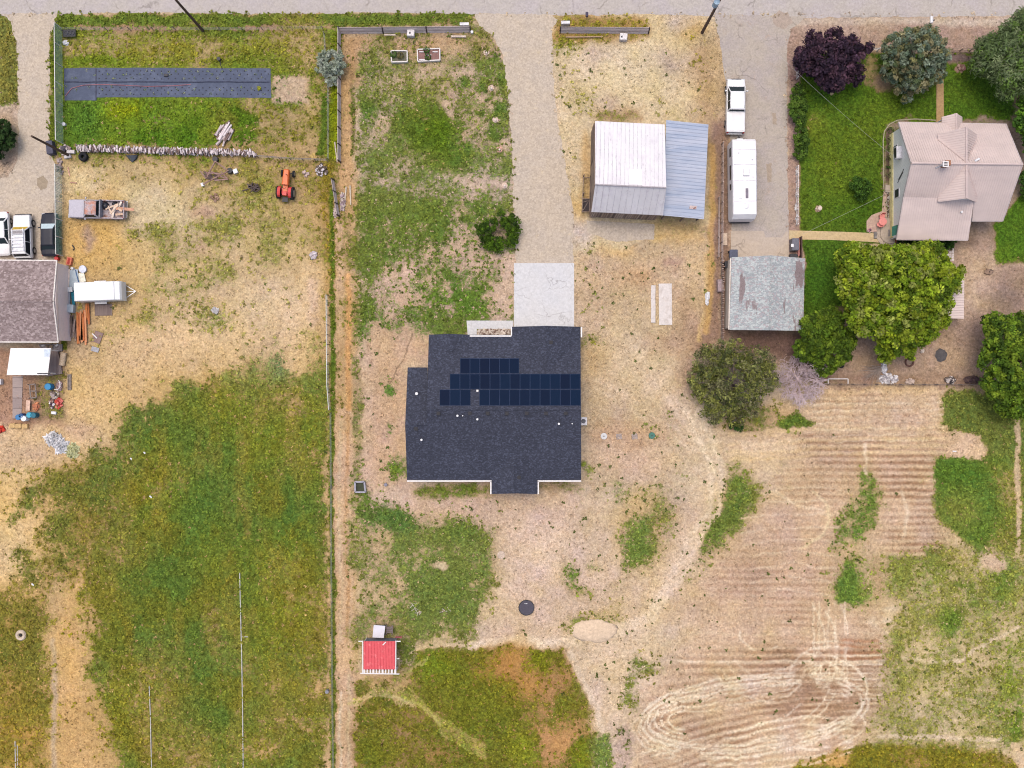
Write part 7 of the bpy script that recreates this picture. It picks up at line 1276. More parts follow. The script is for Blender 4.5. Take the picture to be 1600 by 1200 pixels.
for k, ((a, c), lb) in enumerate(zip((((534, 300), (532, 330)), ((541, 292), (538, 322)), ((547, 290), (548, 320)), ((523, 222), (527, 253))), ('leftmost pale pole lying right of the leaning fence panel', 'middle pale pole lying right of the leaning fence panel', 'rightmost pale pole lying right of the leaning fence panel', 'pale pole lying beside the lower end of the straight board fence'))): MB().tube([W(*a, .1), W(*c, .1)], .09, 7, .06).build('pole_timber', mat('pale_timber', (206, 192, 172)), label=lb, cat='timber')
# raised beds
def bed(label, x0, y0, x1, y1, h, soil, rot=0):
    root = thing('raised_bed', label, 'raised bed', W((x0 + x1) / 2, (y0 + y1) / 2, 0)); c = [W(x0, y0, h), W(x1, y0 + rot, h), W(x1 + .3, y1 + rot, h), W(x0 + .6, y1 + .6, h)]; M_ = mat('bed_white', (226, 220, 214), .7, var=.06)
    for i in range(4): a, d_ = c[i], c[(i + 1) % 4]; MB().beam(Vector((a.x, a.y, h / 2)), Vector((d_.x, d_.y, h / 2)), .11, h).build('side', M_, root)
    MB().prism([p[:2] for p in c][::-1], 0, h - .12).build('soil', soil, root); return root
bed('smaller white raised bed with dark soil and greens, left of the reddish one', 611, 79, 636, 96, .42, mat('bed_soil', (104, 98, 84), c2=(80, 90, 60), c2s=3)); bed('larger white raised bed with reddish soil', 652, 77, 687, 95, .42, mat('red_soil', (136, 100, 94)), -1.5)
plants('bed_plant', ['bushy green plants at the left end of the smaller raised bed', 'green plant in the middle of the smaller raised bed', 'upper green plant in the reddish raised bed', 'lower green plant in the reddish raised bed'], [(616, 87), (626, 89), (667, 80), (669, 91)], .34, [(84, 112, 48), (110, 104, 60), (72, 108, 40), (76, 110, 42)], 46, .5, None, 'plant', .13)
for k, (y, x0, x1) in enumerate(((81, 655, 664), (93, 655, 664), (86, 665, 674), (81, 676, 684))): MB().beam(W(x0, y, .36), W(x1, y, .36), .08, .03).build('row_marker', MPIPE, label=('upper left', 'lower left', 'middle', 'upper right')[k] + ' white marker strip in the reddish raised bed', cat='marker', group='marker strips in the reddish raised bed')
# utility boxes on the fences
for (x, y), lb in zip(((642.5, 54), (973.5, 60)), ('white utility box on the grass side of the longer front fence', 'white utility box just below the shorter front fence')):
    root = thing('utility_box', lb, 'utility box', W(x, y, 0)); MB().box(W(x, y, 0) + Vector((0, 0, .3)), (.8, .72, .6), -.08).build('cabinet', mat('box_white', (214, 208, 208), .6), root, bevel=.03); MB().box(W(x - 2, y - 2.5, .6) + Vector((0, 0, .02)), (.16, .2, .05)).build('latch', MDARK, root); MB().box(W(x, y, 0) + Vector((0, 0, .62)), (.7, .62, .04), -.08).build('lid', mat('box_lid', (224, 218, 218), .6), root)
MB().cyl(W(737.5, 51.5, 0), .15, .4, 10).build('bucket', MPIPE, label='small white can at the right end of the longer front fence', cat='can')
mb = thing('mailbox', 'dark mailbox on a post at the roadside between the driveways', 'mailbox', W(917, 27, 0)); MB().beam(W(917, 27, 0), W(917, 27, 0) + Vector((0, 0, 1.1)), .1, .1).build('post', MGV, mb); MB().tube([W(917, 19.5, 1.2), W(917, 26, 1.2)], .15, 10).build('box', mat('mailbox_dark', (70, 62, 84), .5), mb)
mb = thing('mailbox', 'white mailbox at the roadside above the pine tree', 'mailbox', W(1456, 38, 0)); MB().beam(W(1453, 37, 0), W(1453, 37, 0) + Vector((0, 0, 1.1)), .1, .1).build('post', MDARK, mb); MB().tube([W(1455.5, 26, 1.25), W(1455.5, 36, 1.25)], .17, 10).build('box', MPIPE, mb)
# markers along the gravel driveway
for k, (x, y) in enumerate(((760, 82), (767.5, 137.5), (774, 187), (780.5, 233.5), (788.5, 290))):
    lb = ('topmost', 'second from the top', 'third from the top', 'fourth from the top, most pinkish,', 'lowest')[k] + ' pale ring with a stake along the gravel driveway'
    root = thing('tree_guard', lb, 'tree guard', W(x, y, 0), 0, 'pale rings along the gravel driveway'); MB().cyl(W(x, y, 0), .32, .03, 16).build('mulch_disc', mat('mulch_%d' % (k == 3), ((212, 188, 172), (222, 170, 156))[k == 3], .9), root); MB().tube([W(x, y, 0), W(x, y, 1.3)], .1, 8).build('tube', mat('guard', (224, 212, 200), .6), root)
# ---------------------------------------------------------------- around the dark-roofed house
ac = thing('air_conditioner', 'white outdoor air-conditioning unit on the right side of the dark-roofed house', 'air conditioner', W(913, 658, 0)); MB().box(W(912.3, 658, .4), (.62, .85, .75)).build('cabinet', mat('ac_white', (222, 220, 224), .5, bump=0), ac, bevel=.03); MB().cyl(W(911.6, 658, .78), .24, .015, 18).build('fan_grille', mat('fan_grey', (90, 90, 98), .5), ac)
for x, y, m_, lb in ((943.5, 681.5, mat('lid_white', (208, 208, 208), .6, var=.08), 'pale round septic lid nearest the dark-roofed house'), (1018.5, 680.5, mat('lid_green', (66, 118, 104), .6, var=.08), 'green round septic lid farthest from the dark-roofed house')):
    root = thing('septic_lid', lb, 'lid', W(x, y, 0)); MB().cyl(W(x, y, 0), .36, .12, 22, .34).build('cover', m_, root); MB().cyl(W(x, y, 0) + Vector((0, 0, .12)), .06, .03, 8).build('knob', MDARK, root)
for x, y, lb in ((967, 682, 'smaller grey paving slab next to the pale round septic lid'), (991.5, 682, 'grey paving slab half sunk next to the green round septic lid')): MB().box(W(x, y, 0) + Vector((0, 0, .03)), (.62, .6, .07), .1).build('paving_slab', mat('slab_grey', (162, 148, 140), .9), label=lb, cat='slab', bevel=.01)
tp = thing('fire_pit_cover', 'flat black disc lying on the bare ground south of the dark-roofed house', 'trampoline', W(822.5, 949, 0)); MB().cyl(W(822.5, 949, 0), .8, .18, 30).build('mat', mat('black_mat', (72, 68, 80), .6, var=.12), tp); MB().ring(W(822.5, 949, 0) + Vector((0, 0, .18)), .8, .04, 30, 6).build('rim', MDARK, tp); MB().tube([W(819.5, 943, .22), W(822, 943.5, .22), W(824, 942.5, .22)], .025, 5).build('handle', MPIPE, tp)
ww = thing('cold_frame', 'grey wooden box open on top, left of the dark-roofed house by the lane', 'box', W(561, 762, 0)); c = [(554.5, 753), (569, 753), (571, 769), (555, 769)]
for i in range(4): a, d_ = W(*c[i], .4), W(*c[(i + 1) % 4], .4); MB().beam(Vector((a.x, a.y, .22)), Vector((d_.x, d_.y, .22)), .16, .44).build('side', mat('box_grey', (166, 164, 174), .8), ww)
MB().prism([W(x, y)[:2] for x, y in c][::-1], 0, .1).build('floor', mat('box_floor', (60, 66, 46)), ww)
MB().box(W(603, 757, 0) + Vector((0, 0, .15)), (.32, .32, .3), .7).build('valve_box', mat('valve_grey', (134, 132, 146), .7), label='tiny grey valve box in the grass left of the dark-roofed house', cat='box'); MB().cyl(W(783, 867, 0), .42, .05, 18).build('round_stone', mat('round_stone', (198, 178, 160), .9), label='round pinkish stone on the bare strip south of the dark-roofed house', cat='stone', bevel=.015)
MB().dome(W(928, 985, -.05), 2.5, 1.25, .42, 30, 8, .09).build('dirt_mound', mat('mound_soil', (218, 194, 166), .95, var=.16, fine=7, bump=.5), label='oval heap of pale bare soil beside the bottom meadow', cat='mound', smooth=True)
MB().box(W(1193.5, 0, 0) + Vector((0, 0, 0)), (.1, .1, .1)) if 0 else None
# decorative rock strip by the front door
root = thing('rock_bed', 'narrow bed of mixed rocks between the walkway and the front wall of the dark-roofed house', 'rock bed', W(772, 519, 0)); gb = [MB(), MB(), MB()]
for k in range(170): random.choice(gb).box(W(random.uniform(747, 797), random.uniform(514.5, 524), 0) + Vector((0, 0, random.uniform(.04, .1))), (random.uniform(.1, .3), random.uniform(.1, .25), random.uniform(.08, .15)), M=Matrix.Rotation(random.random() * 3, 4, 'Z'))
for b, c_, n in zip(gb, ((210, 196, 182), (120, 96, 84), (176, 160, 146)), ('pale_rocks', 'brown_rocks', 'grey_rocks')): b.build(n, mat('rk' + n, c_), root)
# slabs right of the driveway
MB().box(W(1039.5, 475.5, 0) + Vector((0, 0, .07)), (1.4, 4.4, .14), R(.6)).build('concrete_slab', mat('slab_concrete', (218, 210, 204), .9, var=.1, c2=(202, 192, 184), c2s=2), label='wide pale concrete slab lying in the straw yard', cat='slab', bevel=.02)
for (y, l), lb in zip(((456, 1.4), (474, 1.05), (490, 1.2), (501, .45)), ('longest', 'second', 'third', 'shortest, lowest')): MB().box(W(1020.5, y, 0) + Vector((0, 0, .06)), (.48, l, .12), R(random.uniform(-2, 2))).build('kerb_stone', mat('slab_concrete', (0, 0, 0)), label=lb + ' piece of the narrow broken kerb left of the wide slab', cat='kerb stone', bevel=.03)
for x, y, s_, lb in ((1105, 462, .5, 'larger white rock near the fence left of the garage'), (1105, 472, .35, 'smaller white rock below the larger one near the fence left of the garage')): MB().dome(W(x, y, 0), s_ * .6, s_, .3, 9, 4, .25).build('white_rock', MPIPE, label=lb, cat='rock')
MB().box(W(1124, 447, 0) + Vector((0, 0, .35)), (.6, 1.3, .7), .05).build('old_crate', mat('mauve_crate', (158, 140, 142)), label='weathered mauve crate against the fence left of the garage', cat='crate', bevel=.03)
# bins and things around the garage
def bin_(label, x, y, m_, s_=.62, lid=None):
    root = thing('wheelie_bin', label, 'bin', W(x, y, 0)); c = W(x, y, 0); c0 = c + Vector((0, 0, .08))
    MB().loft([[(c.x + u * s_ * q / 2, c.y + v * s_ * q / 2, z) for u, v in ((-1, -1), (1, -1), (1, 1), (-1, 1))] for z, q in ((.08, .78), (.95, 1))]).build('body', m_, root); MB().box((c.x, c.y, 1.0), (s_ * 1.08, s_ * 1.12, .09)).build('lid', lid or m_, root, bevel=.03)
    for u in (-1, 1): MB().tube([(c.x + u * s_ * .42, c.y + s_ * .4, .12), (c.x + u * s_ * .5, c.y + s_ * .4, .12)], .12, 10).build('wheel', MTY, root)
bin_('dark blue-grey bin at the top left corner of the garage', 1143, 398.5, mat('bin_navy', (74, 80, 100), .5), .8); bin_('black bin just below the blue-grey one left of the garage', 1134, 415, mat('bin_black', (30, 30, 38), .5))
gr = thing('grill', 'covered dark barbecue grill on the edge of the garage pad', 'grill', W(1238.5, 384, 0)); MB().box(W(1238.5, 384, 0) + Vector((0, 0, .6)), (.75, 1.3, 1.1)).build('cover', mat('grill_grey', (106, 106, 116), .6), gr, bevel=.08); MB().box(W(1238, 383.5, 1.15) + Vector((0, 0, .02)), (.28, .32, .03)).build('tag', MPIPE, gr)
MB().box(W(1247, 386, 0) + Vector((0, 0, .12)), (.35, 1.9, .2), .1).build('red_bench', mat('red_bench', (190, 130, 126)), label='pinkish bench board between the grill and the lawn', cat='bench', bevel=.02); MB().box(W(1249.5, 387, 0) + Vector((0, 0, .4)), (.1, 2.2, .8)).build('screen', mat('brown_screen', (92, 70, 64)), label='dark brown low screen right of the pinkish bench board', cat='screen')
MB().box(W(1238, 400.5, 0) + Vector((0, 0, .3)), (.8, .35, .6)).build('dark_planter', MDARK, label='dark planter against the top right of the garage', cat='planter', bevel=.03); MB().box(W(1132, 374, 0) + Vector((0, 0, .1)), (.5, 1.3, .2)).build('pale_board', mat('pale_board', (200, 178, 156)), label='pale board left of the garage pad', cat='board')
rubble('stone_pile', 'brown stone heap at the corner of the white fence beside the asphalt driveway', 1239.5, 122, 4, 4, 26, .25, [(168, 132, 120), (200, 176, 164)], 'stone pile', .4)
for k, (x, y) in enumerate(((1245, 270), (1245, 304), (1245, 341), (1243, 325))): rubble('white_rocks', ('topmost', 'upper middle', 'lowest', 'lower middle')[k] + ' cluster of white rocks along the white rail fence', x, y, 1.6, 4.5, 14, .2, [(232, 228, 224), (206, 196, 190)], 'rocks', .15)['group'] = 'white rock clusters along the rail fence'
rubble('lawn_rock', 'little pale rock ring in the lawn west of the farmhouse', 1279.5, 326, 4, 4, 22, .22, [(206, 188, 170), (176, 150, 132)], 'rocks', .15); rubble('lawn_stump', 'brown stump patch right of the front path', 1502, 106, 6, 5, 30, .25, [(134, 96, 88), (170, 140, 124)], 'stump', .15)
MB().cyl(W(1280, 326, 0), .22, .3, 12).build('tree_stump', mat('pale_stump', (214, 196, 180)), label='pale small stump inside the rock ring in the lawn', cat='stump')
# terrace of the farmhouse: parasol-pink table and two chairs, mat, railing, steps
tb = thing('round_table', 'round pink metal table on the farmhouse terrace', 'table', W(1379.5, 346.5, 0)); MPKM = mat('pink_enamel', (232, 146, 138), .5, var=.08); MB().cyl(W(1379.5, 346, .72), .42, .03, 22).build('tabletop', MPKM, tb); MB().cyl(W(1379.5, 346.5, 0), .04, .72, 8).build('leg', MPKM, tb)
for (x, y, a), lb in zip(((1376, 339, 20), (1372.5, 352, 200)), ('pink round-seated chair above the pink table', 'pink round-seated chair below the pink table')):
    root = thing('garden_chair', lb, 'chair', W(x, y, 0), R(a)); 
    MB().cyl((0, 0, .42), .3, .04, 18).build('seat', MPKM, root, local=True); MB().loft([[(.34 * math.cos(t_) * q, .3 * math.sin(t_) * q, z) for t_ in [R(20 + 14 * i) for i in range(11)]] + [(.3 * math.cos(t_) * q, .26 * math.sin(t_) * q, z) for t_ in [R(160 - 14 * i) for i in range(11)]] for z, q in ((.45, 1), (.85, 1.12))]).build('backrest', MPKM, root, local=True)
    for u in (-.2, .2):
        for v_ in (-.2, .2): MB().cyl((u, v_, 0), .02, .43, 6).build('leg', MPKM, root, local=True)
mt = MB().box(W(1368, 367.5, 0) + Vector((0, 0, .05)), (.42, .75, .03)).build('door_mat', mat('mat_dark', (92, 88, 88)), label='dark slotted mat on the path before the round steps', cat='mat'); b = MB()
for k in range(5): b.box(W(1368, 364 + k * 1.8, 0) + Vector((0, 0, .07)), (.3, .05, .012))
b.build('slats', mat('mat_pale', (176, 168, 162)), mt); MB().box(W(1389.5, 364.5, 0) + Vector((0, 0, .275)), (.42, .7, .03)).build('door_mat', mat('mat_grey', (134, 128, 128)), label='grey mat at the door on the round steps', cat='mat')
rubble('flower_pot', 'small potted plant with pink flowers at the edge of the terrace', 1358, 360, 3, 3, 12, .18, [(170, 110, 130), (90, 80, 90), (196, 180, 176)], 'flower pot', .35); rubble('flower_pot', 'white flower pot beside the farmhouse door', 1392, 353, 2, 2, 10, .2, [(220, 220, 214), (120, 150, 110)], 'flower pot', .5)
rubble('flower_pot', 'terracotta pot at the lower left corner of the farmhouse', 1399, 376, 2.5, 2.5, 10, .22, [(190, 122, 84), (150, 96, 70)], 'flower pot', .4)
hp = thing('heat_pump', 'small white utility box on the wall above the green awning', 'utility box', W(1404, 344, 0)); MB().box(W(1403.5, 344, 1.0), (.5, .8, .9)).build('cabinet', mat('ac_white', (222, 220, 224), .5), hp, bevel=.03); MB().box(W(1402.6, 344, 1.47), (.3, .5, .04)).build('vent', MDARK, hp)
plants('bed_flower', ['shrubby flower at the top of the upper wall bed', 'second flower clump in the upper wall bed', 'third flower clump in the upper wall bed', 'fourth flower clump in the upper wall bed', 'fifth flower clump in the upper wall bed', 'lowest flower clump in the upper wall bed'], [(1390, 205), (1389, 220), (1389, 233), (1389, 247), (1389, 260), (1389, 274)], .32, [(70, 100, 40), (120, 120, 80), (110, 128, 70), (100, 104, 60)], 34, .3, 'flower clumps in the upper wall bed', 'plant', .12)
root = thing('dry_stems', 'pale dead plant stems and driftwood in the lower wall bed', 'plant', W(1387.5, 325, 0)); b = MB()
for k in range(36): p = W(1387.5 + random.uniform(-2.5, 2.5), random.uniform(303, 348), 0) + Vector((0, 0, .05)); a = random.random() * 3.1; b.tube([p, p + Vector((math.cos(a) * .3, math.sin(a) * .3, random.uniform(.05, .3)))], .03, 4)
b.build('stems', mat('pale_stem', (206, 196, 184)), root)
MB().box(W(1387, 295, 0) + Vector((0, 0, .1)), (.62, .8, .2)).build('concrete_step', MCT, label='square pale step between the two wall beds of the farmhouse', cat='step', bevel=.02)
hose('edging', 'curved pale lawn edging around the top left corner of the farmhouse', [(1381, 300), (1380, 220), (1382, 205), (1390, 194), (1402, 188), (1430, 186), (1462, 188)], .06, mat('edging', (176, 168, 140), .8), 'edging', .05)
# patio stones, grill and bench under the shade tree
root = thing('paver_patio', 'patchwork of pale square pavers beside the shelter', 'patio', W(1475, 396, 0)); b = MB()
for i in range(8):
    for j in range(5):
        if random.random() < .8: b.box(W(1462 + i * 3.8, 390 + j * 4, 0) + Vector((0, 0, .03)), (.22, .24, .05), random.uniform(-.1, .1))
b.build('pavers', mat('pale_paver', (214, 202, 196), .9), root)
MB().box(W(1457, 392, 0) + Vector((0, 0, .3)), (.8, .8, .6)).build('planter_box', mat('planter_brown', (118, 90, 80)), label='brown planter box next to the pale square pavers', cat='planter', bevel=.03); plants('planter_plant', 'green plant growing in the brown planter box by the pavers', [(1457, 392)], .3, [(66, 92, 44)], 40, .7, None, 'plant', .12)
MB().beam(W(1451, 388, .5), W(1463, 387, .5), .25, .08).build('bench_board', mat('bench_pink', (196, 176, 176)), label='pinkish bench board above the brown planter box', cat='bench')
MB().loft([[W(x, y, z) for x, y in ((1473, 499), (1479, 499), (1477, 508), (1474, 508))] for z in (.4, 1.0)]).build('blue_chair', mat('navy_blue', (50, 54, 84), .6), label='navy blue folded chair at the lower end of the shelter', cat='chair')
# yard below the farmhouse
root = thing('fire_ring', 'rusty tyre-sized ring full of ash on the bare yard', 'fire ring', W(1420.5, 566, 0)); MB().ring(W(1420.5, 566, 0) + Vector((0, 0, .12)), .42, .09, 20, 6).build('rim', mat('rusty_ring', (98, 66, 58)), root); MB().cyl(W(1420.5, 566, 0), .36, .06, 16).build('ash', mat('ash', (150, 128, 112), c2=(90, 74, 68), c2s=5), root)
MB().dome(W(1470, 555, -.05), .66, .75, .2, 18, 4, .1).build('ash_heap', mat('dark_ash', (92, 88, 88), .95, var=.25), label='low round heap of dark ash in the bare yard', cat='ash heap', smooth=True); MB().ring(W(1314, 570.5, 0) + Vector((0, 0, .1)), .24, .1, 16, 6).build('tyre', MTY, label='small dark tyre right of the medium tree', cat='tyre')
rubble('rubble_pile', 'long heap of white and grey stones running down from the shade tree', 1381, 572, 3.5, 11, 60, .3, [(216, 212, 214), (160, 156, 160), (236, 234, 236)], 'rubble', .4); rubble('rubble_pile', 'spread of white stones at the bottom of the stone heap', 1388, 592, 15, 8, 120, .24, [(220, 214, 214), (168, 162, 164), (240, 236, 236)], 'rubble', .35)
rubble('stone_pile', 'pinkish stones right of the white stone spread', 1421, 596, 6, 4, 26, .3, [(206, 186, 172), (180, 160, 148)], 'stone pile', .2); rubble('dark_heap', 'dark heap by the lower fence below the ash heap', 1484, 594, 7, 4, 44, .35, [(72, 66, 68), (104, 92, 84), (190, 180, 176)], 'debris', .4); rubble('dark_heap', 'long dark heap of debris near the right tree', 1520, 593, 13, 4, 60, .35, [(76, 58, 62), (100, 80, 76)], 'debris', .4)
root = thing('dead_branches', 'pile of cut grey branches left of the white stones', 'brush pile', W(1362, 585, 0)); b = MB()
for k in range(46): c = W(1372, 576, 0); a = R(random.uniform(170, 262)); p = c + Vector((random.uniform(-.3, .3), random.uniform(-.3, .3), random.uniform(.1, .4))); b.tube([p, p + Vector((math.cos(a), math.sin(a), random.uniform(-.05, .1))) * random.uniform(.8, 2.2)], .03, 4, .012)
b.build('branches', mat('dead_wood', (170, 154, 142)), root)
rubble('brick_bits', 'scatter of small bricks on the yard left of the shade tree foot', 1440, 549, 4, 2, 8, .25, [(222, 206, 190)], 'bricks', .1); rubble('dark_rock', 'dark rock on the bare yard right of the farmhouse', 1545, 425, 5, 3, 14, .35, [(92, 78, 72), (150, 126, 108)], 'rocks', .25)
MB().box(W(1491, 705, 0) + Vector((0, 0, .05)), (.4, .12, .1), -.05).build('white_block', MPIPE, label='small white block on the mown field at the right', cat='block')
# ---------------------------------------------------------------- junk around the house at the left
def sheetpile(label, name, x, y, w_, l_, z, rz_, m_, cat='sheet'): return MB().box(W(x, y, 0) + Vector((0, 0, z)), (w_, l_, .1), R(rz_)).build(name, m_, label=label, cat=cat, bevel=.01)
MSW = mat('sheet_white', (226, 230, 232), .6, var=.05); MSB = mat('sheet_bluegrey', (184, 198, 206), .5, var=.1); MTL = mat('sheet_teal', (30, 128, 150), .5, var=.12); MSG = mat('sheet_grey', (150, 158, 170), .6, var=.12); MSP = mat('sheet_pink', (222, 204, 190), .7)
sheetpile('long pale blue panel leaning above the cargo trailer', 'panel', 117, 438, 1.0, 2.2, .25, 4, MSB, 'panel'); sheetpile('narrow pinkish panel beside the pale gable wall', 'panel', 107, 437, .5, 2.2, .3, -3, MSP, 'panel'); sheetpile('white panel against the pale gable wall', 'panel', 102, 436, .3, 2.4, .2, 0, MSW, 'panel')
sheetpile('cream square panel above the cargo trailer corner', 'panel', 128, 434, .8, 1.0, .15, 12, mat('sheet_cream', (234, 232, 216), .6), 'panel'); MB().cyl(W(130.5, 421, 0), .42, .3, 20).build('wash_tub', mat('tub_silver', (192, 198, 214), .4, metal=.2), label='round silvery tub above the cream square panel', cat='tub', bevel=.04); MB().cyl(W(115.5, 420, 0), .14, .5, 12).build('bucket', MPIPE, label='white canister left of the round silvery tub', cat='canister')
sheetpile('grey-blue sheet stack left of the cargo trailer', 'panel', 107, 463, .7, 1.9, .35, 0, MSG, 'panel'); sheetpile('slim teal sheet wedged left of the cargo trailer', 'panel', 115, 462, .3, 2.0, .2, 6, MTL, 'panel'); sheetpile('dark blue strip between the two upper panels', 'panel', 123, 434, .1, 1.6, .3, 14, mat('strip_blue', (64, 96, 140)), 'panel')
MB().box(W(112.5, 482.5, 0) + Vector((0, 0, .35)), (.85, .85, .7), R(-6)).build('cooler', MSB, label='pale blue-white square box below the teal sheet', cat='box', bevel=.04); sheetpile('small beige board left of the pale square box', 'panel', 104, 481, .3, .6, .2, 5, MSP, 'board'); sheetpile('light panel under the front corner of the cargo trailer', 'panel', 112, 453, .6, .5, .5, 0, MSW, 'panel')
sheetpile('wide brown-grey mat spread below the cargo trailer', 'ground_mat', 162, 484, 1.85, 1.25, .03, 1, m_boards('grey_brown_mat', (132, 116, 110), (118, 102, 98), .2, 0, .15), 'mat'); sheetpile('small brown plank piece below the cargo trailer', 'board', 153, 527, .9, 1.2, .08, -20, mat('brown_mat', (140, 116, 110)), 'board'); sheetpile('grey square slab at the lower end of the lumber pile', 'slab', 149, 546, .8, .5, .06, -15, mat('slab_greyblue', (166, 166, 172)), 'slab'); sheetpile('white stick lying on the brown plank piece', 'stick', 149, 525, .1, .7, .16, 45, MPIPE, 'stick')
root = thing('lumber_pile', 'pile of orange-brown timbers laid side by side below the cargo trailer', 'lumber', W(128, 512, 0))
for k in range(17):
    x = 121 + (k % 9) * 2.4 + random.uniform(-.6, .6); y0 = random.uniform(484, 496) if k % 9 < 6 else random.uniform(474, 480); y1 = y0 + random.uniform(34, 52) - (16 if k % 9 > 5 else 0); z = .12 + .14 * (k // 9)
    MB().beam(W(x, y0, z), W(x + random.uniform(-2, 3), y1, z), random.uniform(.12, .2), .12).build('timber', mat('timber_%s' % 'abc'[k % 3], ((206, 128, 76), (190, 112, 68), (214, 150, 108))[k % 3], .85, var=.2, stretch=(2, .2, 1)), root)
root = thing('lumber_pile', 'pile of grey weathered timbers between the gable wall and the orange lumber', 'lumber', W(112, 515, 0))
for k in range(20):
    x = 105 + (k % 8) * 2 + random.uniform(-.8, .8); y0 = random.uniform(490, 505); MB().beam(W(x, y0, .1 + .1 * (k // 8)), W(x + random.uniform(-2, 2), y0 + random.uniform(18, 36), .1 + .1 * (k // 8)), random.uniform(.08, .16), .09).build('timber', mat('old_timber_%s' % 'ab'[k % 2], ((176, 156, 146), (140, 118, 108))[k % 2], .9, var=.2), root)
cr = thing('red_crate', 'small open red-orange crate above the sheets', 'crate', W(110, 408.5, 0)); MB().box(W(110, 408.5, 0) + Vector((0, 0, .2)), (.55, .85, .4), R(-12)).build('box', mat('crate_orange', (206, 118, 90)), cr, bevel=.02); MB().box(W(110, 408.5, 0) + Vector((0, 0, .41)), (.22, .6, .03), R(-12)).build('handle_slot', mat('crate_red', (176, 54, 46)), cr)
MB().cyl(W(91.5, 404.5, 0), .2, .6, 12).build('red_can', mat('red_plastic', (200, 50, 50)), label='small red can at the upper right corner of the grey-brown house', cat='can'); MB().tube([W(113, 383, .1), W(116, 388, .15), (W(114, 391, .1))], .06, 6).build('scrap_iron', MDARK, label='small black scrap of iron on the yellow grass below the old pickup', cat='scrap')
MB().beam(W(106, 261, .06), W(109, 275, .06), .1, .06).build('board', mat('pink_board', (206, 160, 140)), label='thin pinkish board on the pale ground below the firewood row', cat='board'); MB().beam(W(109, 285, .06), W(120, 286, .06), .12, .06).build('board', mat('brown_board', (180, 140, 118)), label='short brown board below the thin pinkish board', cat='board')
# patio side: rolled carpet, pallet, tables, barrels
MB().tube([W(99.5, 551, .3), W(96.5, 571, .3)], .3, 14).build('carpet_roll', mat('carpet', (206, 184, 158), .95, c2=(176, 150, 120), c2s=4), label='rolled beige carpet standing off the edge of the wooden deck', cat='carpet roll')
root = thing('pallet', 'narrow grey pallet lying on its own in the grass right of the blue bucket', 'pallet', W(109, 597, 0))
for k in range(3): MB().box(W(107 + k * 2.2, 597, 0) + Vector((0, 0, .12)), (.1, 1.7, .03)).build('slat', MGV, root)
for k in range(3): MB().box(W(109.2, 587 + k * 10, 0) + Vector((0, 0, .06)), (.42, .1, .08)).build('bearer', MGV, root)
root = thing('wooden_table', 'upturned grey wooden table frame below the white patio cover', 'table', W(51, 611, 0)); b = MB()
for a, c in (((46, 601), (48, 622)), ((55, 600), (57, 621)), ((46, 601), (55, 600)), ((48, 622), (57, 621)), ((47, 611), (56, 611))): b.beam(W(*a, .5), W(*c, .5), .12, .1)
b.split('bar', MGV, root); b = MB()
for x, y in ((46, 601), (48, 622), (55, 600), (57, 621)): b.beam(W(x, y, 0), W(x, y, 0) + Vector((0, 0, .5)), .08, .08)
b.split('leg', MGV, root)
def barrel(label, x, y, c_, top=None, r=.3): root = thing('barrel', label, 'barrel', W(x, y, 0)); p = W(x, y, 0); MB().tube([p, p + Vector((0, 0, .3)), p + Vector((0, 0, .6)), p + Vector((0, 0, .88))], [r * .92, r, r, r * .92], 18).build('drum', mat('barrel_%d_%d_%d' % c_, c_, .45, var=.05, bump=0), root); MB().ring(p + Vector((0, 0, .88)), r * .9, .025, 18, 5).build('rim', mat('barrel_%d_%d_%d' % c_, c_), root); return root
barrel('blue barrel at the left of the barrel row', 34.5, 651.5, (52, 122, 176)); barrel('white barrel between the blue and the turquoise barrels', 43, 653.5, (226, 232, 240)); barrel('turquoise barrel right of the white barrel', 51.5, 648, (62, 164, 190)); barrel('dark teal barrel at the right end of the barrel row', 58, 648.5, (22, 104, 124)); barrel('bright blue barrel standing alone below the wooden deck', 80.5, 604, (40, 134, 184), r=.36); barrel('dark blue tub tucked behind the white barrel', 39, 649, (24, 74, 128), r=.24)
for k, (x, y) in enumerate(((21.5, 665), (31, 665.5), (41, 666))): MB().box(W(x, y, 0) + Vector((0, 0, .2)), (.62, .5, .4), .03).build('straw_bale', mat('straw_bale', (206, 172, 120), .95, var=.25), label=('left', 'middle', 'right')[k] + ' straw bale in the row below the barrels', cat='straw bale', group='straw bales below the barrels', bevel=.04)
MB().box(W(46, 633.5, 0) + Vector((0, 0, .3)), (.42, 1.1, .06), R(-4)).build('pink_board', mat('pink_board2', (214, 180, 160)), label='pale pink board right of the paved edge', cat='board'); MB().box(W(85.5, 645, 0) + Vector((0, 0, .15)), (.5, .3, .3), -.1).build('white_tub', MPIPE, label='small white tub right of the barrel row', cat='tub', bevel=.04)
rubble('terracotta_pots', 'cluster of orange terracotta bits left of the junk heap', 57, 635, 5, 6, 26, .25, [(206, 140, 100), (186, 120, 90)], 'pots', .25); rubble('red_junk', 'bright red plastic junk at the right of the barrels', 92.5, 630, 5, 9, 34, .28, [(196, 66, 56), (150, 50, 50), (210, 120, 110)], 'junk', .3); rubble('mixed_junk', 'dark and white mixed junk left of the red plastic junk', 82, 630, 4.5, 7, 30, .26, [(86, 66, 80), (230, 226, 226), (140, 110, 100)], 'junk', .3)
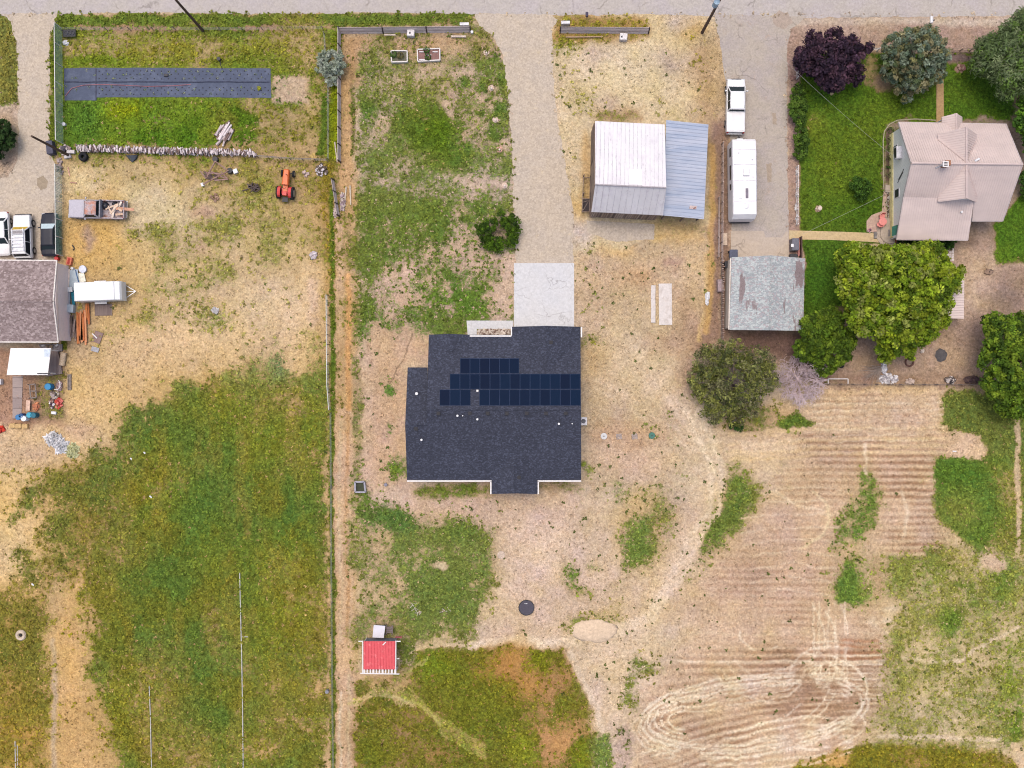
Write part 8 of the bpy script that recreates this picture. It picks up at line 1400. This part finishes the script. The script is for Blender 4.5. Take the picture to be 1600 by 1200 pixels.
rubble('mixed_junk', 'heap of grey and cream junk below the bright blue barrel', 86, 617, 6, 7, 30, .28, [(176, 160, 156), (222, 212, 190), (120, 104, 96)], 'junk', .3); rubble('mixed_junk', 'pinkish junk beside the edge of the deck', 93, 603, 5, 8, 24, .3, [(186, 160, 160), (150, 128, 126)], 'junk', .3); rubble('red_junk', 'red plastic scraps at the left edge of the photo', 3, 671, 6, 7, 30, .3, [(208, 66, 46), (178, 52, 44)], 'junk', .2)
hose('garden_hose', 'pale looped hose beside the bright blue barrel', arc(88, 601, 6, 8, -60, 120), .04, MPIPE, 'hose', .3); MB().box(W(2, 596.5, 0) + Vector((0, 0, .3)), (.5, .6, .6)).build('white_cooler', MPIPE, label='white cooler at the left edge below the patio cover', cat='cooler', bevel=.06)
rubble('table_clutter', 'pots and grey clutter on the narrow grey slab under the house wall', 80, 541, 14, 2.5, 26, .3, [(196, 196, 196), (70, 66, 62), (150, 130, 110)], 'clutter', .4)
# crumpled plastic sheeting in the straw
def crumple(label, cx, cy, rx, ry, m_, n=420, sz=.5, hz=.3):
    c = np.array(tuple(W(cx, cy, 0))); a = RNG.random(n) * 2 * np.pi; r = np.sqrt(RNG.random(n)) * (.7 + .3 * np.sin(a * 5) * .8); ce = c + np.stack([rx * S * r * np.cos(a), ry * S * r * np.sin(a), .05 + hz * RNG.random(n) * (1.1 - r)], 1); nr = np.stack([np.cos(a) * .6, np.sin(a) * .6, np.ones(n)], 1) + RNG.normal(size=(n, 3)) * .5
    V, F, K_ = leaf_mesh(ce, sz * RNG.uniform(.4, 1.1, n), nr, np.tile(lin(m_) * KA, (n, 1)) * RNG.uniform(.75, 1.15, (n, 1)), 2.2); np_mesh('plastic_sheeting', V, F, m_col('plastic_film', .35, .3, spec=.4, soft=.05), None, K_, label=label, cat='plastic sheet', origin=tuple(c))
crumple('upper lump of crumpled bluish-white plastic sheeting on the straw', 84, 686, 12, 10, (255, 254, 255)); crumple('lower lump of crumpled bluish-white plastic sheeting on the straw', 96, 697, 11, 11, (252, 252, 255)); crumple('crumpled pale yellow-green plastic sheeting right of the bluish lumps', 114, 704, 10, 12, (236, 236, 184), 340, .42)
# rest: stones, litter, wheel ring in the pasture
root = thing('wagon_ring', 'pale round concrete ring with a dark hole in the left pasture', 'ring', W(32.5, 992.5, 0)); MB().ring(W(32.5, 992.5, .1), .38, .2, 20, 6).build('ring', mat('pale_ring', (204, 186, 166), .9), root); MB().cyl(W(32.5, 992.5, 0), .16, .12, 12).build('hole', mat('hole_dark', (34, 34, 40)), root)
for (x, y), lb in zip(((52, 913), (206, 717), (226, 707), (236, 776), (1180, 742)), ('white scrap of paper in the pasture above the concrete ring', 'left white flake of litter at the top edge of the pasture', 'right white flake of litter at the top edge of the pasture', 'white flake of litter in the middle of the dark pasture', '')):
    if lb: MB().box(W(x, y, 0) + Vector((0, 0, .12)), (.3, .14, .05), -.7).build('litter', MPIPE, label=lb, cat='litter')
rubble('grey_stones', 'small cluster of pale grey stones in the upper left straw lot', 337, 486, 4, 4, 20, .3, [(206, 202, 200), (176, 172, 172)], 'stones', .15); rubble('grey_stones', 'cluster of whitish stones beside the lane fence', 490, 399, 4.5, 5, 22, .34, [(214, 204, 206), (184, 172, 174)], 'stones', .2)
MB().cyl(W(512, 1079, 0), .2, .5, 10).build('fence_bucket', mat('grey_bucket', (140, 140, 150), .5), label='grey bucket by the lane fence below the red coop', cat='bucket')
b = MB()
for k in range(14): p = W(643 + k * .9, 940 + k * 1.5 + random.uniform(-3, 3), .05); b.tube([p, p + Vector((random.uniform(-.5, .5), random.uniform(-.4, .4), .02))], .03, 4)
b.build('dead_sticks', mat('pale_stem', (0, 0, 0)), label='scatter of pale dead sticks in the green patch above the coop', cat='sticks'); b = MB()
for k in range(9): p = W(690 + k * 1.3, 957 - k * .6 + random.uniform(-2, 2), .05); b.tube([p, p + Vector((random.uniform(-.4, .4), random.uniform(-.3, .3), .02))], .03, 4)
b.build('dead_sticks', mat('pale_stem', (0, 0, 0)), label='smaller scatter of pale sticks right of the longer scatter', cat='sticks')
MB().beam(W(618, 995.5, .4), W(628, 995.5, .4), .14, .1).build('red_plank', mat('red_plank2', (170, 84, 92)), label='dark red plank at the top right corner of the red coop', cat='plank')
